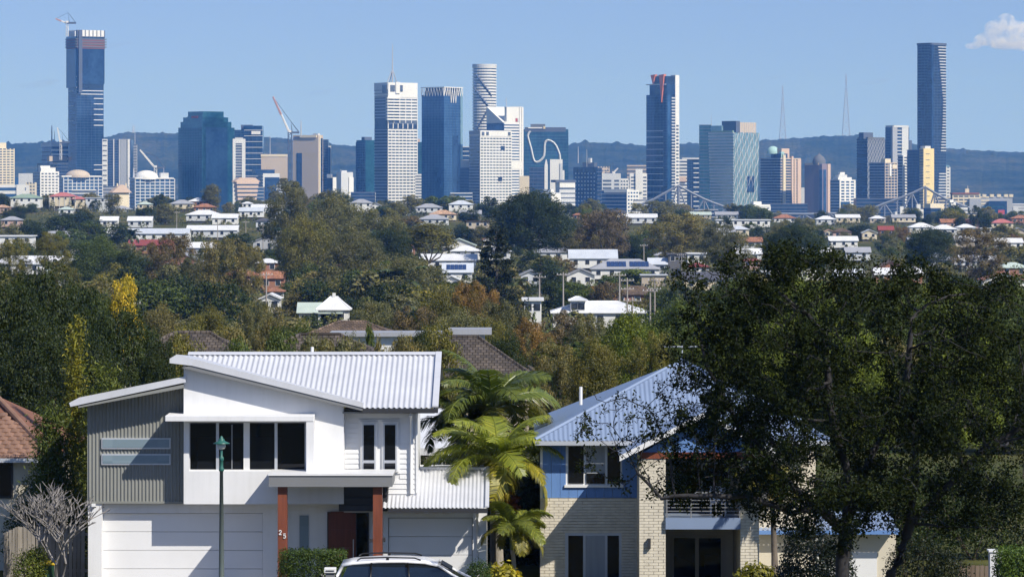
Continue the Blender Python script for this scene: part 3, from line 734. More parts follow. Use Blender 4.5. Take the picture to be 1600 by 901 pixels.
# dark patterned
t = T('skyscraper', 'dark tower with net like white pattern on its lit side', 1341, 1385, 217, 4800, .32, 35, 'slate', L=band('dark', p=4, h=1.4))
b_ = t.b; mb = MB()
for i in range(13):
    pts = []; z = t.zt; s_ = 1 if i % 2 else -1
    while z > 0: pts.append((b_ * (i + .5 + .3 * s_) / 13, -.4, z)); z -= 4.5; s_ = -s_
    mb.tube(pts, .40, 4)
mb.build('net_pattern', G['lgrey'], t.root, kind='stuff'); t.block('plant_room', 1352, 1368, 207, 217, 'slate', 4, 14); t.block('parapet', 1356, 1384, 214.5, 218, 'dgrey', -.6)
SKY_X.append((1362, 'the dark net patterned tower'))
t = T('skyscraper', 'pale grey tower with dark glass bay left of the tallest right tower', 1385, 1423, 199, 5000, .28, 36, 'navy', L=band('slate', p=4, h=1)); t.block('wall_strip', 1394, 1402, 197, None, 'grey', -.9, 3); t.block('wall_strip', 1410, 1421, 197, None, 'lgrey', -.9, 3); t.block('parapet', 1396, 1421, 196, 199, 'lgrey', -1.2); t.face('R', 'lgrey', 5, 1.3, 203, None, 1402, 1410)
t.block('side_block', 1423, 1430, 219, None, 'slate', 3, 10); t.mast(1425, 198, 219, .4)
t = T('apartment_block', 'grey beige balcony block in front of the net patterned tower', 1361, 1404, 254, 4400, .5, 44, 'navy', R=band('beige', p=3.7, h=1.2, piers=4, pw=1.0), L=band('grey', p=3.7, h=1.2)); t.block('white_cap', 1384, 1394, 248, 256, 'cream', 1, 8); t.block('white_cap', 1395, 1403, 257, 263, 'cream', -1, 5); t.block('cream_strip', 1390, 1393, 256, 275, 'white', -1.2, 2)
t = T('apartment_block', 'slim tower of white balcony slabs below the pale grey tower', 1404, 1421, 243, 4550, .4, 40, 'slate', R=band('white', p=3.9, h=1.9, d=1.4, edge=1.2), L=band('lgrey', p=3.9, h=1.5))
t = T('skyscraper', 'blue balconied tower with plain yellow end wall', 1420, 1461, 234, 4500, .54, 46, 'navy', L=band('slate', p=3.8, h=1.3)); t.block('yellow_wall', 1442.1, 1461, 232, None, 'yellow', -1, 6); t.face('R', 'slot', 8, .8, 240, u0=1447, u1=1452, d=1.2); t.block('gable_cap', 1447, 1457, 228, 233, 'lgrey', 1, 9); t.face('L', 'cream', 3.8, 1.2, 262, None, 1440, 1442.1, d=1.2)
SKY_X.append((1442, 'the yellow walled tower'))
# tallest right tower
t = T('skyscraper', 'tallest right tower, very dark glass with wavy bands of balconies', 1436, 1481, 68, 4650, .42, 40, 'dark')
b_ = t.b; a_ = t.a; mbR = MB(); mbL = MB(); z = t.zt; i = 0
while z > 6:
    fr = (t.zt - z) / t.zt
    u1 = .97; u0 = .42 + .5 * min(1, fr * 2.2) if fr < .30 else (.62 + .16 * math.sin(fr * 5.2))
    if fr < .62 or fr > .74: mbR.box(b_ * u0, b_ * u1, -1.1, 0, z - 1.3, z)
    w = (.95 - fr * 1.5) if fr < .5 else .25
    mbL.box(-.8, 0, a_ * (1 - max(.2, w)) if fr < .45 else a_ * .72, a_ * .98, z - 1.2, z)
    z -= 3.95; i += 1
mbR.build('balcony_slabs', G['lgrey'], t.root, kind='stuff'); mbL.build('balcony_slabs', G['frame'], t.root, kind='stuff')
t.block('roof_band', 1455, 1481, 67, 70.5, 'slate', -1.2); t.lblock('roof_band', 1436, 1455, 67, 70.5, 'slate', -1.2)
t.block('glass_or_reflection_strip', 1455, 1458, 70, None, 'navy', -1.3, 1)
SKY_X.append((1470, 'the tallest right tower'))
t = T('apartment_block', 'slim white block on the right flank of the tallest right tower', 1478, 1485, 261, 4800, 0, 0, 'white', R=band('slot', p=4.5, h=1.4, d=.2, u0=1480, u1=1483)); t.block('cap', 1478.5, 1484, 258, 261, 'pale', 2, 6)
t = T('apartment_block', 'left of two slim white slabs with central stair tower by the bridge end', 1398.5, 1417, 331, 3700, 0, 0, 'white', R=band('slot', p=3.6, h=1.5, u0=1402.5, u1=1405.5, d=.2)); t.block('stair_tower', 1406, 1411.5, 322.5, 352, 'white', -2.5, 6)
t = T('apartment_block', 'right of two slim white slabs with central stair tower by the bridge end', 1424, 1443, 327, 3700, 0, 0, 'white', R=band('slot', p=3.6, h=1.5, u0=1428, u1=1431, d=.2)); t.block('stair_tower', 1432, 1438, 319, 352, 'white', -2.5, 6)
t = T('apartment_block', 'low navy glass block right of the two slim white slabs', 1444, 1472, 325, 3900, .4, 40, 'navy', R=band('slate', p=4, h=1), L=band('slate', p=4, h=1)); t.block('cream_box', 1458, 1482, 318, 330, 'cream', 4, 14)
t = T('apartment_block', 'small white cubic flats right of the bridge end pylon', 1483, 1494, 316, 3800, .3, 30, 'white', R=band('slot', p=4.5, h=1.5, u0=1487, u1=1490, d=.2)); t.block('stepped_top', 1485, 1491, 312, 316, 'white', 1, 5)
t = T('apartment_block', 'cream wide flats with brown roof and small tower at the right', 1489, 1531, 303, 4300, 0, 0, 'slot', R=band('cream', p=4.2, h=2.2, piers=5, pw=1.4)); t.block('roof_band', 1488, 1530, 301, 303.5, 'rust', -1.6); t.block('roof_tower', 1509, 1515, 295, 302, 'cream', 4, 9); t.mast(1514, 290, 295, .7); t.block('side_wing', 1514, 1532, 310, None, 'grey', -6, -.5)
t = T('apartment_block', 'cream and grey flats with notched roofline at the far right', 1532, 1582, 307, 4350, .0, 0, 'grey', R=band('cream', p=4.2, h=1.8, u0=1532, u1=1545))
for x in (1535, 1547, 1558, 1569, 1577): t.block('roof_bay', x, x + 6, 303.5, 308, 'cream', -1, 5)
t.block('blue_front', 1543, 1572, 314, None, 'navy', -8, -1); t.block('red_wall', 1558, 1568, 328, 335, 'red', -9.5, -8); t.face('R', 'teal', 5, 1.5, 322, None, 1543, 1557, d=8.6)
SKY_X.append((1545, 'the far right cream flats'))
t = T('apartment_block', 'low grey building with flat roofs at the right edge', 1580, 1625, 318, 4400, 0, 0, 'grey', R=band('lgrey', p=4, h=1.4)); t.block('side_block', 1582, 1590, 323, None, 'lgrey', -6, 0)
# low filler blocks along the foot of the towers, partly hidden behind trees and houses
for lab, x0, x1, yt, Y, body, bm in (
    ('low white banded block at the foot of the tallest left tower', 112, 150, 296, 4150, 'slot', 'white'),
    ('low grey block at the foot of the striped flats', 156, 198, 291, 4500, 'grey', 'slate'),
    ('low blue grey block at the foot of the slim white framed block', 384, 412, 292, 4300, 'blue', 'grey'),
    ('low pale block between the grey office and the beige slot windowed tower', 432, 462, 287, 4350, 'lgrey', 'slot'),
    ('low navy block at the foot of the dark teal pair', 548, 586, 300, 4300, 'navy', 'slate'),
    ('low pale block at the foot of the lattice crowned tower', 704, 738, 301, 4200, 'navy', 'lgrey'),
    ('low white block left of the bridge approach', 990, 1012, 312, 4150, 'white', 'slot'),
    ('low dark wharf block under the bridge pylon by the faceted tower', 1084, 1122, 327, 4000, 'dark', 'grey'),
    ('low teal block at the foot of the domed beige tower', 1204, 1262, 318, 4250, 'navy', 'slate'),
    ('low blue block at the foot of the net patterned tower', 1338, 1400, 310, 4150, 'navy', 'slate'),
    ('low cream block at the foot of the tallest right tower', 1462, 1500, 308, 4450, 'slot', 'cream'),
    ('low white hospital like block right of the small white cubic flats', 1497, 1512, 322, 3900, 'white', 'slot'),
    ('long pale shed roofed block at the far right below the notched flats', 1500, 1560, 333, 3600, 'cream', 'slot')):
    T('office_block', lab, x0, x1, yt, Y, 0, 0, body, R=band(bm, p=4.2, h=1.3, d=.25))

# ------------------------------------------------------------------ steel bridge
def bridge():
    Yb = 4050.
    root = thing('steel_bridge', 'grey steel cantilever truss bridge with two peaked pylons', 'bridge', (PX(1060, Yb), Yb, CITY_Z))
    o = root.location
    def L(x, y, dy=0): p = at(x, y, Yb + dy) - o; return (p.x, dy, p.z)
    top = [(985,330),(1005,318),(1020,312),(1040,301),(1060,290),(1080,301),(1100,311),(1115,317),(1140,326),(1165,332),(1195,334),(1225,334),(1255,334.5),(1285,334),(1315,333),(1342,331),(1362,326),(1382,318),(1402,311),(1425,302),(1446,292),(1460,301),(1478,311),(1496,318),(1515,325)]
    bot = 346.
    xs = [t_[0] for t_ in top]; ysv = [t_[1] for t_ in top]
    for dy in (0, 22):
        mb = MB().tube([L(x, y, dy) for x, y in top], 1.65, 6); mb.build('top_chord', M['steel'], root)
        MB().tube([L(x, bot, dy) for x in (985, 1250, 1515)], 1.1, 6).build('bottom_chord', M['steel'], root)
        mv = MB(); md = MB()
        nodes = [1005,1020,1040,1060,1080,1100,1115,1135,1155,1175,1195,1215,1235,1255,1275,1295,1315,1342,1362,1382,1402,1425,1446,1460,1478,1496]
        for i, x in enumerate(nodes):
            yt = float(np.interp(x, xs, ysv))
            mv.tube([L(x, yt, dy), L(x, bot, dy)], 1.7 if x in (1060, 1446) else .95, 5)
            if i < len(nodes) - 1:
                x2 = nodes[i + 1]; y2 = float(np.interp(x2, xs, ysv))
                if i % 2: md.tube([L(x, yt, dy), L(x2, bot, dy)], .95, 5)
                else: md.tube([L(x, bot, dy), L(x2, y2, dy)], .95, 5)
        mv.build('posts', M['steel'], root, kind='stuff'); md.build('diagonals', M['steel'], root, kind='stuff')
    p0 = L(960, bot + .5); p1 = L(1540, bot + .5)
    MB().box(p0[0], p1[0], 0, 22, p0[2] - 2, p0[2]).build('deck', G['grey'], root)
    for x in (1060, 1446):
        p = L(x, bot)
        MB().box(p[0] - 6, p[0] + 6, -2, 24, -3, p[2] - 2).build('pier', M['concrete'], root)
bridge()

# ------------------------------------------------------------------ hill masts and cranes
def lattice_mast(x, yt, yb, label, w):
    Y = 10650.
    z0 = PZ(yb, Y) - 8; h = PZ(yt, Y) - z0
    root = thing('transmission_mast', label, 'mast', (PX(x, Y), Y, z0), 0, 'masts on the hills')
    mb = MB(); w *= .62
    lv = [0, .12, .24, .35, .45, .55, .64, .72, .80, .87, 1.0]
    def hw(k): return w * (1 - k) ** 1.25 * .5 + .7
    for i in range(len(lv) - 1):
        k0, k1 = lv[i], lv[i + 1]
        c0 = [(sx * hw(k0), sy * hw(k0), h * k0) for sx, sy in ((-1,-1),(1,-1),(1,1),(-1,1))]
        c1 = [(sx * hw(k1), sy * hw(k1), h * k1) for sx, sy in ((-1,-1),(1,-1),(1,1),(-1,1))]
        for j in range(4):
            mb.tube([c0[j], c1[j]], .55, 4)
            if k0 < .75: mb.tube([c0[j], c1[(j + 1) % 4]], .32, 4); mb.tube([c0[(j + 1) % 4], c1[j]], .32, 4)
            mb.tube([c1[j], c1[(j + 1) % 4]], .32, 4)
    mb.build('lattice', M['mast_steel'], root, kind='stuff')
    MB().tube([(0, 0, h * .85), (0, 0, h * 1.02)], [1.3, .8], 6).build('aerial', M['mast_steel'], root)
    MB().box(-16, 12, -10, -2, -4, 9).build('hut', G['white'], root)
lattice_mast(1223, 135, 222, 'left lattice transmission mast on the hills behind the domed beige tower', 34)
lattice_mast(1322, 117, 220, 'right taller lattice transmission mast on the hill top with white hut', 42)
lattice_mast(208, 196, 212, 'tiny thin mast on the hill right of the striped flats', 8)

def crane(x, yb, yh, jx, jy, Y, label, r=.9, red=True, dark=False):
    z0 = PZ(yb, Y); root = thing('tower_crane', label, 'crane', (PX(x, Y), Y, z0), 0, 'construction cranes')
    zh = PZ(yh, Y) - z0
    mm = G['slate'] if dark else M['crane_white']
    mb = MB(); s_ = r * 1.6
    for sx, sy in ((-1,-1),(1,-1),(1,1),(-1,1)): mb.tube([(sx*s_, sy*s_, 0), (sx*s_, sy*s_, zh)], r * .4, 4)
    k = 0
    while k < zh - 4: mb.tube([(-s_, -s_, k), (s_, -s_, k + 4)], r * .3, 4); mb.tube([(s_, -s_, k + 4), (-s_, -s_, k + 8 if k + 8 < zh else zh)], r * .3, 4); k += 8
    mb.build('mast', mm, root)
    tip = at(jx, jy, Y) - V((PX(x, Y), Y, z0))
    d = V((tip.x, 0, tip.z - zh)); q = V((0, 0, zh))
    n = d.normalized().cross(V((0, 1, 0))) * 1.7
    mid = .5 if red else 1
    for a, b, m_, pn in ((0, mid, M['crane_white'], 'jib'), (mid, 1, M['crane_red'], 'jib_tip')):
        if a >= b: continue
        mb = MB(); mb.tube([q + d * a, q + d * b], r * .55, 4); mb.tube([q + d * a + n, q + d * b + n * .6], r * .45, 4)
        for i in range(6): mb.tube([q + d * (a + (b - a) * i / 6), q + d * (a + (b - a) * (i + .5) / 6) + n * .8], r * .3, 4); mb.tube([q + d * (a + (b - a) * (i + .5) / 6) + n * .8, q + d * (a + (b - a) * (i + 1) / 6)], r * .3, 4)
        mb.build(pn, m_, root)
    bk = -1 if d.x > 0 else 1
    mb = MB().box(min(0, bk * 13), max(0, bk * 13), -2, 2, zh - 1.5, zh + 1.2); mb.build('counter_jib', G['slate'], root)
    MB().tube([(bk * 3, 0, zh + 1), (bk * 1.5, 0, zh + 15), (bk * 12, 0, zh + 1)], r * .5, 4).build('a_frame', G['slate'], root)
    MB().tube([(bk * 1.5, 0, zh + 15), q + d * .95], r * .25, 4).build('tie', G['slate'], root)
    MB().box(-2, 2, -2.4, -.2, zh, zh + 3).build('cab', M['crane_white'], root)
crane(105, 57, 36, 87, 29, 5000, 'pink and white crane on top of the tallest left tower', .9)
crane(453, 330, 207, 427, 151, 4700, 'dark masted crane with long white jib left of the beige slot windowed tower', 1.5, dark=True)
crane(243, 300, 262, 219, 234, 4600, 'white luffing crane behind the barrel roofed office', 1.1, red=False)
crane(95, 250, 222, 90, 199, 5000, 'small crane over the office left of the tallest left tower', .8, red=False)
crane(959, 285, 271, 966, 263, 4800, 'tiny white crane jib above the white office', .8, red=False)

# ------------------------------------------------------------------ trees: leaf meshes
def leaf_quads(C, N, size, rng, aspect=.55):
    """one small kite-shaped leaf (or leaf spray) per centre C with facing N"""
    n = len(C)
    N = N / (np.linalg.norm(N, axis=1, keepdims=True) + 1e-9)
    A = rng.normal(size=(n, 3)); A -= (A * N).sum(1, keepdims=True) * N
    A /= np.linalg.norm(A, axis=1, keepdims=True) + 1e-9
    B = np.cross(N, A)
    s = (size * rng.uniform(.6, 1.35, n))[:, None]
    v = np.empty((n, 4, 3))
    v[:, 0] = C - A * s * .55; v[:, 1] = C + B * s * aspect * .5 + N * s * .08
    v[:, 2] = C + A * s * .55; v[:, 3] = C - B * s * aspect * .5 + N * s * .08
    q = np.arange(n * 4).reshape(n, 4)
    return v.reshape(-1, 3), q
def crown_mesh(name, seed, shape, nclump, nleaf, leaf, cr=.16, open_=.0):
    rng = np.random.default_rng(seed)
    cs = []
    while len(cs) < nclump:
        p = rng.uniform(-1, 1, 3); r = np.linalg.norm(p)
        if r > 1 or r < .35: continue
        p = p / r * (r ** .6)
        if shape == 'round':
            if p[2] < -.65: continue
            c = np.array([p[0] * .40, p[1] * .40, .5 + p[2] * .40])
        elif shape == 'gum':
            c = np.array([p[0] * .38, p[1] * .38, .52 + p[2] * .42]); c[:2] *= .75 + .5 * rng.random()
        elif shape == 'umbrella':
            if p[2] < -.2: continue
            c = np.array([p[0] * .43, p[1] * .43, .42 + p[2] * .42 - .25 * (p[0]**2 + p[1]**2)])
        elif shape == 'column':
            c = np.array([p[0] * .36, p[1] * .36, .5 + p[2] * .44])
        elif shape == 'bush':
            c = np.array([p[0] * .42, p[1] * .42, .42 + p[2] * .42])
        cs.append(c)
    cs = np.array(cs)
    per = nleaf // nclump
    C = []; N = []
    for c in cs:
        r = cr * rng.uniform(.6, 1.3)
        d = rng.normal(size=(per, 3)); d[:, 2] += .35
        d /= np.linalg.norm(d, axis=1, keepdims=True)
        sq = np.array([1.1, 1.1, .75])
        rad = r * (rng.uniform(.25, 1.08, per) ** .5)[:, None]
        C.append(c + d * rad * sq); N.append(d + rng.normal(size=(per, 3)) * .55 + np.array([0, 0, .25]))
    C = np.concatenate(C); N = np.concatenate(N)
    if open_:
        keep = rng.random(len(C)) > open_; C = C[keep]; N = N[keep]
    lo, hi = np.percentile(C[:, 2], (.3, 99.7)); C[:, 2] = (C[:, 2] - lo) / (hi - lo)
    C[:, :2] *= .5 / np.percentile(np.hypot(C[:, 0], C[:, 1]), 98)
    v, q = leaf_quads(C, N, leaf, rng)
    me = npmesh(name, v, q); me.materials.append(M['leaf'])
    return me
def trunk_mesh(name, seed, split=.35, limbs=6, r=.03, spread=.3, top=.8):
    """unit tree: height 1, crown half width ~.5"""
    rng = random.Random(seed); mb = MB()
    p = V((0, 0, -.02)); pts = [p]; rad = [r]
    for k in range(1, 5):
        p = V((rng.uniform(-.02, .02) * k, rng.uniform(-.02, .02) * k, split * k / 4)); pts.append(p); rad.append(r * (1 - .09 * k))
    mb.tube(pts, rad, 7)
    base = pts[-1]
    for i in range(limbs):
        a = 2 * math.pi * (i + rng.random() * .6) / limbs; s = spread * rng.uniform(.5, 1.1); h = top * rng.uniform(.75, 1.08)
        e = V((math.cos(a) * s, math.sin(a) * s, h)); m1 = base.lerp(e, .4) + V((math.cos(a) * s * .2, math.sin(a) * s * .2, -.03))
        mb.tube([base - V((0, 0, .02)), m1, e], [r * .55, r * .36, r * .1], 5)
        for j in range(3):
            b0 = m1.lerp(e, rng.uniform(.0, .6)); aa = a + rng.uniform(-1.3, 1.3); s2 = s * rng.uniform(.3, .6)
            mb.tube([b0, b0 + V((math.cos(aa) * s2, math.sin(aa) * s2, rng.uniform(.04, .16)))], [r * .22, r * .06], 4)
    me = bpy.data.meshes.new(name); me.from_pydata(mb.v, [], mb.f); me.materials.append(M['bark']); me.shade_smooth()
    return me
PR = {}
def proto(key, shape, nclump, nleaf, leaf, cr, n=3, open_=0, seed=0):
    PR[key] = [crown_mesh('crown_' + key, seed + 17 * i + len(key) * 101, shape, nclump, nleaf, leaf, cr, open_) for i in range(n)]
proto('round', 'round', 46, 7000, .050, .17)
proto('gum', 'gum', 34, 4600, .046, .13)
proto('umbrella', 'umbrella', 40, 6000, .045, .13, 2)
proto('column', 'column', 34, 4200, .06, .18, 2)
proto('bush', 'bush', 26, 3800, .07, .22, 3)
proto('round_near', 'round', 130, 42000, .021, .115, 2)
proto('gum_near', 'gum', 90, 26000, .021, .085, 3)
proto('bush_near', 'bush', 60, 14000, .034, .15, 2)
TRUNKS = {k: [trunk_mesh('trunk_' + k, 5 + i, *a) for i in range(2)] for k, a in dict(round=(.32, 7, .032, .30, .75), gum=(.40, 5, .020, .24, .82), umbrella=(.45, 8, .03, .38, .82), column=(.2, 4, .03, .1, .8), bush=(.15, 6, .03, .25, .6)).items()}
for k in list(TRUNKS): TRUNKS[k + '_near'] = TRUNKS[k]

RNG = random.Random(11)
TREES = []      # (root, x, y, Y, hue word, form word, size word) for labels
def tree(kind, x, yt, wpx, Y=None, h=None, c=(.05, .07, .025), word='green', hpx=None, label=None, form=None, group=None, bark=(.13, .11, .09), ground=None, cat='tree', filler=False):
    """tree whose top is at pixel (x, yt) and whose crown is wpx wide"""
    if Y is None: Y = solveY(x, yt, h or 9.)
    if Y > 400 and not filler:
        for (a, b, c2, d, Yh) in HOUSES:
            ov = max(0, min(c2, x + wpx * .42) - max(a, x - wpx * .42)) * max(0, min(d, yt + wpx * .8) - max(b, yt)) / max(1, (c2 - a) * (d - b))
            if ov > .3 and Y < Yh + 14 < Y * 1.5: Y = Yh + 14
    X = PX(x, Y)
    zg = gz(X, Y) if ground is None else ground
    H = PZ(yt, Y) - zg
    w = wpx / F * Y
    ch = min(H * .93, (hpx / F * Y) if hpx else w * {'round': 1.0, 'gum': 1.35, 'umbrella': .5, 'column': 2.4, 'bush': .8}[kind.split('_')[0]])
    if Y < 345: ch = max(ch, H * .74)
    root = thing(dict(round='broadleaf_tree', gum='gum_tree', umbrella='spreading_tree', column='slender_tree', bush='shrub')[kind.split('_')[0]], label or 'tree', cat, (X, Y, zg), RNG.uniform(0, 6.28), group or 'trees among the suburb')
    tm = TRUNKS[kind][RNG.randrange(len(TRUNKS[kind]))]
    t = bpy.data.objects.new('trunk', tm); col.objects.link(t); t.parent = root; t.scale = (w * .9, w * .9, H * .97); t.color = (*bark, 1)
    cm = PR[kind][RNG.randrange(len(PR[kind]))]
    cr_ = bpy.data.objects.new('crown', cm); col.objects.link(cr_); cr_.parent = root
    cr_.scale = (w, w, ch); cr_.location = (0, 0, H - ch)
    j = RNG.uniform(.85, 1.15)
    cr_.color = (c[0] * j, c[1] * j, c[2] * j, 1)
    if label is None:
        pxw = wpx
        TREES.append((root, x, yt, Y, word, form or dict(round='round tree', gum='loose gum', umbrella='flat topped tree', column='slender tree', bush='shrub')[kind.split('_')[0]], 'small' if pxw < 26 else 'large' if pxw > 70 else 'medium'))
    return root

DARK = (.042, .062, .019); GREEN = (.092, .126, .032); OLIVE = (.185, .175, .050); KHAKI = (.215, .190, .080); BROWN = (.185, .145, .078)
GREYG = (.165, .165, .080); YEL = (.50, .38, .035); LIME = (.15, .19, .026); AUT = (.235, .150, .058); PURP = (.165, .130, .090)
HW = {DARK: 'dark green', GREEN: 'green', OLIVE: 'olive', KHAKI: 'khaki', BROWN: 'brownish', GREYG: 'grey green', YEL: 'bright yellow', LIME: 'lime green', AUT: 'russet', PURP: 'purplish brown'}

PALM_ME = {}
def frond_mesh(L, droop, n=26, w=.32, rise=.6, seed=0, lw=.05, keel=.5):
    rng = random.Random(seed); mb = MB(); pts = []
    for i in range(9):
        t = i / 8; a = rise - droop * t ** 1.3
        pts.append((pts[-1] + V((math.cos(a), 0, math.sin(a))) * L / 8) if pts else V((0, 0, 0)))
    mb.tube(pts, [L * .012 * (1 - .85 * i / 8) + .004 for i in range(9)], 4)
    for i in range(n):
        t = .12 + .87 * i / n; k = t * 8; j = min(7, int(k)); p = pts[j].lerp(pts[j + 1], k - j); d = (pts[j + 1] - pts[j]).normalized()
        if rng.random() < .07: continue
        ln = w * L * (math.sin(math.pi * min(1, t * .85 + .13)) ** .7) * rng.uniform(.7, 1.15)
        for s in (-1, 1):
            side = V((0, s, 0)); up = d.cross(V((0, 1, 0))) * -1
            e1 = p + (d * .55 + side * .75 + up * (.12 * keel)).normalized() * ln * .55
            e2 = e1 + (d * .5 + side * .5 - V((0, 0, keel * rng.uniform(.6, 1.3)))).normalized() * ln * .45
            wv = d * lw
            mb.poly([p - wv * .3, p + wv * .5, e1 + wv * .5, e1 - wv * .5]); mb.poly([e1 - wv * .5, e1 + wv * .5, e2])
    me = bpy.data.meshes.new('frond'); me.from_pydata(mb.v, [], mb.f); me.materials.append(M['leaf_gloss'])
    return me
FAR_FROND = [frond_mesh(1., d, 12, .34, r, 3 + i, .09) for i, (d, r) in enumerate(((1.3, 1.0), (1.9, .6), (2.0, .1)))]
def far_palm(x, yt, wpx, Y=None, h=9., c=GREEN, label=None):
    if Y is None: Y = solveY(x, yt, h)
    X = PX(x, Y); zg = gz(X, Y); H = PZ(yt, Y) - zg; Lf = wpx / 2 / F * Y * 1.1
    root = thing('palm_tree', label, 'palm tree', (X, Y, zg), RNG.uniform(0, 6), 'palms among the suburb')
    hz = H - Lf * .55
    MB().tube([(0, 0, -.3), (.15, .1, hz * .5), (0, 0, hz)], [.28, .2, .16], 7).build('trunk', M['bark'], root, True, color=(.3, .27, .22))
    for i in range(15):
        o = bpy.data.objects.new('frond', FAR_FROND[i % 3]); col.objects.link(o); o.parent = root; o.location = (0, 0, hz)
        o.rotation_euler = (0, RNG.uniform(-.2, .2), i * 2.4 + RNG.uniform(-.3, .3)); s = Lf * RNG.uniform(.85, 1.1); o.scale = (s, s, s); o.color = (*[k * RNG.uniform(.8, 1.3) for k in c], 1)
    return root
def conifer(x, yt, wpx, Y=None, h=20., c=DARK, label=None, open_=.3, tiers=15):
    if Y is None: Y = solveY(x, yt, h)
    X = PX(x, Y); zg = gz(X, Y); H = PZ(yt, Y) - zg; hw = wpx / 2 / F * Y
    rng = np.random.default_rng(int(x)); root = thing('conifer_tree', label, 'conifer', (X, Y, zg), 0, None)
    mb = MB().tube([(0, 0, -.3), (.1, 0, H * .5), (0, 0, H)], [H * .016, H * .011, .03], 7)
    C = []; N = []
    for i in range(tiers):
        t = .22 + .78 * i / tiers; z = H * t
        L = hw * (1.02 - t) ** .55 * 1.1 * rng.uniform(.75, 1.1)
        for j in range(6):
            a = rng.uniform(0, 6.28); l = L * rng.uniform(.6, 1.1)
            e = V((math.cos(a) * l, math.sin(a) * l, z + l * .12)); mb.tube([(0, 0, z - .2), (e.x * .6, e.y * .6, z - .05 * l), e], [.09, .06, .02], 4)
            n = 95
            k = rng.uniform(.35, 1.05, n) ** .7
            P = np.stack([e.x * k, e.y * k, z + l * .12 * k * k], 1) + rng.normal(size=(n, 3)) * np.array([.13, .13, .10]) * l
            C.append(P); N.append(rng.normal(size=(n, 3)) + np.array([0, 0, .8]))
    C = np.concatenate(C); N = np.concatenate(N)
    mb.build('trunk', M['bark'], root, True, color=(.12, .10, .085))
    v, q = leaf_quads(C, N, hw * .085, rng, .5)
    me = npmesh('crown', v, q); meshobj('crown', me, M['leaf'], root, color=c)
    return root

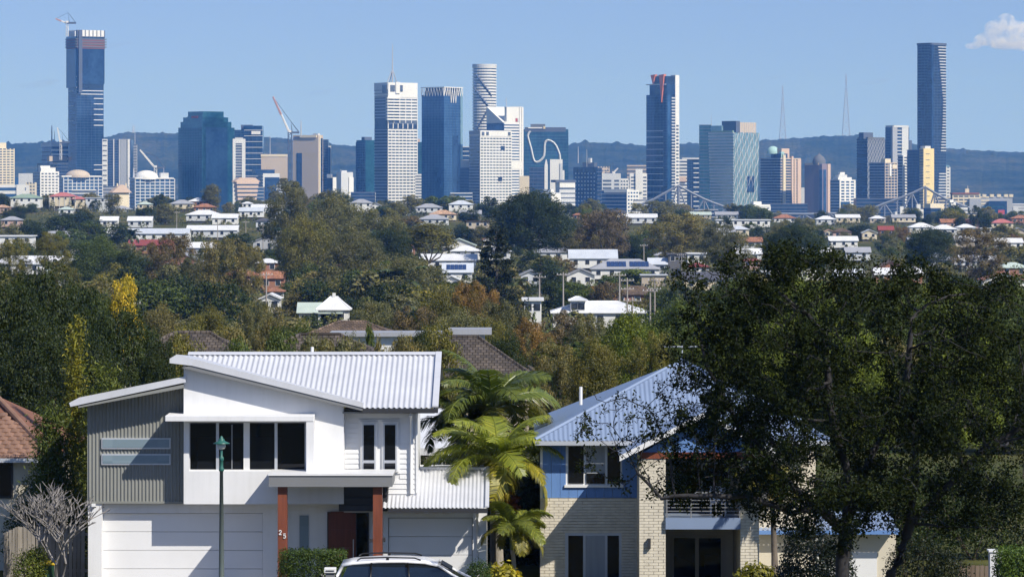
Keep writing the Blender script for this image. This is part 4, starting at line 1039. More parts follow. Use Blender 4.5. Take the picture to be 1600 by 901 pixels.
# ------------------------------------------------------------------ suburb houses
ROOFS = dict(white=(.74, .75, .77), pale=(.56, .60, .66), grey=(.36, .37, .40), dark=(.10, .10, .115), green=(.27, .36, .28), red=(.28, .07, .06), pink=(.48, .17, .16),
             terra=(.40, .20, .13), brown=(.15, .115, .09), peach=(.55, .38, .28), blue=(.25, .35, .55), palegreen=(.50, .58, .52), charcoal=(.098, .086, .078))
WALLS = dict(white=(.74, .74, .72), cream=(.66, .58, .43), grey=(.42, .43, .45), brick=(.33, .16, .11), beige=(.50, .43, .34), dark=(.12, .12, .13), pink=(.55, .38, .33), palegrey=(.58, .60, .62))
FRONTS = []
HOUSES = []     # protected picture rectangles (x0, y0, x1, y1, Y)
def house(x0, x1, yt, label, roof='white', wall='white', kind='hip', h=6., wh=None, Y=None, rh=None, name='house', cat='house', dep=None, prot=None, rot=0., windows=True, oh=.5, verandah=False, chimney=False):
    xm = (x0 + x1) / 2
    if Y is None: Y = solveY(xm, yt, h)
    X = PX(xm, Y); zg = gz(X, Y); H = PZ(yt, Y) - zg
    W = (x1 - x0) / F * Y; D = dep or max(7, min(W * .8, 12))
    root = thing(name, label, cat, (X, Y, zg), R(rot), 'houses of the suburb')
    if rh is None: rh = dict(hip=min(2.2, W * .16), gable=1.9, front=min(2.6, W * .22), flat=.35, skillion=1.0)[kind]
    ze = H - rh
    w2 = W / 2; wi = w2 - oh
    mw = M['paint']; wc = WALLS[wall]; rc = ROOFS[roof]
    zc = max(0., ze - (3.0 if ze < 6.5 else 5.6)) if Y > 300 and kind != 'flat' else -1.5
    MB().box(-wi, wi, oh, D - oh, zc, ze).build('wall', mw, root, color=wc)
    if zc > .3: MB().box(-wi + .3, wi - .3, oh + .5, D - oh - .3, -1.5, zc).build('undercroft_shade', mw, root, color=(.09, .085, .08))  # solid block, the darkness under the house put into its colour
    mb = MB(); e = .16
    if kind == 'hip':
        k = min(D / 2, w2 * .8); r0, r1 = -w2 + k, w2 - k
        if r1 - r0 < .4: r0, r1 = -.2, .2
        v = [(-w2, 0, ze), (w2, 0, ze), (w2, D, ze), (-w2, D, ze), (r0, D/2, H), (r1, D/2, H)]
        n = len(mb.v); mb.v += v; mb.f += [(0,1,5,4), (1,2,5), (2,3,4,5), (3,0,4)]
        mb.box(-w2, w2, 0, D, ze - e, ze)
    elif kind == 'gable':
        mb.v += [(-w2, 0, ze), (w2, 0, ze), (w2, D, ze), (-w2, D, ze), (-w2, D/2, H), (w2, D/2, H)]; mb.f += [(0,1,5,4), (2,3,4,5)]
        mb.box(-w2, w2, 0, .12, ze - e, ze).box(-w2, w2, D - .12, D, ze - e, ze)
        MB().poly([(-wi, oh, ze), (-wi, D/2, H - .1), (-wi, D - oh, ze)]).poly([(wi, oh, ze), (wi, D - oh, ze), (wi, D/2, H - .1)]).build('gable_end', mw, root, color=wc)
    elif kind == 'front':
        mb.v += [(-w2, 0, ze), (0, 0, H), (0, D, H), (-w2, D, ze), (w2, 0, ze), (w2, D, ze)]; mb.f += [(0,1,2,3), (1,4,5,2)]
        for s in (-1, 1): mb.obox((s * w2, -.1, ze - .05), (-s * w2, 0, rh), (0, .1, 0), (0, 0, -.22))
        MB().poly([(-wi, oh, ze), (wi, oh, ze), (0, oh, H - .15)]).build('gable_end', mw, root, color=wc)
    elif kind == 'flat':
        mb.box(-w2, w2, 0, D, ze, H)
    else:
        mb.v += [(-w2, 0, ze), (w2, 0, ze), (w2, D, H), (-w2, D, H)]; mb.f += [(0,1,2,3)]; mb.box(-w2, w2, 0, .1, ze - .25, ze)
        MB().box(-wi, wi, D - .3, D - .1, ze, H - .05).build('back_wall', mw, root, color=wc)
    ro = mb.build('roof', M['tile_roof'] if roof in ('charcoal', 'brown', 'terra', 'peach') else M['roofing'], root, color=rc)
    if kind == 'hip' and Y < 700:
        for p_, q_ in (((-w2, 0, ze), (r0, D/2, H)), ((w2, 0, ze), (r1, D/2, H)), ((r0, D/2, H), (r1, D/2, H))): MB().tube([p_, q_], .11, 6).build('ridge_cap', M['tile_roof'] if roof in ('charcoal', 'brown') else M['roofing'], ro, color=tuple(k * 1.25 for k in rc))
    if windows:
        nW = max(2, int(W / 3.6)); zz = min(ze - .5, 99)
        for i in range(nW):
            cx = -wi + 2 * wi * (i + .5) / nW
            if zz - 1.3 < .5: break
            f = MB().box(cx - .72, cx + .72, oh - .05, oh + .05, zz - 1.45, zz + .05).build('window', M['trim_white'], root)
            MB().box(cx - .62, cx + .62, oh - .09, oh - .04, zz - 1.35, zz - .05).build('pane', M['window_far'], f)
    if verandah:
        for i in range(6):
            cx = -w2 + .3 + (W - .6) * i / 5; MB().box(cx - .09, cx + .09, .1, .28, -1, ze).build('post', M['trim_white'], root)
    if chimney: MB().box(-.3, .3, D/2 - .3, D/2 + .3, H - .4, H + .7).build('chimney', M['paint'], root, color=wc)
    root['_px'] = 0; del root['_px']
    FRONTS.append((X, Y, zg, W, ze))
    HOUSES.append((x0, yt, x1, prot or (yt + (rh + .9) * F / Y), Y))
    return root
# far ridge, left to right
house(15, 64, 303, 'green hip roofed white house at the far left below the cream flats', 'green', 'white', h=7.5, windows=True)
house(76, 118, 300.5, 'pink red hip roofed cream house with verandah posts on the left ridge', 'pink', 'cream', h=7.5, verandah=True)
house(110, 134, 307, 'smaller pink roof wing beside the pink red hip roofed house', 'pink', 'cream', h=6.5)
house(132, 167, 308.5, 'low pale blue flat roofed house right of the pink roofed houses', 'pale', 'palegrey', 'flat', h=5)
house(-10, 16, 320, 'tan walled house cut by the left edge below the green roof', 'peach', 'pink', h=6)
house(0, 34, 338, 'grey roofed pink walled house near the left edge', 'grey', 'pink', h=6)
house(90, 115, 323, 'pale green roofed cottage under the pink roofed house', 'palegreen', 'white', h=5.5)
house(155, 185, 338, 'white low roof between dark trees left of the long pale warehouse', 'white', 'white', 'gable', h=5)
house(198, 238, 338, 'white gabled roof above the long pale warehouse', 'white', 'palegrey', 'gable', h=6)
house(213, 238, 315, 'pale green roofed house left of the cream gabled ridge house', 'palegreen', 'cream', h=5.5)
house(264, 302, 312, 'grey hip roofed house with cream end wall on the ridge', 'grey', 'cream', h=7)
house(293, 326, 309, 'white roofed house beneath the stepped teal tower', 'white', 'brick', h=6.5)
house(301, 337, 318, 'orange brick house with terracotta roof beneath the stepped teal tower', 'terra', 'brick', h=5)
house(289, 345, 328, 'wide white roofed house with shaded verandah below the terracotta roof', 'white', 'palegrey', 'hip', h=6.5)
house(330, 372, 334, 'white low gabled house right of the wide white roofed house', 'white', 'white', 'gable', h=6)
house(372, 412, 324, 'pale blue grey roofed house below the beige ziggurat', 'pale', 'white', 'gable', h=6.5)
house(377, 395, 315, 'tiny white pyramid roof below the beige ziggurat', 'white', 'white', h=6)
house(392, 442, 319, 'long white roofed house left of the tall grey gum', 'white', 'white', 'gable', h=5.5)
house(398, 424, 341, 'dark slate roofed bungalow left of the tall grey gum', 'dark', 'palegrey', 'hip', h=6)
house(422, 438, 329, 'tiny white fronted shed beside the tall grey gum', 'pale', 'white', 'front', h=5)
house(546, 582, 311, 'grey hip roofed white house below the plain white slab', 'grey', 'white', h=7)
house(578, 597, 317, 'white gable fronted wing below the dark teal pair', 'grey', 'white', 'front', h=6)
house(648, 692, 318, 'pale grey roofed wide house below the lattice crowned tower', 'grey', 'palegrey', 'hip', h=7)
house(669, 714, 328, 'peach tiled roof house below the lattice crowned tower', 'peach', 'cream', h=6)
house(653, 702, 335, 'grey tiled roof in front of the peach tiled house', 'grey', 'palegrey', h=5.5)
house(700, 740, 313, 'small white roofed house at the foot of the lattice crowned tower', 'pale', 'white', h=6)
house(727, 766, 345, 'brown walled flat building left of the large dark round tree', 'brown', 'beige', 'flat', h=6)
house(620, 650, 380, 'red pink roof glimpsed beside the flat topped tree', 'pink', 'brick', h=6)
house(978, 1028, 334, 'white shed roof right of the purplish brown tree', 'white', 'palegrey', 'gable', h=6)
house(894, 912, 333, 'tiny terracotta roof beside the large dark round tree', 'terra', 'brick', h=5)
house(1104, 1150, 356, 'grey roofed house below the faceted glass tower', 'grey', 'palegrey', 'gable', h=6)
house(1118, 1205, 343, 'long white flat roofed building below the small white balconied block', 'white', 'white', 'flat', h=7)
house(1140, 1172, 353, 'cream house with pale roof below the long white flat building', 'pale', 'cream', h=6)
# left middle
house(200, 296, 357, 'long pale blue warehouse roof in the left middle distance', 'pale', 'white', 'gable', h=6.5, name='warehouse', cat='warehouse')
house(290, 372, 352, 'long white shed with grey wall right of the long pale warehouse', 'white', 'palegrey', 'gable', h=6)
house(-30, 51, 368, 'long flat white roof at the left edge above olive trees', 'white', 'white', 'flat', h=6, name='warehouse', cat='warehouse')
house(-20, 127, 400, 'broad white roofed house behind olive trees at the left', 'white', 'white', 'hip', h=7, rh=2.2)
house(398, 436, 404, 'white pyramid roofed house with brick base beside the brown gums', 'white', 'brick', h=7)
house(404, 446, 424, 'brick red walled house below the white pyramid roof', 'terra', 'brick', 'gable', h=5)
house(412, 444, 450, 'orange red tiled roof right of the brown gums', 'terra', 'white', h=5.5)
house(403, 440, 458, 'white gabled cottage half hidden by the brown gums', 'white', 'white', 'front', h=5)
house(493, 548, 464, 'bright white pyramid roofed house in the middle distance', 'white', 'white', 'hip', h=6, rh=2.4, chimney=True)
house(463, 508, 473, 'pale green flat roof left of the bright white pyramid roof', 'palegreen', 'palegrey', 'gable', h=4.5)
house(497, 536, 480, 'pale green awning roof below the bright white pyramid roof', 'palegreen', 'white', 'skillion', h=4)
house(655, 746, 397, 'long white roofed house behind the flat topped tree', 'white', 'white', 'gable', h=6)
sol = house(690, 740, 411, 'white house with solar panels on its pale roof in the centre', 'pale', 'white', 'gable', h=6, rh=2.6)
house(703, 752, 384, 'white curved looking roof above the long white roofed house', 'white', 'white', 'hip', h=6)
house(760, 800, 386, 'grey white roof glimpsed through the dark conifer', 'grey', 'palegrey', 'hip', h=6)
house(690, 720, 430, 'small white gable beneath the solar panelled house', 'white', 'white', 'front', h=5)
# centre right
house(830, 900, 384, 'pale grey roof peeping over trees above the white two storey house', 'grey', 'white', 'hip', h=6)
house(888, 966, 390, 'white two storey house with pale grey gabled roof', 'pale', 'white', 'gable', h=8.5, rh=2.6)
so2 = house(922, 1033, 405, 'brown grey hip roof with two blue solar arrays', 'grey', 'white', 'hip', h=7, rh=2.8)
house(883, 932, 419, 'small white cottage with striped front gable', 'grey', 'white', 'front', h=6)
house(811, 847, 421, 'grey gabled cottage right of the dark conifer', 'grey', 'palegrey', 'front', h=6.5)
house(1042, 1074, 396, 'dark glazed modern house joined to the white box house', 'dark', 'dark', 'flat', h=7.5)
house(1072, 1106, 395, 'white box house right of the dark glazed modern house', 'white', 'white', 'flat', h=7.5)
house(1074, 1110, 411, 'red hip roofed house below the white box house', 'red', 'white', 'hip', h=6)
house(1012, 1044, 403, 'pale grey roof between the solar roof and dark modern house', 'pale', 'grey', 'gable', h=6)
house(1022, 1062, 392, 'small silver roof above the dark glazed modern house', 'grey', 'palegrey', 'hip', h=6)
house(1000, 1044, 429, 'open carport with thin pale roof below the solar roofs', 'pale', 'beige', 'flat', h=3.4, windows=False, rh=.25)
house(955, 1037, 447, 'long brown tiled roof in the centre right', 'brown', 'brick', 'hip', h=5)
house(815, 850, 466, 'white flat roofed box house right of the conifer', 'white', 'white', 'flat', h=6, rh=.5)
house(860, 1016, 472, 'large white hip roof nearest the dark foreground tree', 'white', 'white', 'hip', h=5, rh=2.0)
house(888, 918, 464, 'small white ridge cap roof behind the large white hip roof', 'white', 'white', 'hip', h=6)
# right
house(1150, 1192, 388, 'white roof glimpsed above the big dark tree', 'white', 'white', 'gable', h=6)
house(1190, 1218, 423, 'small white shed roof glimpsed through the big dark tree', 'white', 'white', 'flat', h=5)
house(1160, 1190, 402, 'maroon roofed house seen above the big dark tree', 'red', 'pink', 'hip', h=6)
house(1250, 1300, 387, 'white long roof behind the top of the big dark tree', 'white', 'white', 'gable', h=6)
house(1320, 1362, 386, 'silver roof behind the top of the big dark tree', 'grey', 'palegrey', 'gable', h=6)
house(1295, 1342, 369, 'white roofed house with a blue wall on the right', 'white', 'white', 'gable', h=6)
house(1288, 1304, 358, 'small cream house on the right ridge', 'peach', 'cream', 'front', h=5)
house(1300, 1332, 357, 'mauve roofed house on the right ridge', 'brown', 'pink', 'hip', h=6)
house(1346, 1372, 358, 'cream gable fronted house on the right ridge', 'pale', 'cream', 'front', h=6)
house(1372, 1398, 353, 'long red roof below the slim white slabs', 'red', 'brick', 'gable', h=6)
house(1420, 1462, 348, 'white tent like roof below the slim white slabs', 'white', 'white', 'hip', h=6)
house(1455, 1497, 351, 'white low roof right of the tent like roof', 'white', 'palegrey', 'hip', h=6)
house(1494, 1526, 350, 'second white tent like roof toward the right edge', 'white', 'white', 'hip', h=6)
house(1470, 1540, 342, 'long brown roof behind the white tent like roofs', 'terra', 'pink', 'gable', h=7)
house(1548, 1585, 342, 'red pink hip roof near the right edge', 'pink', 'cream', 'hip', h=7)
house(1580, 1612, 336, 'dull red roof cut by the right edge', 'terra', 'brick', 'hip', h=7)
house(1532, 1550, 356, 'small white cube house near the right edge', 'white', 'white', 'flat', h=6)
house(1555, 1600, 372, 'white roofed house at the right edge behind russet trees', 'white', 'white', 'gable', h=6)
house(1440, 1500, 396, 'white roof with blue shaded wall behind the big dark tree crown', 'pale', 'palegrey', 'hip', h=6)
house(1462, 1482, 393, 'small blue roofed garage behind the big dark tree crown', 'blue', 'palegrey', 'gable', h=5)
house(1500, 1560, 399, 'white low house behind bare trunks at the right', 'white', 'white', 'gable', h=6)
house(1560, 1610, 410, 'pale aqua roofed house at the right edge', 'palegreen', 'brick', 'hip', h=6)
house(1425, 1450, 404, 'tiny white shed left of the blue roofed garage', 'white', 'white', 'flat', h=5)
# near tiled roofs behind the foreground house
house(150, 425, 525, 'grey brown tiled roof behind the left end of the white house', 'charcoal', 'cream', 'hip', h=5.2, Y=190, rh=2.0, dep=10, prot=548)
house(335, 650, 528, 'charcoal tiled hip roof directly behind the white roof', 'charcoal', 'cream', 'hip', h=5.2, Y=182, rh=1.9, dep=9, prot=548)
house(440, 650, 506, 'long brown roof above the white parapet wall', 'brown', 'beige', 'hip', h=5.2, Y=300, rh=1.8, dep=12)
house(515, 690, 519, 'white parapet walled building behind the white house', 'grey', 'white', 'flat', h=4.2, Y=240, windows=False, rh=.3, dep=3)
house(700, 768, 514, 'pale rendered wall building left of the palms', 'grey', 'palegrey', 'flat', h=5, Y=245, windows=False, rh=.4, dep=3)
house(600, 840, 532, 'broad brown tiled roof just left of the palms', 'charcoal', 'beige', 'hip', h=5.2, Y=195, rh=2.2, dep=11)

def solar(root, arrays, rows, cols):
    for ax, ay, az, sl in arrays:
        for r_ in range(rows):
            for c_ in range(cols):
                u = ax + c_ * 1.15; t = r_ * 1.0
                MB().obox((u, ay + t, az + t * sl), (1.05, 0, 0), (0, .92, .92 * sl), (0, -.05 * sl, .06)).build('solar_panel', M['panel'], root)
M['panel'] = mat('panel', (.03, .06, .16), .15, .15, 1., spec=.8)
def roof_info(root):
    r_ = [c for c in root.children if c.name.startswith('roof')][0]; b = [v.co for v in r_.data.vertices]
    return max(v.x for v in b), max(v.y for v in b), max(v.z for v in b), min(v.z for v in b) + .16
w_, d_, zt_, ze_ = roof_info(so2); sl = (zt_ - ze_) / (d_ / 2)
solar(so2, [(-w_ * .52, 1.2, ze_ + 1.2 * sl + .1, sl), (w_ * .12, 1.2, ze_ + 1.2 * sl + .1, sl)], 3, 5)
w_, d_, zt_, ze_ = roof_info(sol); sl = (zt_ - ze_) / (d_ / 2)
solar(sol, [(-w_ * .7, .9, ze_ + .9 * sl + .1, sl)], 2, 5)

# power poles
def pole(x, yt, yb, label, arms=1):
    Y = solveY(x, yt, 10.5); X = PX(x, Y); zg = gz(X, Y); H = PZ(yt, Y) - zg
    root = thing('power_pole', label, 'power pole', (X, Y, zg), RNG.uniform(-.4, .4), 'power poles of the suburb')
    MB().tube([(0, 0, -1), (0, 0, H)], [.2, .13], 7).build('pole', M['wood_pole'], root)
    for i in range(arms):
        z = H - .5 - i * 1.6
        a = MB().box(-1.3, 1.3, -.2, -.07, z - .07, z + .07).build('crossarm', M['wood_pole'], root)
        for q in (-1.15, -.5, .5, 1.15): MB().tube([(q, -.13, z + .06), (q, -.13, z + .28)], .06, 5).build('insulator', M['trim_white'], a)
    return root
for x, yt, lab, ar in ((411, 350, 'pole at the left foot of the tall grey gum', 2), (439, 360, 'tall pole with two arms among dark trees right of the brown gums', 2), (465, 361, 'shorter pole with two arms right of the tall twin armed pole', 2), (500, 376, 'bare topped pole left of the dark round trees in the centre', 1),
                       (570, 405, 'lone pole with two arms above the far palm', 2), (416, 425, 'pole beside the brick red walled house', 1), (843, 429, 'pole right of the grey gabled cottage', 1), (880, 425, 'pole left of the striped gable cottage', 1), (968, 426, 'plain pole under the solar roofs', 1),
                       (980, 434, 'pole with long arms in front of the brown tiled roof', 2), (1023, 434, 'pole in front of the open carport', 2), (988, 464, 'pole standing before the large white hip roof', 1), (1065, 396, 'thin pole in front of the dark glazed modern house', 1), (1006, 381, 'pole left of the small silver roof', 1),
                       (1037, 364, 'pole beside the khaki trees below the red crowned tower', 1), (1432, 369, 'thin pole before the dark tree at the right', 1), (276, 330, 'thin pole below the grey hip roofed ridge house', 1), (384, 345, 'pole left of the dark slate bungalow', 1), (340, 341, 'thin pole by the white low gabled house', 1), (205, 468, 'pole with flat crossarm below the bright yellow tree', 1), (1016, 450, 'short pole behind the carport', 1)):
    pole(x, yt, 0, lab, ar)

# named trees, far to near: kind, x, top row, width, colour, height in metres, own rows tall
def TT(k, x, yt, w, c, h=9., Y=None, hpx=None, **kw): return tree(k, x, yt, w, Y, h, c, HW[c], hpx, **kw)
for a in (('gum', 176, 303, 34, GREYG, 12), ('round', 330, 288, 32, GREYG, 11), ('gum', 446, 279, 60, GREYG, 17), ('round', 516, 297, 66, OLIVE, 15), ('gum', 482, 310, 40, BROWN, 12), ('round', 258, 318, 46, GREYG, 10), ('round', 228, 322, 34, DARK, 9),
          ('round', 612, 318, 60, GREYG, 11), ('bush', 600, 322, 26, GREEN, 8), ('round', 700, 330, 26, DARK, 7), ('round', 736, 326, 40, DARK, 8), ('round', 30, 322, 26, DARK, 7), ('round', 50, 317, 22, GREEN, 6), ('round', 120, 330, 60, DARK, 9), ('round', 5, 302, 26, DARK, 8),
          ('round', 826, 300, 128, DARK, 22), ('round', 868, 330, 56, DARK, 14), ('gum', 918, 326, 26, LIME, 11), ('gum', 945, 328, 82, PURP, 16), ('round', 925, 345, 70, DARK, 13), ('round', 905, 360, 84, KHAKI, 11), ('gum', 1062, 333, 100, KHAKI, 15), ('gum', 1020, 350, 60, OLIVE, 12), ('gum', 1100, 345, 50, GREYG, 12),
          ('column', 1136, 338, 20, DARK, 11), ('round', 1165, 352, 42, GREYG, 9), ('round', 1236, 350, 60, DARK, 10), ('gum', 1256, 340, 44, GREYG, 13), ('gum', 1290, 352, 36, GREEN, 9), ('round', 1345, 350, 44, DARK, 9), ('round', 1322, 362, 30, GREYG, 8), ('gum', 1410, 354, 30, AUT, 9), ('round', 1456, 358, 72, DARK, 12),
          ('gum', 1520, 357, 56, BROWN, 12), ('gum', 1556, 362, 46, KHAKI, 11), ('gum', 1584, 366, 40, AUT, 9), ('round', 1572, 350, 50, OLIVE, 9), ('round', 1500, 338, 20, DARK, 9), ('round', 1540, 338, 26, DARK, 9), ('gum', 1525, 321, 26, DARK, 14), ('gum', 1390, 360, 30, OLIVE, 8), ('gum', 1210, 362, 60, OLIVE, 9),
          ('round', 452, 328, 66, DARK, 11), ('gum', 500, 335, 70, GREYG, 12), ('round', 560, 330, 56, GREYG, 9), ('gum', 590, 340, 74, GREYG, 11), ('gum', 640, 338, 66, BROWN, 10), ('round', 438, 345, 54, OLIVE, 10), ('round', 545, 352, 78, GREYG, 11), ('round', 600, 358, 64, GREEN, 10),
          ('umbrella', 671, 348, 92, OLIVE, 12), ('round', 618, 365, 60, DARK, 10), ('round', 726, 352, 46, DARK, 8), ('gum', 760, 345, 52, OLIVE, 10), ('gum', 786, 350, 40, OLIVE, 12), ('round', 470, 368, 58, DARK, 9), ('gum', 520, 370, 84, GREYG, 12), ('round', 566, 384, 56, GREYG, 9),
          ('gum', 800, 372, 44, DARK, 10), ('umbrella', 862, 377, 56, GREEN, 9), ('round', 835, 392, 56, DARK, 9), ('gum', 874, 402, 70, PURP, 9), ('round', 978, 368, 60, DARK, 10), ('round', 1018, 372, 42, PURP, 9), ('gum', 1050, 362, 66, GREYG, 10), ('round', 1095, 372, 60, OLIVE, 9), ('gum', 1130, 366, 56, GREYG, 10),
          ('bush', 990, 420, 64, LIME, 6), ('bush', 950, 430, 40, GREEN, 5), ('bush', 925, 448, 50, AUT, 6), ('gum', 950, 440, 54, PURP, 8), ('round', 870, 436, 60, DARK, 8), ('round', 896, 442, 44, DARK, 7), ('bush', 1000, 466, 60, KHAKI, 4.5), ('gum', 1060, 440, 70, DARK, 10), ('round', 1030, 450, 50, GREEN, 8),
          ('round', 50, 345, 56, DARK, 10), ('round', 92, 338, 60, DARK, 10), ('round', 140, 346, 60, GREEN, 10), ('round', 188, 350, 44, DARK, 9), ('round', 170, 340, 40, DARK, 9), ('gum', 110, 358, 80, GREEN, 10), ('round', 22, 352, 50, GREYG, 9),
          ('round', 150, 376, 70, GREEN, 12), ('gum', 190, 380, 66, GREYG, 12), ('round', 130, 400, 60, DARK, 11), ('round', 200, 415, 70, DARK, 11), 
          ('round', 560, 397, 62, DARK, 11), ('round', 520, 410, 70, GREYG, 11), ('round', 480, 412, 60, GREEN, 10), ('gum', 450, 412, 50, GREYG, 9), ('round', 656, 399, 84, GREYG, 13), ('gum', 610, 408, 50, GREEN, 11), ('round', 600, 425, 60, GREYG, 10),
          ('round', 500, 437, 90, DARK, 10), ('round', 548, 440, 66, DARK, 10), ('gum', 455, 442, 56, GREEN, 9), ('gum', 470, 455, 60, KHAKI, 8)):
    TT(*a[:6])
for x_, y_, w_, Y_ in ((24, 372, 54, 640), (82, 363, 64, 640), (98, 414, 58, 560)): TT('gum_near', x_, y_, w_, OLIVE, Y=Y_, hpx=70, filler=True)
for k_, x_, y_, w_, c_, Y_, h_ in (('round_near', 826, 300, 134, DARK, 1050, 90), ('gum_near', 452, 286, 84, GREYG, 1000, 130), ('round_near', 522, 304, 104, GREYG, 980, 110), ('gum_near', 590, 326, 100, GREYG, 900, 100), ('round_near', 552, 362, 104, GREYG, 800, 80), ('round_near', 482, 340, 96, OLIVE, 880, 100), ('round_near', 630, 402, 96, GREYG, 640, 80), ('round_near', 608, 358, 80, DARK, 860, 70),
                         ('gum_near', 1060, 334, 112, KHAKI, 1080, 80), ('gum_near', 945, 328, 92, PURP, 1060, 90), ('round_near', 905, 362, 84, KHAKI, 1120, 34), ('round_near', 150, 372, 104, GREEN, 800, 90), ('round_near', 198, 392, 84, DARK, 740, 90), ('umbrella', 671, 348, 88, OLIVE, 900, 44), ('round_near', 978, 366, 76, DARK, 1120, 40), ('gum_near', 1130, 350, 96, GREYG, 960, 80), ('round_near', 1240, 352, 110, DARK, 900, 70), ('gum_near', 1530, 356, 96, BROWN, 900, 80), ('round_near', 1454, 357, 84, DARK, 1000, 60)):
    TT(k_, x_, y_, w_, c_, Y=Y_, hpx=h_, filler=True)
far_palm(148, 341, 30, label='dark feathery palm above the long pale warehouse', h=11, c=DARK)
far_palm(205, 357, 36, label='dark palm crown over the left end of the long pale warehouse', h=11, c=DARK)
far_palm(812, 428, 40, label='grey palm beside the grey gabled cottage', h=9, c=GREYG)
far_palm(628, 412, 92, label='large grey green palm with pale hanging fronds in the centre', h=13, c=(.09, .10, .05))
far_palm(600, 440, 60, label='smaller palm left of the large grey green palm', h=9, c=GREEN)
far_palm(655, 470, 70, label='dark palm among shrubs right of the bright white pyramid roof', h=9, c=GREEN)
far_palm(450, 385, 44, label='slim palm by the twin armed poles', h=12, c=DARK)
conifer(775, 352, 104, label='tall open branched dark conifer right of the centre', h=22, c=(.032, .042, .020))
conifer(845, 395, 40, label='small pine left of the striped gable cottage', h=12, c=DARK, tiers=10)
# middle and near belt (own distances)
for a in (('gum_near', 264, 366, 92, BROWN, 17), ('gum_near', 344, 372, 96, KHAKI, 18), ('gum_near', 384, 380, 62, KHAKI, 17), ('gum_near', 305, 398, 60, GREYG, 14), ):
    TT(*a[:6])
tree('bush_near', 196, 433, 60, 300, None, YEL, 'bright yellow', 42, label='bright yellow round tree among dark trees at the left')
for k, x, yt, w, c, Y in (('round_near', 700, 452, 110, OLIVE, 420), ('gum_near', 745, 440, 90, AUT, 400), ('gum_near', 650, 480, 100, BROWN, 360), ('round_near', 585, 470, 90, GREYG, 420), ('round_near', 720, 485, 110, GREYG, 330), ('gum_near', 790, 470, 100, GREYG, 350), ('gum_near', 760, 500, 80, OLIVE, 300),
                          ('gum_near', 830, 498, 84, AUT, 280), ('gum_near', 885, 487, 100, PURP, 290), ('gum_near', 925, 492, 90, GREYG, 270), ('round_near', 985, 487, 130, LIME, 210), ('round_near', 930, 530, 90, OLIVE, 190), ('gum_near', 860, 530, 90, KHAKI, 200), ('gum_near', 1010, 520, 90, OLIVE, 190), ('round_near', 1060, 470, 120, GREEN, 230),
                          ('round_near', 462, 505, 90, GREEN, 230), ('round_near', 425, 495, 80, KHAKI, 260), ('column', 578, 507, 30, GREEN, 200), ('bush_near', 680, 508, 90, OLIVE, 210), ('bush_near', 520, 532, 80, KHAKI, 165), ('bush_near', 620, 533, 90, KHAKI, 160), ('bush_near', 420, 538, 70, OLIVE, 160), ('round_near', 660, 515, 70, DARK, 190), ('bush_near', 285, 524, 84, OLIVE, 158), ('bush_near', 372, 531, 70, GREEN, 155), ('bush_near', 440, 518, 86, GREEN, 158), ('bush_near', 545, 527, 80, GREYG, 156), ('bush_near', 690, 518, 80, OLIVE, 158), ('bush_near', 640, 526, 70, KHAKI, 157), ('bush_near', 490, 524, 70, GREYG, 160), ('column', 590, 530, 26, KHAKI, 158),
                          ('round_near', 790, 520, 80, DARK, 200), ('round_near', 250, 478, 80, KHAKI, 330), ('round_near', 325, 483, 84, OLIVE, 300), ('gum_near', 400, 470, 70, GREYG, 330), ('bush_near', 290, 508, 80, OLIVE, 250), ('bush_near', 360, 512, 80, KHAKI, 240), ('round_near', 285, 535, 70, GREEN, 165),
                          ('round_near', 60, 416, 150, DARK, 160), ('round_near', 10, 430, 150, DARK, 150), ('round_near', 125, 440, 120, DARK, 175), ('round_near', 190, 478, 130, DARK, 150), ('round_near', 250, 525, 70, DARK, 140), ('round_near', 60, 500, 150, DARK, 145), ('round_near', 150, 530, 120, DARK, 140), ('round_near', 170, 462, 60, GREEN, 300),
                          ('round_near', 1150, 440, 130, GREEN, 260), ('round_near', 1250, 430, 140, LIME, 240), ('round_near', 1370, 440, 150, GREEN, 250), ('round_near', 1480, 440, 150, LIME, 260), ('round_near', 1580, 430, 130, GREEN, 250), ('round_near', 1200, 500, 130, LIME, 180), ('round_near', 1340, 520, 130, LIME, 175), ('round_near', 1500, 510, 150, LIME, 180), ('round_near', 1600, 500, 120, GREEN, 190), ('round_near', 1110, 500, 110, LIME, 190)):
    TT(k, x, yt, w, c, Y=Y)

# trees that fill the rest of the suburb, kept clear of the roofs
def fill(n, seed, Ya, Yb, ha, hb, wa, wb):
    rng = random.Random(seed); done = 0; tries = 0
    while done < n and tries < n * 30:
        tries += 1
        x = rng.uniform(-20, 1620); Y = math.exp(rng.uniform(math.log(Ya), math.log(Yb))); h = rng.uniform(ha, hb)
        X = PX(x, Y); zg = gz(X, Y); s = F / Y
        yt = HY - (zg + h) * s; yb = HY - zg * s; w = h * rng.uniform(wa, wb) * s
        if w < 9: continue
        bad = False
        for (a, b, c, d, Yh) in HOUSES:
            if Y < Yh + 10 and x + w * .42 > a and x - w * .42 < c and yt < d and yb > b: bad = True; break
        if bad: continue
        k = rng.choice(['round', 'round', 'gum', 'gum', 'bush']); c = rng.choice([DARK, DARK, GREEN, GREEN, GREYG, GREYG, OLIVE, OLIVE, KHAKI])
        tree(k, x, yt, w, Y, None, c, HW[c], filler=True); done += 1
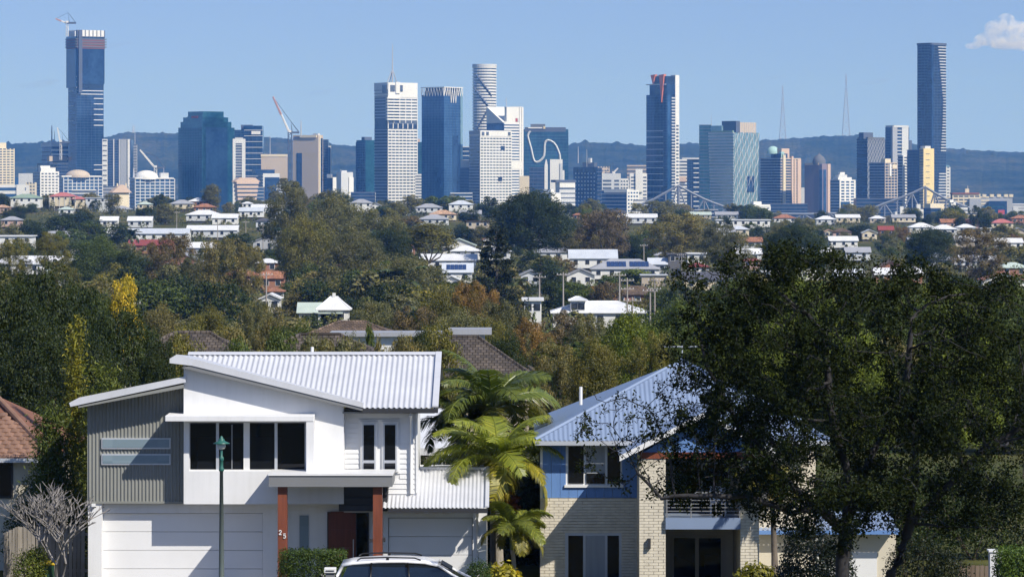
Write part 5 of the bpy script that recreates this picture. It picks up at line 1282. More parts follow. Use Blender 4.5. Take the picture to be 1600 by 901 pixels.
# a few more roofs between the trees, far and small
def fill_houses(n, seed):
    rng = random.Random(seed); done = 0; tries = 0; out = []
    while done < n and tries < 4000:
        tries += 1
        x = rng.uniform(0, 1600); Y = math.exp(rng.uniform(math.log(900), math.log(2400))); W = rng.uniform(9, 17); h = rng.uniform(4.5, 6.5)
        s = F / Y; X = PX(x, Y); yt = HY - (gz(X, Y) + h) * s
        if any(abs(x - (a + c) / 2) < (c - a) / 2 + W * s * .45 and abs(yt - b) < 11 for (a, b, c, d, Yh) in HOUSES): continue
        rf = rng.choice(['white', 'pale', 'grey', 'grey', 'pale', 'white', 'terra', 'red', 'dark', 'palegreen', 'brown']); wl_ = rng.choice(['white', 'cream', 'palegrey', 'grey', 'beige', 'brick'])
        kd = rng.choice(['hip', 'gable', 'gable', 'front'])
        r_ = house(x - W * s / 2, x + W * s / 2, yt, 'x', rf, wl_, kd, Y=Y, h=h); out.append((x, Y, rf, kd, r_)); done += 1
    words = dict(white='white', pale='pale blue', grey='grey', terra='terracotta', red='red', dark='dark', palegreen='pale green', brown='brown')
    kw = dict(hip='hip roofed house', gable='gabled house', front='gable fronted cottage')
    seen = {}
    for x, Y, rf, kd, r_ in sorted(out, key=lambda q: q[0]):
        k = 'small ' + words[rf] + ' ' + kw[kd] + (' far off below ' if Y > 1300 else ' midway below ') + min(SKY_X, key=lambda q: abs(q[0] - x))[1]
        seen.setdefault(k, []).append(r_)
    for k, l_ in seen.items():
        for i, r_ in enumerate(l_): r_['label'] = k if len(l_) == 1 else k + ', ' + ['leftmost', 'second', 'third', 'fourth'][min(i, 3)]
fill_houses(46, 8)
fill(175, 3, 1150, 2600, 7, 13, .9, 1.4)
fill(165, 4, 560, 1200, 6.5, 12, .9, 1.4)
fill(80, 5, 230, 560, 4, 8, 1.1, 1.6)
def leaf_mix():
    m, n, l, b = nmat('leaf_mix')
    c = ramp(n, l, tex(n, l, .05, 3, rough=.7), [(.34, (.035, .05, .016)), (.45, (.075, .10, .028)), (.55, (.14, .14, .045)), (.66, (.19, .165, .07))])
    g = n.new('ShaderNodeNewGeometry'); v = ramp(n, l, g.outputs['Random Per Island'], [(0, (.55, .57, .55)), (.6, (1, 1, 1)), (1, (1.5, 1.4, 1.1))])
    l.new(mixc(n, l, 1., c, v, 'MULTIPLY'), b.inputs['Base Color']); b.inputs['Roughness'].default_value = .6; b.inputs['Specular IOR Level'].default_value = .25
    M['leaf_mix'] = m
leaf_mix()
def undergrowth():
    """low shrubs and weeds between the houses, one uncountable mass"""
    rng = np.random.default_rng(77); C = []; N = []
    base = rng.normal(size=(60, 3)); base /= np.linalg.norm(base, axis=1, keepdims=True); base[:, 2] = np.abs(base[:, 2])
    n = 5200
    Ys = np.exp(rng.uniform(math.log(240), math.log(2600), n)); xs = rng.uniform(-40, 1640, n)
    for x, Y in zip(xs, Ys):
        X = PX(x, Y); z = gz(X, Y); r = rng.uniform(.9, 2.0) * (1 + Y / 2600)
        k = 26; j = rng.integers(0, 60, k); d = base[j]
        C.append(np.array([X, Y, z]) + d * np.array([r * 1.5, r * 1.2, r]) * rng.uniform(.6, 1.05, (k, 1))); N.append(d + rng.normal(size=(k, 3)) * .5)
    for (X, Y, z, W, ze) in FRONTS:
        if Y < 330: continue
        for i in range(max(2, int(W / 2.6))):
            if rng.random() < .22: continue
            r = rng.uniform(1.0, 1.9); hgt = min(ze * rng.uniform(.45, .95), ze - .3); k = 110; d = base[rng.integers(0, 60, k)]
            cx = X + rng.uniform(-.55, .55) * W; cy = Y - rng.uniform(1., 3.)
            C.append(np.array([cx, cy, z]) + d * np.array([r * 1.2, r, hgt]) * rng.uniform(.7, 1.05, (k, 1)) + rng.normal(size=(k, 3)) * .15); N.append(d + rng.normal(size=(k, 3)) * .5)
    C = np.concatenate(C); N = np.concatenate(N)
    v, q = leaf_quads(C, N, .62, rng, .7)
    o = meshobj('undergrowth', npmesh('undergrowth', v, q), M['leaf_mix']); tag(o, 'low olive shrubs and weeds between the suburb houses', 'undergrowth', kind='stuff')
undergrowth()

# ------------------------------------------------------------------ foreground: helpers
class Part:
    """parts given in world coordinates, kept under one root"""
    def __init__(s, root): s.r = root; s.o = root.location.copy()
    def __call__(s, name, mb, m, parent=None, **k):
        mb.v = [(v[0] - s.o.x, v[1] - s.o.y, v[2] - s.o.z) for v in mb.v]
        return mb.build(name, m, parent or s.r, **k)
def bxp(x0, x1, y0, y1, Y0, Y1, Yr=None, z0=None):
    """box from photograph columns x and rows y at the plane Y0, reaching back to Y1"""
    Yr = Yr or Y0
    return MB().box(PX(x0, Yr), PX(x1, Yr), Y0, Y1, PZ(y1, Yr) if z0 is None else z0, PZ(y0, Yr))
def polyp(pts, Y0, Y1, Yr=None, drop=0.):
    Yr = Yr or Y0
    mb = MB().prismy([(PX(x, Yr), PZ(y, Yr)) for x, y in pts], Y0, Y1)
    if drop: mb.v = [(x, y, z - drop * (y - Y0) / (Y1 - Y0)) for x, y, z in mb.v]
    return mb
def corrugated(cols, pitch, amp, nrm=V((0, 0, 1)), prof='sine'):
    """sheet through a list of (bottom point, top point) columns: interpolated and waved along nrm"""
    mb = MB(); cum = [0.]
    for q in range(len(cols) - 1): cum.append(cum[-1] + (cols[q + 1][0] - cols[q][0]).xy.length if abs(cols[q + 1][0].y - cols[q][0].y) < .01 else cum[-1] + abs(cols[q + 1][0].x - cols[q][0].x))
    total = cum[-1]; n = max(4, int(total / pitch)) * (6 if prof == 'sine' else 4)
    for i in range(n + 1):
        t = i / n * total; j = 0
        while j < len(cols) - 2 and cum[j + 1] < t: j += 1
        f = (t - cum[j]) / max(1e-6, cum[j + 1] - cum[j])
        b = cols[j][0].lerp(cols[j + 1][0], f); tp = cols[j][1].lerp(cols[j + 1][1], f)
        ph = i / n * total / pitch
        w = math.sin(ph * 2 * math.pi) if prof == 'sine' else (1 if (ph % 1) < .5 else -1)
        if prof != 'sine': w = [-1, -1, 1, 1][i % 4]
        mb.v += [tuple(b + nrm * amp * w), tuple(tp + nrm * amp * w)]
    for i in range(n): mb.f.append((2*i, 2*i + 2, 2*i + 3, 2*i + 1))
    return mb
def strokes(ch, c, s, r):
    """digit drawn as a bent rod"""
    d = {'2': [(-.4, .6), (-.2, .95), (.2, .95), (.4, .6), (.3, .25), (-.4, -.5), (-.4, -.55), (.45, -.55)], '5': [(.4, .95), (-.35, .95), (-.4, .3), (.1, .35), (.4, .1), (.35, -.35), (0, -.6), (-.4, -.45)]}[ch]
    return MB().tube([(c[0] + x * s, c[1], c[2] + z * s) for x, z in d], r, 6)

# ------------------------------------------------------------------ the white house, number 25
G1 = -12.5
def white_house():
    root = thing('modern_house', 'white rendered two storey house with sloping roofs and number 25', 'house', (PX(400, 105.7), 105.7, G1))
    P = Part(root); W = M['render_white']
    Yb, Yg, Yd, Yw, Yp = 105.0, 105.69, 106.11, 105.7, 106.4
    # upper white box with raking top; the front leaf is cut round the window
    P('wall', polyp([(287, 570.5), (287, 660), (537, 660), (537, 632.5)], Yb, Yb + .3), W)
    P('wall', bxp(287, 537, 735.5, 787, Yb, Yb + .3), W); P('wall', bxp(287, 295.5, 660, 735.5, Yb, Yb + .3), W); P('wall', bxp(477.5, 537, 660, 735.5, Yb, Yb + .3), W)
    P('wall', polyp([(287.3, 580), (287.3, 787), (537, 787), (537, 644)], Yb + .32, 110.0, Yb, .3), W)
    win = P('window', bxp(295.5, 477.5, 660, 735.5, Yb + .26, Yb + .3), M['dark_grey'])
    P('sill', bxp(295, 478, 733.5, 735.4, Yb + .06, Yb + .26), M['trim_white'], win)
    for a, b in ((297, 337.5), (342, 380.5), (390, 429), (433.5, 476)): P('pane', bxp(a, b, 662, 733, Yb + .2, Yb + .25), M['window_dark'], win)
    for a, b in ((295.6, 297), (337.5, 342), (380.5, 390), (429, 433.5), (476, 477.4)): P('mullion', bxp(a, b, 660.2, 733.4, Yb + .12, Yb + .26), M['alu'] if b - a < 6 else M['trim_white'], win)
    P('mullion', bxp(362, 362.8, 663, 732, Yb + .17, Yb + .2), M['alu'], win)
    # hood over the window
    P('window_hood', bxp(258, 490, 649, 658, Yb - .83, Yb, Yb - .83), W, bevel=.015); P('window_hood', bxp(258, 286.6, 649, 658, Yb + .002, Yg, Yb - .83), W); P('window_hood', bxp(478.5, 490, 658.2, 738.5, Yb - .81, Yb, Yb - .83), W)
    # blade roof over the box
    yb_ = lambda x: 556 + (x - 265) * .2483
    P('blade_roof', polyp([(265, 567), (265, 560), (276, 553.5), (567, 628.5), (567, 636.5), (300, 571)], Yb - .47, 110.2, Yb - .47, .33), M['metal_white'])
    P('fascia', polyp([(283, 574), (300, 571.3), (566, 636.8), (566, 641.5)], Yb - .44, Yb - .05, Yb - .47), M['fascia_grey'])
    # main roof
    Ye, Yr_ = 104.9, 110.0; ze = PZ(637, Ye); zr = PZ(552.5, Yr_); sl = (zr - ze) / (Yr_ - Ye)
    nrm = V((0, -sl, 1)).normalized(); cols = []
    for x in (270, 300, 350, 400, 450, 500, 540, 566, 567.5, 600, 684):
        Y0 = Ye
        if x < 567: Y0 = min(Yr_ - .05, max(Ye, (PZ(yb_(x) + 3.0, Yb - .47) - ze + sl * Ye + .0582 * (Yb - .47)) / (sl + .0582)))
        cols.append((V((PX(x, Ye), Y0, ze + (Y0 - Ye) * sl)), V((PX(x, Ye), Yr_, zr))))
    P('roof_sheet', corrugated(cols, .166, .023, nrm), M['metal_white'], smooth=True)
    xa, xb = PX(270, Ye), PX(684, Ye)
    P('roof_sheet', MB().poly([(xa, Yr_, zr), (xb, Yr_, zr), (xb, Yr_ + 4.5, zr - 1.3), (xa, Yr_ + 4.5, zr - 1.3)]), M['metal_white'])
    P('ridge_cap', MB().obox((xa, Yr_ - .22, zr - .02), (xb - xa, 0, 0), (0, .22, .06), (0, 0, .03)), M['metal_white'])
    P('barge_cap', MB().obox((xb - .17, Ye - .02, ze + .03), (.19, 0, 0), (0, Yr_ - Ye, zr - ze), (0, 0, .05)), M['metal_white'])
    P('gutter', bxp(566.5, 684.5, 637.6, 644.5, Ye - .13, Ye + .02, Ye), M['dark_grey'])
    P('soffit', MB().box(PX(537, Yw), xb - .1, Ye + .05, Yw, ze - .17, ze - .12), M['fascia_grey'])
    P('vent_pipe', MB().tube([(PX(487, 111), 111.3, zr - .6), (PX(487, 111), 111.3, zr + .16)], .05, 8), M['trim_white'])
    # boarded wall
    core = P('wall', MB().box(PX(537.2, Yw), PX(651, Yw), Yw + .03, 110., PZ(800, Yw), ze - .1), W)
    x1 = PX(651, Yw); P('gable_end', MB().poly([(x1 - .01, Ye + .8, ze - .1), (x1 - .01, 110., ze - .1), (x1 - .01, 110, zr - .1)]), W)
    y = 771.
    while y > 646:
        for a, b in (((537.5, 561.5), (624.5, 650.5)) if 656 < y < 740 or 656 < y - 7.9 < 740 else ((537.5, 650.5),)):
            P('weatherboard', MB().obox((PX(a, Yw), Yw, PZ(y, Yw)), (PX(b, Yw) - PX(a, Yw), 0, 0), (0, .03, 0), (0, .022, PZ(y - 7.5, Yw) - PZ(y, Yw))), M['board_white'])
        y -= 7.9
    P('corner_stop', bxp(649.8, 652.4, 645, 770, Yw - .03, Yw + .2), M['trim_white'])
    P('downpipe', MB().tube([(PX(643, Yw), Ye, ze - .2), (PX(643, Yw), Yw - .08, ze - .45), (PX(643, Yw), Yw - .08, PZ(770, Yw))], .045, 8), M['trim_white'], smooth=True)
    P('cover_panel', bxp(561.5, 624.5, 655, 739.5, Yw - .01, Yw + .04), M['trim_white'])
    for a in (563.5, 596.5):
        w_ = P('window', bxp(a, a + 26, 658.5, 737, Yw - .06, Yw + .02), M['trim_white'])
        P('frame', bxp(a + 2.5, a + 23.5, 661, 734.5, Yw - .085, Yw - .02), M['alu'], w_)
        P('pane', bxp(a + 4.6, a + 21.2, 663.5, 718, Yw - .1, Yw - .05), M['window_dark'], w_); P('pane', bxp(a + 4.6, a + 21.2, 723, 732.5, Yw - .1, Yw - .05), M['window_dark'], w_)
    # entry canopy, posts, porch
    Yc = 103.4
    P('canopy', bxp(420, 613, 742.5, 760, Yc, Yb, Yc), M['fascia_grey']); P('canopy_cap', bxp(419, 614, 739.5, 742.4, Yc - .04, Yb, Yc), M['trim_white'])
    P('canopy', MB().box(PX(540, Yc), PX(613, Yc), Yb + .01, Yw, PZ(760, Yc), PZ(742.5, Yc)), M['fascia_grey'])
    for x in (434.3, 583): 
        c = P('post', MB().box(PX(x, Yc + .3), PX(x + 14.5, Yc + .3), Yc + .2, Yc + .5, G1 - .2, PZ(760.2, Yc)), M['timber'])
        if x < 500:
            for ch, cx, cy in (('2', 438.2, 831.5), ('5', 445, 837)): P('digit', strokes(ch, (PX(cx, Yc + .3), Yc + .18, PZ(cy, Yc + .3)), .085, .016), M['trim_white'], c)
    P('wall', MB().box(PX(412, Yp), PX(606, Yp), Yp, Yp + .25, G1 - .3, PZ(760, Yp)), W)
    P('ceiling', MB().box(PX(431, Yb), PX(606, Yb), Yb + .02, Yp, PZ(772, Yb), PZ(760.5, Yb)), M['dark_grey'])
    bk = P('bulkhead', bxp(530, 606, 760.5, 797, 105.15, 106.1, 105.4), M['dark_grey'])
    for i in range(3): P('slat', bxp(531, 605, 765 + i * 11, 773 + i * 11, 105.11, 105.15, 105.4), M['dark_grey'], bk)
    fr = P('door_frame', MB().box(PX(511.5, Yp), PX(576.5, Yp), Yp - .06, Yp - .005, G1, PZ(799, Yp)), M['dark_grey'])
    dr = P('front_door', MB().box(PX(513.5, Yp), PX(556, Yp), Yp - .1, Yp - .05, G1, PZ(801, Yp)), M['door_wood'])
    P('handle', MB().tube([(PX(552.5, Yp), Yp - .17, PZ(841, Yp)), (PX(552.5, Yp), Yp - .17, PZ(872, Yp))], .018, 8), M['alu'], dr)
    for i in range(4): P('door_panel', MB().box(PX(517, Yp), PX(550, Yp), Yp - .12, Yp - .09, G1 + .15 + i * .56, G1 + .62 + i * .56), M['door_wood'], dr)
    P('sidelight', MB().box(PX(558, Yp), PX(574.5, Yp), Yp - .08, Yp - .05, G1, PZ(801, Yp)), M['window_dark'], fr)
    P('slot_window', bxp(468, 482, 805, 861, Yp - .04, Yp + .02), M['window_frost'])
    P('letter_plate', bxp(578, 583, 840, 846, Yc + .1, Yc + .2, Yc + .3), M['dark_grey']); P('wall_lamp', bxp(597.5, 602, 840, 846, Yc + .25, Yc + .45, Yc + .3), M['dark_grey'])
    # left garage
    P('wall', bxp(138, 436, 786, 800.5, Yd - .12, 110., Yd), W)
    P('wall', MB().box(PX(411, Yd), PX(436, Yd), Yd - .12, 110., G1 - .3, PZ(800.4, Yd)), W); P('pier', MB().box(PX(137.5, Yg), PX(158.5, Yg), Yg + .03, Yd + .2, G1 - .3, PZ(786.5, Yg)), W)
    gd = P('garage_door', MB().box(PX(158, Yd), PX(411, Yd), Yd + .05, Yd + .12, G1, PZ(800.4, Yd)), M['fascia_grey'])
    y = 801.5
    while y < 918: P('door_panel', bxp(159.5, 410.5, y, min(y + 28.3, 920), Yd, Yd + .06), M['board_white'], gd, bevel=.008); y += 28.9
    P('wall', MB().box(PX(138, Yd), PX(436, Yd), Yd + .2, 110., G1 - .3, PZ(801, Yd)), W)
    # grey ribbed volume
    P('wall', polyp([(136.5, 636), (136.5, 783), (287, 783), (287, 606)], Yg + .05, 110., Yg, .28), M['clad_grey'])
    c0 = [(V((PX(136.3, Yg), Yg, PZ(783, Yg))), V((PX(136.3, Yg), Yg, PZ(631, Yg)))), (V((PX(286.9, Yg), Yg, PZ(783, Yg))), V((PX(286.9, Yg), Yg, PZ(601, Yg))))]
    P('ribbed_cladding', corrugated(c0, .108, .016, V((0, -1, 0)), 'step'), M['clad_grey'])
    P('base_trim', bxp(136, 287, 782.5, 786, Yg - .03, Yd, Yg), M['clad_grey'])
    for a in (684, 708.8):
        w_ = P('louvre_window', bxp(158.5, 266.5, a, a + 17, Yg - .07, Yg + .02), M['alu'])
        P('pane', bxp(160.5, 264.5, a + 2, a + 14.8, Yg - .085, Yg - .06), M['window_frost'], w_)
    P('side_roof', polyp([(110, 635), (108, 629), (124, 620.5), (290, 587.5), (290, 597)], Yg - .9, 110.2, Yg - .9, .30), M['metal_white'])
    P('fascia', polyp([(122, 637), (122, 634), (286.5, 600.5), (286.5, 606)], Yg - .86, Yg - .02, Yg - .9), M['clad_grey'])
    P('camera_box', bxp(143, 149, 786.5, 791, Yg - .1, Yg + .05), M['trim_white'])
    # right garage wing
    Y0, Y1 = 104.6, 108.2; z0 = PZ(793, Y0); z1 = PZ(731.5, Y1)
    nr = V((0, -(z1 - z0) / (Y1 - Y0), 1)).normalized()
    P('roof_sheet', corrugated([(V((PX(598, Y0), Y0, z0)), V((PX(598, Y0), Y1, z1))), (V((PX(761.5, Y0), Y0, z0)), V((PX(761.5, Y0), Y1, z1)))], .125, .018, nr), M['metal_white'], smooth=True)
    P('barge_cap', MB().obox((PX(758, Y0), Y0, z0 + .02), (.12, 0, 0), (0, Y1 - Y0, z1 - z0), (0, 0, .05)), M['metal_white']); P('ridge_cap', MB().box(PX(652, Y1), PX(761, Y0), Y1 - .12, Y1 + .1, z1 - .02, z1 + .05), M['metal_white'])
    P('gutter', bxp(606, 762, 793.6, 800.5, Y0 - .12, Y0 + .02, Y0), M['dark_grey'])
    Yq = 105.55
    P('wall', MB().box(PX(599, Yq), PX(760, Yq), Yq + .2, 110., G1 - .3, z0 + .2), W); P('wall', bxp(599, 760, 798, 808, Yq, Yq + .2), W)
    P('wall', MB().box(PX(599, Yq), PX(606.5, Yq), Yq, Yq + .2, G1 - .3, PZ(808.1, Yq)), W); P('pier', MB().box(PX(738.5, Yq), PX(760, Yq), Yq - .06, Yq + .2, G1 - .3, PZ(800, Yq)), W)
    P('downpipe', MB().tube([(PX(746, Y0), Y0, z0 - .15), (PX(746, Yq), Yq - .12, z0 - .4), (PX(746, Yq), Yq - .12, G1)], .04, 8), M['trim_white'], smooth=True)
    gd = P('garage_door', MB().box(PX(606.5, Yq), PX(738.5, Yq), Yq + .14, Yq + .19, G1, PZ(808, Yq)), M['fascia_grey'])
    y = 809.
    while y < 918: P('door_panel', bxp(607.5, 737.5, y, min(y + 28.3, 920), Yq + .08, Yq + .15), M['board_white'], gd, bevel=.008); y += 28.9
    P('upper_wall', MB().box(PX(652.4, Y1), PX(761, Y0) - .15, Y1 + .1, 110., G1, z1 - .03), W)
white_house()
house(648, 712, 655, 'low white skillion roof between the white house and the palms', 'white', 'white', 'skillion', Y=119, rh=1.0, dep=6, windows=False)

# ------------------------------------------------------------------ blue house
G2 = -12.7
def blue_house():
    root = thing('weatherboard_house', 'cream brick and blue board two storey house half hidden by dark tree', 'house', (PX(1000, 108), 108, G2))
    P = Part(root); Yf = 108.
    B = M['metal_blue']
    Ye = 107.4; ze = PZ(688, Ye); Ya = 112.4; za = PZ(563, Ya)
    xl, xr, xa = PX(836, Ye), PX(1296, Ye), PX(1066, Ya)
    Yk = 2 * Ya - Ye
    nr = V((0, -(za - ze) / (Ya - Ye), 1)).normalized()
    P('roof_sheet', corrugated([(V((xl, Ye, ze)), V((xl, Ye, ze))), (V((xa, Ye, ze)), V((xa, Ya, za))), (V((xr, Ye, ze)), V((xr, Ye, ze)))], .15, .013, nr), B, smooth=True)
    P('roof_sheet', MB().poly([(xl, Ye, ze), (xa, Ya, za), (xl, Yk, ze)]), B); P('roof_sheet', MB().poly([(xr, Ye, ze), (xr, Yk, ze), (xa, Ya, za)]), B); P('roof_sheet', MB().poly([(xl, Yk, ze), (xa, Ya, za), (xr, Yk, ze)]), B)
    P('hip_cap', MB().tube([(xl, Ye, ze + .03), (xa, Ya, za + .03), (xr, Ye, ze + .03)], .07, 6), B)
    P('gutter', MB().box(xl, xr, Ye - .12, Ye, ze - .14, ze - .01), M['alu'])
    P('vent_pipe', MB().tube([(PX(907, 111), 110.6, PZ(632, 110.6)), (PX(907, 111), 110.6, PZ(604, 110.6))], .055, 8), M['trim_white'])
    P('antenna', MB().tube([(xa, Ya, za), (xa, Ya, za + .5), ], .02, 5), M['alu']); P('antenna', MB().tube([(xa - .6, Ya, za + .46), (xa + .5, Ya, za + .46)], .02, 5), M['alu'])
    # walls
    P('wall', MB().box(PX(845, Yf), PX(1280, Yf), Yf + 1.3, 116., G2 - .3, ze - .05), M['cream'])
    P('wall', MB().box(PX(845, Yf), PX(1000, Yf), Yf + .08, 116., G2 - .3, ze - .05), M['mortar'])
    for i in range(11):
        a = 848 + i * 13.7
        yb2 = 777
        if a < 972 and a + 13.7 > 884:
            P('blue_board', bxp(a, a + 13.3, 758, yb2, Yf + .02, Yf + .09), M['blue_board'])
            if a + 13 > 884 and a < 884: P('blue_board', bxp(a, 884, 692, 758, Yf + .02, Yf + .09), M['blue_board'])
            if a < 972 and a + 13 > 972: P('blue_board', bxp(972, a + 13.3, 692, 758, Yf + .02, Yf + .09), M['blue_board'])
        else: P('blue_board', bxp(a, a + 13.3, 692, yb2, Yf + .02, Yf + .09), M['blue_board'])
    P('corner_trim', bxp(844, 848, 690, 778, Yf, Yf + .1), M['trim_white'])
    w_ = P('window', bxp(883.5, 972.5, 693, 759, Yf + .03, Yf + .1), M['trim_white'])
    for a, b, m in ((888, 912, 'window_dark'), (916, 945, 'curtain'), (949, 969, 'window_dark')): P('pane', bxp(a, b, 697, 755, Yf + .0, Yf + .04), M[m], w_)
    P('pane', bxp(916, 945, 739, 755, Yf - .02, Yf + .01), M['window_dark'], w_); P('sill', bxp(882, 974, 757, 761, Yf - .05, Yf + .05), M['trim_white'], w_)
    # bricks
    def bricks(x0, x1, z0, z1, Y, face, skip=None, name='brick_courses'):
        rng = random.Random(int(x0 * 7 + z1)); mb = MB(); z = z1; row = 0
        bh, bl = .092, .30
        while z > z0:
            x = x0 - (bl / 2 if row % 2 else 0)
            while x < x1:
                a, b = max(x, x0), min(x + bl - .012, x1); iv = [(a, b)]
                if skip and z - bh / 2 < skip[3]: iv = [(a, min(b, skip[0])), (max(a, skip[1]), b)]
                for a, b in iv:
                    if b - a > .03:
                        q = rng.uniform(-.006, .006); mb.box(a, b, Y - .02 + q, Y + .07, z - bh + .010, z)
                x += bl
            z -= bh; row += 1
        P(name, mb, M['brick_cream'], kind='stuff', color=(.68, .62, .50))
    zb = PZ(778, Yf)
    bricks(PX(844, Yf), PX(1000, Yf), G2, zb, Yf, 0, (PX(883, Yf), PX(971, Yf), G2, PZ(831, Yf)))
    w_ = P('window', MB().box(PX(883, Yf), PX(971, Yf), Yf + .0, Yf + .1, G2 + .1, PZ(831, Yf)), M['alu'])
    for a, b, m in ((888, 911, 'window_dark'), (915, 945, 'curtain'), (949, 967, 'window_dark')): P('pane', MB().box(PX(a, Yf), PX(b, Yf), Yf - .02, Yf + .05, G2 + .2, PZ(836, Yf)), M[m], w_)
    # pillar and right pier
    Yq = 105.4
    for a, b, yt in ((999, 1040, 712), (1157, 1186, 705)):
        P('pillar', MB().box(PX(a, Yq) + .02, PX(b, Yq) - .02, Yq + .05, Yf + 1.4, G2 - .3, PZ(yt, Yq)), M['mortar'])
        bricks(PX(a, Yq), PX(b, Yq), G2, PZ(yt, Yq), Yq, 0)
    lamp = P('wall_lamp', MB().box(PX(1012, Yq), PX(1016.5, Yq), Yq - .16, Yq - .02, PZ(856, Yq), PZ(840, Yq)), M['dark_grey'])
    # balcony
    Yc = 105.3
    P('balcony_slab', bxp(1040, 1157, 808.5, 826, Yc - .05, Yf + 1.3, Yc), M['metal_blue'])
    rail = P('balcony_rail', bxp(1040, 1157, 768, 770.5, Yc, Yc + .05, Yc), M['fascia_grey'])
    for i in range(6): P('rail_bar', bxp(1040.5, 1156.5, 775 + i * 5.6, 776.2 + i * 5.6, Yc + .01, Yc + .03, Yc), M['fascia_grey'], rail)
    for x in (1041, 1079, 1118, 1155): P('rail_post', bxp(x, x + 1.8, 769, 808.4, Yc + .005, Yc + .045, Yc), M['fascia_grey'], rail)
    d = P('balcony_door', bxp(1052, 1140, 722, 806, Yf + 1.22, Yf + 1.28, Yf + 1.2), M['alu'])
    for a, b in ((1055, 1095), (1098, 1137)): P('pane', bxp(a, b, 725, 804, Yf + 1.18, Yf + 1.23, Yf + 1.2), M['window_dark'], d)
    d = P('patio_door', MB().box(PX(1050, Yf + 1.2), PX(1130, Yf + 1.2), Yf + 1.2, Yf + 1.28, G2, PZ(837, Yf + 1.2)), M['cream'])
    for a, b in ((1053, 1086), (1092, 1126)): P('pane', MB().box(PX(a, Yf + 1.2), PX(b, Yf + 1.2), Yf + 1.16, Yf + 1.22, G2 + .05, PZ(840, Yf + 1.2)), M['window_dark'], d)
    # front gable
    Yv = 104.9; ax, az = PX(1100, Yv), PZ(645, Yv); lx, lz = PX(968, Yv), PZ(713, Yv); rx, rz = PX(1209, Yv), PZ(690, Yv)
    rx, rz = PX(1212, Yv), PZ(703, Yv)
    P('gable_roof', MB().poly([(lx, Yv, lz), (ax, Yv, az), (ax, 111.5, az), (lx, 108.2, lz)]).poly([(ax, Yv, az), (rx, Yv, rz), (rx, 108.2, rz), (ax, 111.5, az)]), B)
    for (x0, z0), (x1, z1) in (((lx, lz), (ax, az)), ((ax, az), (rx, rz))):
        P('barge_board', MB().obox((x0, Yv - .05, z0 - .14), (x1 - x0, 0, z1 - z0), (0, .045, 0), (0, 0, .17)), M['trim_white'])
    P('gable_end', MB().prismy([(lx + .6, PZ(712, Yv)), (rx - .3, PZ(706, Yv)), (ax, az - .2)], Yv + .5, Yv + .6), M['blue_board'])
    P('gable_beam', bxp(1000, 1186, 706, 716, Yv + .45, Yv + .7, Yv + .5), M['timber'])
    # right wing with garage
    Yw = 109.5; zt = PZ(828, Yw - .6)
    P('wing_wall', MB().box(PX(1182, Yw), PX(1400, Yw), Yw, 114., G2 - .3, zt), M['cream'])
    cols = [(V((PX(1176, Yw - .6), Yw - .6, zt)), V((PX(1206, Yw + 2), Yw + 2.2, PZ(799, Yw + 2)))), (V((PX(1405, Yw - .6), Yw - .6, zt)), V((PX(1390, Yw + 2), Yw + 2.2, PZ(799, Yw + 2))))]
    P('wing_roof', corrugated(cols, .15, .018), B, smooth=True); P('wing_gutter', MB().box(PX(1176, Yw - .6), PX(1405, Yw - .6), Yw - .7, Yw - .6, zt - .12, zt), M['blue_board'])
    P('garage_door', MB().box(PX(1230, Yw), PX(1370, Yw), Yw - .04, Yw + .02, G2, PZ(862, Yw)), M['board_white'])
blue_house()
ch = thing('balcony_chair', 'metal framed chair behind the balcony rail of the blue house', 'chair', (PX(1122, 106.2), 106.2, PZ(808.5, 105.3)))
MB().box(-.25, .25, -.22, .22, .38, .42).build('seat', M['alu'], ch); MB().obox((-.25, .2, .42), (.5, 0, 0), (0, .04, 0), (0, .15, .45)).build('backrest', M['alu'], ch)
for sx in (-.23, .23):
    for sy in (-.2, .2): MB().tube([(sx, sy, 0), (sx, sy, .4)], .018, 6).build('leg', M['alu'], ch)

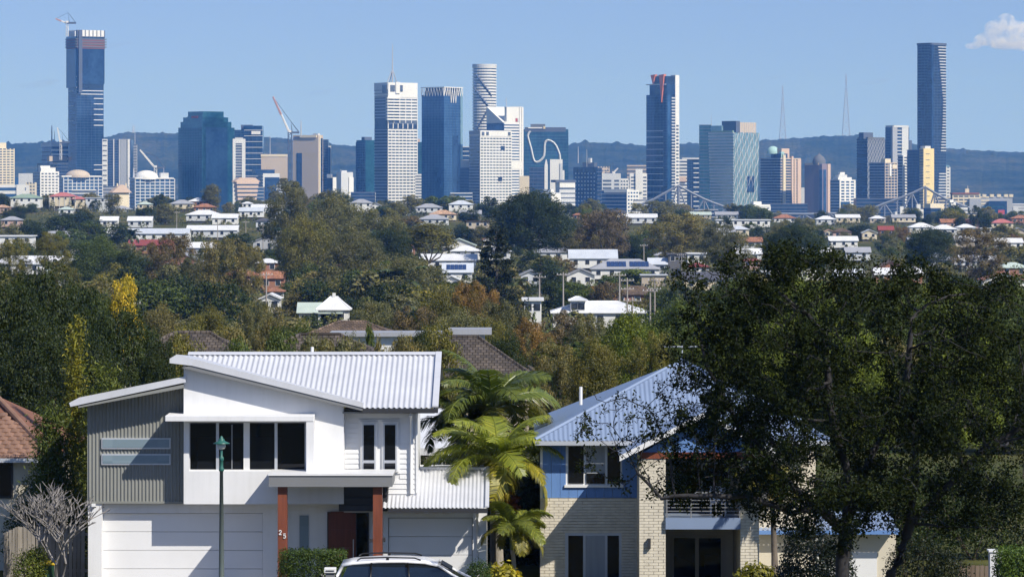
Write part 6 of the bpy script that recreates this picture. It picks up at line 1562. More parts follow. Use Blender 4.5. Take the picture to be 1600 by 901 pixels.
# ------------------------------------------------------------------ left neighbour with tiled roof
def tile_house():
    Y = 112.; root = thing('tiled_house', 'cream house with terracotta tiled roof cut by the left edge', 'house', (PX(10, Y), Y, G2))
    P = Part(root); ze = PZ(715, Y - .5); Yt = Y + 5.2; zt = PZ(612, Yt)
    xe = PX(82, Y - .5); xt = PX(-14, Yt); x0 = PX(-150, Y)
    Yb = Y - .5; L = math.hypot(Yt - Yb, zt - ze); u = V((0, (Yt - Yb) / L, (zt - ze) / L)); n = V((0, -u.z, u.y))
    P('roof_deck', MB().poly([(x0, Yb, ze - .04), (xe, Yb, ze - .04), (xt, Yt, zt - .04), (x0, Yt, zt - .04)]).poly([(xe, Yb, ze - .04), (xe, Yt + 4, ze - .04), (xt, Yt, zt - .04)]), M['terracotta'], color=(.22, .10, .06))
    tw, tl = .30, .36
    mb = MB()
    for i in range(5):
        t = i / 4; mb.v += [(tw * t, 0, .03 + .035 * math.sin(math.pi * t)), (tw * t, tl * 1.12, .005 + .03 * math.sin(math.pi * t)), (tw * t, 0, -.01)]
    for i in range(4): a = 3 * i; mb.f += [(a, a + 3, a + 4, a + 1), (a + 2, a + 5, a + 3, a)]
    me = bpy.data.meshes.new('tile'); me.from_pydata(mb.v, [], mb.f); me.materials.append(M['terracotta'])
    rng = random.Random(4); deck_rot = math.atan2(u.z, u.y)
    r_ = 0
    while r_ * tl < L:
        f = r_ * tl / L; xe_r = xe + (xt - xe) * f; c_ = 0
        while True:
            x = PX(-24, Y) + c_ * tw + (.15 if r_ % 2 else 0); c_ += 1
            if x + tw > xe_r: break
            p = V((x, Yb, ze)) + u * (r_ * tl)
            o = bpy.data.objects.new('tile', me); col.objects.link(o); o.parent = root; o.location = p - root.location
            o.rotation_euler = (deck_rot + rng.uniform(-.015, .015), 0, 0); k = rng.uniform(.8, 1.15); o.color = (.27 * k, .155 * k, .105 * k, 1)
        r_ += 1
    P('hip_cap', MB().tube([(xe, Yb, ze + .05), (xt, Yt, zt + .05)], .10, 8), M['terracotta'], color=(.27, .155, .105)); P('ridge_cap', MB().tube([(xt, Yt, zt + .05), (x0, Yt, zt + .05)], .10, 8), M['terracotta'], color=(.27, .155, .105))
    P('gutter', MB().box(x0, xe, Yb - .12, Yb, ze - .14, ze - .01), M['alu'])
    P('wall', MB().box(x0, PX(66, Y), Y, Y + 8, G2 - .3, ze - .1), M['cream'])
    w_ = P('window', bxp(-4, 20, 720, 778, Y - .04, Y + .02), M['dark_grey']); P('pane', bxp(0, 17, 723, 775, Y - .06, Y - .02), M['window_dark'], w_)
tile_house()

# ------------------------------------------------------------------ foreground plants
def leaf_volume(name, label, cat, loc, boxes, n, leaf, c, seed, group=None, core=None, mat_='leaf', jitter=.06, obj='hedge'):
    """clipped or loose shrub: leaves over the surface of boxes / ellipsoids given in local metres (cx,cy,cz,rx,ry,rz,kind)"""
    rng = np.random.default_rng(seed); root = thing(obj, label, cat, loc, 0, group); C = []; N = []
    tot = sum(b[3] * b[4] + b[4] * b[5] + b[3] * b[5] for b in boxes)
    for cx, cy, cz, rx, ry, rz, kd in boxes:
        k = int(n * (rx * ry + ry * rz + rx * rz) / tot)
        d = rng.normal(size=(k, 3)); d /= np.linalg.norm(d, axis=1, keepdims=True)
        if kd == 'box': p = d / np.abs(d).max(1, keepdims=True); p = np.sign(p) * np.abs(p) ** .8
        else: p = d
        depth = rng.uniform(.45, 1.02, (k, 1)) ** .6
        C.append(np.array([cx, cy, cz]) + p * depth * np.array([rx, ry, rz]) + rng.normal(size=(k, 3)) * jitter); N.append(p + rng.normal(size=(k, 3)) * .7)
    v, q = leaf_quads(np.concatenate(C), np.concatenate(N), leaf, rng, .6)
    meshobj('foliage', npmesh('foliage', v, q), M[mat_], root, color=c)
    mb = MB()
    for cx, cy, cz, rx, ry, rz, kd in boxes:
        for a in range(5):
            t = a * 1.3; mb.tube([(cx, cy, cz - rz), (cx + math.cos(t) * rx * .6, cy + math.sin(t) * ry * .6, cz + rz * .6)], [.03, .01], 5)
    mb.build('stem', M['bark'], root, color=(.1, .08, .06))
    return root
def gl(x, Y): return (PX(x, Y), Y, gz(PX(x, Y), Y))
leaf_volume('h', 'clipped dark green hedge beside the front porch post', 'hedge', gl(489, 100.5), [(0, 0, .75, .98, .45, .78, 'box')], 26000, .05, (.06, .10, .022), 1, jitter=.03)
for x, lab, sd in ((1590, 'bright green leafy hedge at the bottom right corner', 2),):
    leaf_volume('h', lab, 'hedge', gl(x, 92), [(0, 0, 1.0, .55, .6, 1.05, 'box')], 22000, .06, (.09, .15, .03), sd)
leaf_volume('s', 'dark clipped shrub mass behind the bare frangipani', 'shrub', gl(78, 110.5), [(0, 0, 2.2, 1.2, .8, 1.35, 'ell'), (.4, .3, 1.2, 1., .8, 1.2, 'ell'), (-.8, .2, 1., .8, .8, 1.4, 'ell')], 16000, .07, (.05, .075, .022), 3, obj='shrub')
leaf_volume('s', 'yellow green leafy shrub in front of the paling fence', 'shrub', gl(46, 103), [(0, 0, .7, .55, .5, .75, 'ell'), (.2, .1, 1.0, .4, .4, .5, 'ell')], 5000, .06, (.14, .17, .03), 4, obj='shrub')
leaf_volume('s', 'round dark green shrub beside the right garage', 'shrub', gl(748, 102), [(0, 0, .55, .42, .42, .56, 'ell')], 5000, .05, (.05, .09, .02), 5, obj='shrub')
leaf_volume('s', 'yellow croton bush under the small palm', 'shrub', gl(784, 102.5), [(0, 0, .5, .5, .4, .5, 'ell'), (.3, .1, .4, .35, .3, .42, 'ell')], 1500, .14, (.42, .36, .04), 6, obj='shrub')
leaf_volume('s', 'red leaved cordyline bush between the houses', 'shrub', gl(790, 110), [(0, 0, 2.2, .45, .4, .6, 'ell')], 900, .16, (.30, .10, .05), 7, obj='shrub')
for i, (x, Y, w, h, c, lab) in enumerate(((720, 117, 1.3, 3.6, (.03, .05, .018), 'dark shrub wall behind the right garage wing'), (800, 116, 1.5, 4.0, (.03, .045, .018), 'dark shrub thicket behind the tall palm trunk'), (835, 114, .8, 3.2, (.04, .06, .02), 'dark shrub against the left wall of the blue house'),
                                       (765, 122, 1.8, 5.2, (.05, .065, .025), 'tall dark shrubs far behind the palms'), (690, 128, 1.6, 4.2, (.07, .08, .03), 'olive shrubs behind the low white skillion roof'), (20, 122, 3.0, 5.0, (.03, .045, .017), 'dark thicket behind the terracotta tiled roof'),
                                       (120, 120, 2.2, 5.0, (.03, .045, .017), 'dark thicket behind the bamboo'), (1330, 118, 4.2, 3.6, (.05, .08, .02), 'green thicket right of the blue house'), (1520, 116, 3.6, 3.4, (.045, .07, .02), 'dark green thicket behind the right garden fence'))):
    leaf_volume('s', lab, 'shrub', gl(x, Y), [(0, 0, h * .5, w, .9, h * .52, 'ell'), (w * .4, .3, h * .35, w * .7, .8, h * .4, 'ell'), (-w * .5, .2, h * .4, w * .6, .8, h * .42, 'ell')], 14000, .10, c, 20 + i, obj='shrub', jitter=.15)
leaf_volume('s', 'yellow leaved shrub at the foot of the dark tree', 'shrub', gl(1180, 101), [(0, 0, .55, .7, .4, .5, 'ell')], 1800, .13, (.20, .19, .03), 40, obj='shrub')
leaf_volume('s', 'dark glossy shrub in front of the blue house garage', 'shrub', gl(1262, 96), [(0, 0, 1.3, .8, .6, 1.45, 'ell'), (.7, .1, 1.0, .7, .5, 1.1, 'ell'), (-.5, -.1, .7, .5, .5, .8, 'ell')], 14000, .075, (.02, .03, .014), 41, obj='shrub', mat_='leaf_gloss')
leaf_volume('s', 'dark shrub right of the twin trunks of the dark tree', 'shrub', gl(1430, 96), [(0, 0, 1.1, .9, .6, 1.1, 'ell'), (.9, .1, .9, .7, .5, .9, 'ell')], 9000, .07, (.025, .035, .015), 42, obj='shrub')

def palm(x, yc, Y, L, nf, c, label, seed, trunk=(.30, .27, .22), rise=(.2, 1.38), lw=.034, r=.1):
    rng = random.Random(seed); X = PX(x, Y); zg = gz(X, Y); zc = PZ(yc, Y) - zg
    root = thing('palm_tree', label, 'palm tree', (X, Y, zg), 0, None)
    MB().tube([(.1, 0, -.3), (.05, .03, zc * .5), (0, 0, zc - .55)], [r * 1.5, r, r * .9], 10).build('trunk', M['bark'], root, True, color=trunk)
    MB().tube([(0, 0, zc - .6), (0, 0, zc - .3), (0, 0, zc + .15)], [r * .95, r * 1.15, r * .5], 10).build('crownshaft', M['leaf_gloss'], root, True, color=(.16, .20, .05))
    for i in range(nf):
        k = i / max(1, nf - 1); rs = rise[0] + (rise[1] - rise[0]) * k; az = i * 2.39996 + rng.uniform(-.25, .25)
        me = frond_mesh(L * rng.uniform(.85, 1.1), 1.35 + .5 * (1 - k) + rng.uniform(-.2, .25), 86, .33, rs, seed * 50 + i, lw, .55)
        o = meshobj('frond', me, None, root); o.location = (0, 0, zc); o.rotation_euler = (rng.uniform(-.5, .5), 0, az); q = rng.uniform(.75, 1.25)
        cc = (c[0] * q * (1.25 if k < .3 else 1), c[1] * q, c[2] * q); o.color = (*cc, 1)
    return root
palm(777, 722, 108.5, 2.6, 22, (.23, .265, .038), 'tall feathery palm between the white house and the blue house', 1)
palm(768, 640, 112.5, 2.7, 18, (.12, .155, .036), 'taller palm rising behind the feathery palm', 2, rise=(.3, 1.45))
palm(720, 660, 114, 2.3, 14, (.05, .075, .022), 'dark palm behind the white house beside the low skillion roof', 6)
palm(800, 828, 105.5, 1.5, 16, (.18, .21, .04), 'small low palm in front of the shrubs between the houses', 3, r=.07)
palm(1207, 765, 105.0, 1.3, 13, (.22, .20, .04), 'slim palm with yellowing fronds right of the balcony', 4, trunk=(.16, .13, .10), r=.09)

def bamboo():
    rng = random.Random(5); nr = np.random.default_rng(5); Y = 115.
    for x0, top, n, c, lab, Y in ((118, 488, 5, (.24, .23, .035), 'tall yellowing bamboo column left of the white house', 115.), (150, 545, 9, (.13, .16, .035), 'leafy green bamboo clump left of the white house', 114.5), (78, 610, 10, (.095, .125, .03), 'dark leafy bamboo over the tiled roof corner', 109.8)):
        X = PX(x0, Y); zg = gz(X, Y); H = PZ(top, Y) - zg
        root = thing('bamboo_clump', lab, 'bamboo', (X, Y, zg), 0, None); C = []; N = []
        for i in range(n):
            a = rng.uniform(0, 6.28); s = rng.uniform(.1, .9) * (.25 if n == 5 else 1); h = H * rng.uniform(.75, 1.0)
            tip = V((math.cos(a) * s, math.sin(a) * s * .6, h))
            MB().tube([(math.cos(a) * s * .3, math.sin(a) * .2, 0), (tip.x * .6, tip.y * .6, h * .5), tip], [.04, .035, .01], 6).build('culm', M['bark'], root, True, color=(.22, .20, .07))
            k = 700
            t = nr.uniform(.35, 1.0, (k, 1)); sp = .42 * (1.15 - t * .6) * (.6 if n == 5 else 1)
            C.append(np.array([[tip.x, tip.y, h]]) * t + nr.normal(size=(k, 3)) * np.hstack([sp, sp, sp * .6]) * .8); N.append(nr.normal(size=(k, 3)) + np.array([0, -.3, .3]))
        v, q = leaf_quads(np.concatenate(C), np.concatenate(N), .15, nr, .3)
        meshobj('foliage', npmesh('foliage', v, q), M['leaf'], root, color=c)
bamboo()

def frangipani():
    rng = random.Random(9); Y = 103.; root = thing('bare_frangipani', 'leafless grey frangipani with forking branches by the fence', 'bare tree', gl(92, Y), 0, None)
    mb = MB()
    def grow(p, d, l, r, k):
        e = p + d * l; mb.tube([p, p.lerp(e, .5) + V((rng.uniform(-.02, .02), 0, 0)), e], [r, r * .92, r * .85], 6)
        if k == 0: return
        for i in range(3 if k > 2 else 2):
            a = rng.uniform(0, 6.28); s = d + V((math.cos(a), math.sin(a), .25)) * rng.uniform(.55, .85); grow(e, s.normalized(), l * rng.uniform(.68, .85), r * .78, k - 1)
    for a in (0.3, 2.5, 4.4): grow(V((0, 0, 0)), V((math.cos(a) * .22, math.sin(a) * .2, 1)).normalized(), 1.0, .038, 5)
    mb.build('branches', M['bark'], root, True, color=(.27, .25, .235))
frangipani()

# ------------------------------------------------------------------ fences, bin, letterbox, gate post
def fence(pts, label, h, c, pw=.13):
    root = thing('paling_fence', label, 'fence', (pts[0][0], pts[0][1], gz(*pts[0])), 0, None); rng = random.Random(3)
    me = bpy.data.meshes.new('paling'); b = MB().box(0, pw - .012, -.01, .01, 0, h); me.from_pydata(b.v, [], b.f); me.materials.append(M['paling'])
    o0 = root.location
    for (xa, ya), (xb, yb) in zip(pts[:-1], pts[1:]):
        L = math.hypot(xb - xa, yb - ya); a = math.atan2(yb - ya, xb - xa)
        for i in range(int(L / pw)):
            t = i * pw / L; x = xa + (xb - xa) * t; y = ya + (yb - ya) * t
            o = bpy.data.objects.new('paling', me); col.objects.link(o); o.parent = root; o.location = V((x, y, gz(x, y) - .05 + rng.uniform(-.02, .02))) - o0
            o.rotation_euler = (rng.uniform(-.02, .02), rng.uniform(-.012, .012), a); q = rng.uniform(.75, 1.2); o.color = (c[0] * q, c[1] * q, c[2] * q, 1)
        for z in (.35, h - .35):
            MB().obox(V((xa, ya + .03, gz(xa, ya) + z)) - o0, (xb - xa, yb - ya, gz(xb, yb) - gz(xa, ya)), (0, .04, 0), (0, 0, .09)).build('rail', M['paling'], root, color=c)
fence([(PX(6, 104.5), 104.5), (PX(30, 107.5), 107.5), (PX(138, 107.5), 107.5)], 'grey weathered paling fence left of the white house', 1.85, (.30, .27, .23))
fence([(PX(1496, 98), 98.), (PX(1546, 98), 98.)], 'brown timber paling fence at the bottom right', 1.25, (.20, .15, .11))
def bin_():
    root = thing('wheelie_bin', 'dark green wheelie bin with yellow lid by the paling fence', 'bin', gl(73, 103.3))
    b = MB(); b.v = [(-.2, -.24, .08), (.2, -.24, .08), (.2, .24, .08), (-.2, .24, .08), (-.27, -.3, .95), (.27, -.3, .95), (.27, .3, .95), (-.27, .3, .95)]; b.f = [(0,3,2,1),(4,5,6,7),(0,1,5,4),(1,2,6,5),(2,3,7,6),(3,0,4,7)]
    b.build('body', mat('bin_green', (.02, .06, .03), .5, .1, 2.), root, bevel=.02)
    MB().prismy([(-.29, .95), (.29, .95), (.27, 1.02), (-.27, 1.04)], -.32, .34).build('lid', mat('bin_yellow', (.62, .42, .02), .5, .1, 2.), root, bevel=.015)
    for s in (-.22, .22): MB().tube([(s - .03, .26, .1), (s + .03, .26, .1)], .1, 12).build('wheel', M['dark_grey'], root)
    MB().tube([(-.24, .36, .93), (.24, .36, .93)], .02, 6).build('handle', M['dark_grey'], root)
bin_()
def letterbox():
    Y = 98.; root = thing('letterbox', 'small white topped letterbox in front of the hedge', 'letterbox', gl(516, Y))
    H = PZ(886, Y) - root.location.z
    MB().box(-.13, .13, -.1, .1, 0, H - .14).build('post', M['fascia_grey'], root); MB().box(-.17, .17, -.16, .16, H - .14, H).build('box', M['trim_white'], root, bevel=.015)
    MB().box(-.12, .12, -.175, -.155, H - .09, H - .06).build('slot', M['dark_grey'], root)
letterbox()
gp = thing('gate_post', 'white rendered gate post with flat cap at the bottom right', 'gate post', gl(1555, 97)); hh = PZ(858, 97) - gp.location.z
MB().box(-.17, .17, -.17, .17, -.2, hh - .05).build('shaft', M['render_white'], gp); MB().box(-.21, .21, -.21, .21, hh - .05, hh).build('cap', M['trim_white'], gp)

# ------------------------------------------------------------------ street lamp
def street_lamp():
    Y = 98.; root = thing('street_lamp', 'green heritage street lamp with dish shade before the white house', 'street lamp', gl(346, Y)); z0 = root.location.z
    H = PZ(686, Y) - z0
    MB().tube([(0, 0, -.2), (0, 0, 1.2), (0, 0, H - .9)], [.085, .075, .05], 12).build('post', M['post_metal'], root, True)
    MB().lathe([(.06, H - .92), (.075, H - .9), (.075, H - .84), (.05, H - .8), (.05, H - .62), (.07, H - .6), (.07, H - .52), (.035, H - .48), (.035, H - .26)], 14).build('collar', M['lamp_green'], root, True)
    MB().lathe([(.02, H - .3), (.10, H - .27), (.125, H - .2), (.11, H - .11), (.06, H - .1)], 16).build('lantern_bowl', mat('lamp_glass', (.6, .62, .58), .2, .05, 1.), root, True)
    MB().lathe([(.06, H - .115), (.235, H - .125), (.24, H - .11), (.13, H - .06), (.09, H - .03), (.085, H + .01), (.04, H + .04), (.045, H + .07), (.0, H + .11)], 20).build('shade', M['lamp_green'], root, True)
street_lamp()

# ------------------------------------------------------------------ white wagon
def car():
    Y = 94.6; zc = PZ(869, Y) - 1.60; ROOTX = PX(525, Y)
    root = thing('station_wagon', 'white station wagon with black roof rails parked in front', 'car', (ROOTX, Y, zc))
    WH = mat('car_white', (.80, .80, .80), .22, .02, 1., spec=.6); GL = glassmat('car_glass', (.006, .012, .022), (.012, .02, .034), (2, 2, 2), .04, 0., .8); BK = mat('car_black', (.015, .015, .016), .4, .1, 2.)
    # stations along x: (x, half width, sill z, belt z)
    st = [(0.0, .70, .42, .86), (.12, .82, .32, .92), (.6, .87, .26, .95), (1.6, .89, .25, .95), (2.8, .89, .25, .94), (3.5, .88, .26, .90), (4.1, .85, .28, .84), (4.55, .74, .34, .74), (4.72, .52, .42, .66)]
    mb = MB(); k = 0
    for x, w, s, b in st:
        for p in ((-w * .93, s), (-w, s + (b - s) * .35), (-w * .985, s + (b - s) * .75), (-w * .93, b), (w * .93, b), (w * .985, s + (b - s) * .75), (w, s + (b - s) * .35), (w * .93, s)): mb.v.append((x, p[0], p[1]))
    for i in range(len(st) - 1):
        for j in range(8): a = i * 8 + j; c_ = i * 8 + (j + 1) % 8; mb.f.append((a, c_, c_ + 8, a + 8))
    mb.f.append(tuple(range(7, -1, -1))); mb.f.append(tuple(range(8 * len(st) - 8, 8 * len(st))))
    o = mb.build('body', WH, root, True); sd = o.modifiers.new('sub', 'SUBSURF'); sd.levels = 1; sd.render_levels = 2
    # greenhouse: glass shell, then roof skin above it
    gs = [(.12, .70, .93), (.36, .64, 1.40), (.9, .63, 1.50), (1.8, .64, 1.525), (2.55, .63, 1.47), (2.95, .62, 1.36), (3.72, .70, .93)]
    mb = MB()
    for x, w, z in gs: mb.v += [(x, -w - .13 * (z < 1.0), z), (x, w + .13 * (z < 1.0), z)]
    for i in range(len(gs) - 1): mb.f.append((2*i, 2*i + 1, 2*i + 3, 2*i + 2))
    for s in (0, 1):
        mb.f.append(tuple((2*i + s) for i in (range(len(gs)) if s else range(len(gs) - 1, -1, -1))))
    mb.build('glasshouse', GL, root)
    rs = [(.20, .66, 1.47), (.5, .66, 1.535), (1.2, .66, 1.585), (1.9, .66, 1.59), (2.5, .655, 1.555), (2.85, .64, 1.475)]
    mb = MB()
    for x, w, z in rs: mb.v += [(x, -w - .01, z - .085), (x, -w * .96, z - .02), (x, -w * .6, z + .005), (x, w * .6, z + .005), (x, w * .96, z - .02), (x, w + .01, z - .085)]
    for i in range(len(rs) - 1):
        for j in range(5): a = 6 * i + j; mb.f.append((a, a + 1, a + 7, a + 6))
        mb.f.append((6*i + 5, 6*i, 6*i + 6, 6*i + 11))
    mb.f.append((5, 4, 3, 2, 1, 0)); e = 6 * (len(rs) - 1); mb.f.append(tuple(e + q for q in range(6)))
    mb.build('roof', WH, root, True)
    for s in (-1, 1):
        for pts, nm, m, r in (([(2.86, s * .645, 1.43), (3.25, s * .70, 1.18), (3.75, s * .80, .92)], 'windscreen_pillar', WH, .04), ([(.22, s * .66, 1.42), (.08, s * .74, 1.15), (.06, s * .80, .92)], 'rear_pillar', WH, .05),
                              ([(1.02, s * .67, 1.50), (.98, s * .83, .94)], 'door_pillar', BK, .03), ([(2.02, s * .67, 1.50), (2.08, s * .83, .94)], 'door_pillar', BK, .03)):
            MB().tube(pts, r, 6).build(nm, m, root, True)
        rail = MB().tube([(.62, s * .6, 1.56), (.72, s * .6, 1.625), (1.4, s * .6, 1.645), (2.2, s * .6, 1.63), (2.38, s * .6, 1.57)], .02, 8).build('roof_rail', BK, root, True)
        MB().box(1.42, 1.5, s * .6 - .018, s * .6 + .018, 1.57, 1.64).build('rail_foot', BK, rail)
        MB().box(2.95, 3.08, s * .93 - .1, s * .93 + .1, .98, 1.12).build('mirror', WH, root, bevel=.03)
        MB().box(4.52, 4.66, s * .58 - .14, s * .58 + .14, .60, .70).build('headlight', M['trim_white'], root, bevel=.02); MB().box(-.02, .06, s * .62 - .1, s * .62 + .1, .68, .86).build('tail_light', G['red'], root, bevel=.01)
        for x in (.88, 3.72):
            w_ = MB().lathe([(.0, -.1), (.24, -.1), (.31, -.09), (.325, -.05), (.325, .05), (.31, .09), (.24, .1), (0, .1)], 24).build('wheel', BK, root, True); w_.rotation_euler = (math.pi / 2, 0, 0); w_.location = (x, s * .82, .325)
            h_ = MB().lathe([(.0, -.105), (.2, -.105), (.215, -.1)], 12).build('rim', M['alu'], w_); h_.scale = (1, 1, s)
    MB().obox((2.93, -.5, 1.44), (.30, 0, -.17), (0, .9, 0), (.02, 0, .03)).build('windscreen_edge', BK, root)
    MB().box(-.03, .02, -.25, .25, .62, .74).build('number_plate', M['trim_white'], root)
car()

# ------------------------------------------------------------------ the big dark tree
def big_tree():
    Y = 88.; S = F / Y; rng = np.random.default_rng(21)
    X0 = PX(1335, Y); zg = gz(X0, Y)
    root = thing('large_tree', 'huge dark spreading tree with twin trunks in front of the blue house', 'tree', (X0, Y, zg))
    def L(x, y, dy=0): return np.array([(x - 800) / S - X0, dy, (HY - y) / S - zg])
    A = []
    for cx, cy, rx, ry, dp, n in ((1345, 560, 260, 180, 4.2, 900), (1180, 560, 150, 165, 3.2, 330), (1310, 700, 300, 110, 4., 420), (1060, 690, 150, 110, 2.4, 260), (1130, 640, 120, 110, 2.6, 160), (1300, 800, 130, 55, 2.2, 110), (1560, 600, 190, 190, 3.8, 420), (1120, 470, 90, 85, 2., 140), (1085, 570, 85, 85, 2., 120), (1110, 745, 100, 55, 2., 100), (1200, 700, 100, 90, 3., 120), (1230, 410, 90, 40, 2., 70), (1500, 780, 120, 50, 2.5, 80), (960, 680, 80, 90, 1.5, 60)):
        p = rng.normal(size=(n, 3)); p /= np.linalg.norm(p, axis=1, keepdims=True); p *= rng.uniform(.15, 1, (n, 1)) ** .45
        for q in p: A.append(L(cx + q[0] * rx, cy + q[2] * ry, q[1] * dp))
    A = np.array(A); alive = np.ones(len(A), bool)
    nodes = []; par = []
    def chain(pts, p0=-1):
        prev = p0
        for a, b in zip(pts[:-1], pts[1:]):
            a = np.array(a); b = np.array(b); k = max(1, int(np.linalg.norm(b - a) / .3))
            for i in range(k):
                nodes.append(a + (b - a) * (i + 1) / k + rng.normal(size=3) * .02); par.append(prev); prev = len(nodes) - 1
        return prev
    g = lambda x, y, dy=0: L(x, y, dy)
    nodes.append(np.array([g(1316, 995)[0], 0, -.2])); par.append(-1)
    f1 = chain([nodes[0], g(1314, 900), g(1322, 830)], 0)
    chain([nodes[f1], g(1285, 790, -.4), g(1235, 795, -.8), g(1170, 770, -1.2), g(1110, 768, -1.4), g(1030, 770, -1.2)], f1)
    chain([nodes[f1], g(1250, 770, .3), g(1200, 720, .2), g(1150, 660, 0)], f1)
    chain([nodes[f1], g(1325, 740, .2), g(1300, 640, .4), g(1290, 520, .3)], f1)
    chain([nodes[f1], g(1350, 760, 1.2), g(1400, 660, 1.6)], f1)
    nodes.append(np.array([g(1392, 1000)[0], .5, -.2])); par.append(-1); s2 = len(nodes) - 1
    f2 = chain([nodes[s2], g(1398, 900, .5), g(1425, 820, .4)], s2)
    chain([nodes[f2], g(1480, 760, .2), g(1540, 700, 0), g(1600, 660, -.4)], f2)
    chain([nodes[f2], g(1430, 720, -.4), g(1410, 600, -.8), g(1420, 500, -.6)], f2)
    chain([nodes[f2], g(1500, 820, -.8), g(1580, 815, -1.2)], f2)
    P = np.array(nodes)
    near = np.full(len(A), -1); nd = np.full(len(A), 1e9)
    def upd(i0):
        Q = np.array(nodes[i0:])
        d = np.linalg.norm(A[:, None, :] - Q[None], axis=2); j = d.argmin(1); m = d[np.arange(len(A)), j]
        b = m < nd; nd[b] = m[b]; near[b] = j[b] + i0
    upd(0)
    for it in range(90):
        act = alive & (nd < 4.5)
        if not act.any(): break
        i0 = len(nodes)
        for k in np.unique(near[act]):
            sel = act & (near == k); d = A[sel] - nodes[k]; d /= np.linalg.norm(d, axis=1, keepdims=True) + 1e-9
            v = d.sum(0); ln = np.linalg.norm(v)
            if ln < 1e-3: continue
            nodes.append(nodes[k] + v / ln * .26 + rng.normal(size=3) * .035); par.append(int(k))
        if len(nodes) == i0: break
        upd(i0); alive &= nd > .30
    N = len(nodes); P = np.array(nodes); par_ = np.array(par)
    kids = [[] for _ in range(N)]
    for i, p in enumerate(par): 
        if p >= 0: kids[p].append(i)
    area = np.zeros(N)
    for i in range(N - 1, -1, -1):
        area[i] = max(area[i], .0065 ** 2.3) if not kids[i] else sum(area[k] for k in kids[i])
    # nodes may precede their children only; order of creation guarantees it
    rad = area ** (1 / 2.3)
    rad = np.minimum(np.where(rad > .02, rad * 1.55, rad), .31)
    mb = MB(); done = set()
    roots = [i for i in range(N) if par[i] < 0]
    stack = [(r_, None) for r_ in roots]
    while stack:
        i, p = stack.pop(); pts = []; rr = []
        if p is not None: pts.append(P[p]); rr.append(rad[i])
        while True:
            pts.append(P[i]); rr.append(rad[i])
            if not kids[i]: break
            ks = sorted(kids[i], key=lambda k: -rad[k])
            for k in ks[1:]: stack.append((k, i))
            i = ks[0]
        if len(pts) > 1: mb.tube([V(q) for q in pts], [float(max(.011, q)) for q in rr], 8 if rr[0] > .08 else 5 if rr[0] > .02 else 3, cap=False)
    mb.build('trunk', M['bark'], root, True, color=(.035, .033, .034))
    tips = np.where(rad < .021)[0]
    C = []; Nn = []
    px_x = (P[:, 0] + X0) * S + 800
    for i in tips:
        dens = 44 if px_x[i] > 1110 else 30 if px_x[i] > 1030 else 14
        cl = mnoise.noise(V(P[i]) * .75) + .5 * mnoise.noise(V(P[i]) * 1.9)
        dens *= 1.75 if cl > .05 else (.9 if cl > -.15 else .28)
        k = rng.poisson(dens * (1.5 if not kids[i] else .8))
        if k == 0: continue
        C.append(P[i] + rng.normal(size=(k, 3)) * (.12 if px_x[i] > 1130 else .085)); Nn.append(rng.normal(size=(k, 3)) + np.array([0, 0, .5]))
    C = np.concatenate(C); Nn = np.concatenate(Nn)
    v, q = leaf_quads(C, Nn, .082, rng, .6)
    meshobj('crown', npmesh('crown', v, q), M['leaf_shaded'], root, color=(.021, .030, .009))  # shade over the crown is put into this very dark leaf colour
    print('tree nodes', N, 'leaves', len(C))
big_tree()
drive = MB().poly([(PX(160, 106), 106.05, -12.49), (PX(160, 98), 97., gz(0, 97) + .02), (PX(430, 98), 97., gz(0, 97) + .02), (PX(430, 106), 106.05, -12.49)]).build('driveway', M['concrete']); drive['kind'] = 'structure'
MB().box(-60, 60, 90.8, 97.0, -12.6, gz(0, 94) + .02).build('road', M['tarmac'])['kind'] = 'structure'

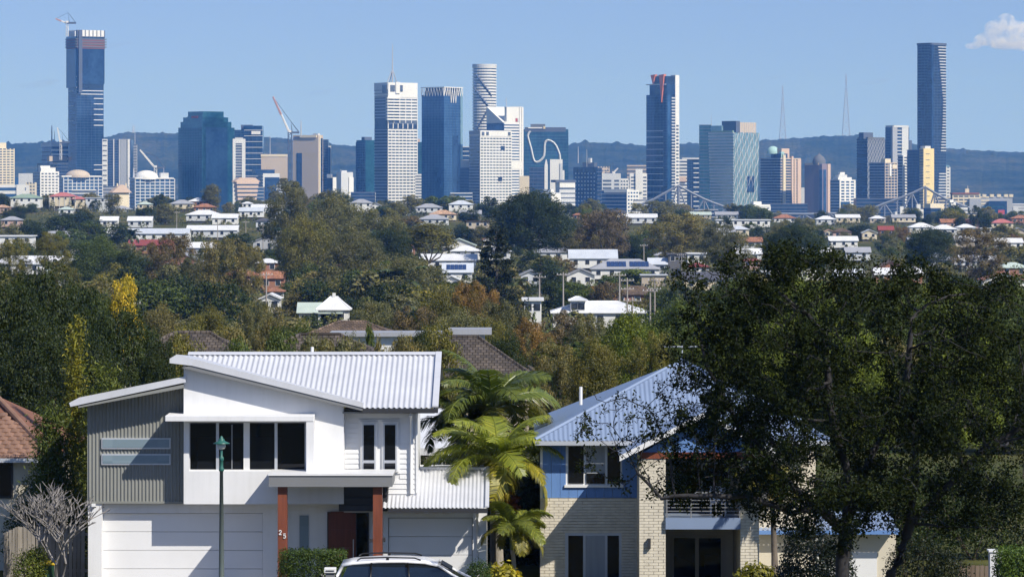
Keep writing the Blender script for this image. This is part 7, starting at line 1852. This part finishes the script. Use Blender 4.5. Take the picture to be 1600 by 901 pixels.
# ------------------------------------------------------------------ clouds, beyond and above the haze
def cloud(x, y, puffs, label, dens, Y=20000., c=(1, 1, 1), noise_=True, voxel=10.):
    k = Y / F; root_loc = at(x, y, Y); rng = random.Random(int(x)); mb = MB()
    for dx, dy, r, sq in puffs:
        o = V((dx * k, rng.uniform(-6, 6) * k, -dy * k)); rr = r * k; n = 10
        mb.lathe([(max(.01, rr * math.sin(math.pi * i / n)), -rr * sq * math.cos(math.pi * i / n)) for i in range(n + 1)], 16, o)
    m = bpy.data.materials.new('cloud_vapour'); m.use_nodes = True; n = m.node_tree.nodes; l = m.node_tree.links; n.remove(n['Principled BSDF'])
    pv = n.new('ShaderNodeVolumePrincipled'); pv.inputs['Color'].default_value = (*c, 1); pv.inputs['Density'].default_value = dens
    pv.inputs['Anisotropy'].default_value = 0.
    if noise_:
        f = tex(n, l, .022, 4); r_ = ramp(n, l, f, [(.38, (0, 0, 0)), (.72, (1, 1, 1))])
        mu = n.new('ShaderNodeMath'); mu.operation = 'MULTIPLY'; mu.inputs[1].default_value = dens; l.new(r_, mu.inputs[0]); l.new(mu.outputs[0], pv.inputs['Density'])
    l.new(pv.outputs[0], n['Material Output'].inputs['Volume'])
    o = mb.build('cloud', m); o.location = root_loc
    rm = o.modifiers.new('union', 'REMESH'); rm.mode = 'VOXEL'; rm.voxel_size = voxel
    tag(o, label, 'cloud', 'clouds in the sky')
cloud(1560, 48, [(0, 0, 20, .9), (12, -12, 17, .9), (-22, 14, 17, .6), (30, 2, 22, .8), (-40, 24, 14, .4), (10, 20, 30, .35), (45, 22, 30, .35), (55, -4, 18, .8), (-8, -4, 15, .8)], 'small pale cumulus cloud at the top right corner', .02)
for x, y, w, lab in ((1210, 122, 20, 'faint grey wisp above the left hill mast'), (1368, 128, 26, 'faint grey wisp right of the right hill mast'), (500, 145, 28, 'faint grey wisp left of the masted white tower'), (185, 70, 24, 'faint grey wisp right of the tallest left tower'), (62, 132, 34, 'faint grey wisp left of the tallest left tower'), (920, 50, 14, 'tiny grey wisp high in the middle of the sky')):
    cloud(x, y, [(0, 0, w * .6, .3), (w * .5, -w * .12, w * .5, .3), (-w * .6, w * .1, w * .5, .25)], lab, .0035, c=(.45, .55, .8), voxel=8.)
# ------------------------------------------------------------------ labels of the many trees
def label_trees():
    from collections import defaultdict
    grp = defaultdict(list)
    def place(x, yt, Y):
        if Y < 340: return 'close behind the foreground houses'
        nm = min(SKY_X, key=lambda s: abs(s[0] - x))[1]
        return ('far off below ' if Y > 1150 else 'midway below ') + nm
    for r_, x, yt, Y, word, form, size in TREES:
        grp[(size + ' ' + word + ' ' + form, place(x, yt, Y))].append((x, r_))
    od = ['leftmost', 'second from left', 'third from left', 'fourth from left', 'fifth from left', 'sixth from left', 'seventh from left', 'eighth from left', 'ninth from left', 'tenth from left', 'eleventh from left', 'twelfth from left']
    for (a, b), lst in grp.items():
        lst.sort(key=lambda q: q[0])
        for i, (x, r_) in enumerate(lst):
            s = a + ' ' + b
            if len(lst) > 1: s += ', ' + (od[i] if i < len(od) else 'one of several')
            w = s.split()
            if len(w) > 16: s = s.replace('round crowned tree', 'round tree').replace('loose crowned gum tree', 'loose gum').replace('flat topped spreading tree', 'flat tree').replace('low bushy shrub', 'shrub').replace('in the middle distance', 'midway').replace('on the far ridge', 'far off')
            r_['label'] = s
label_trees()
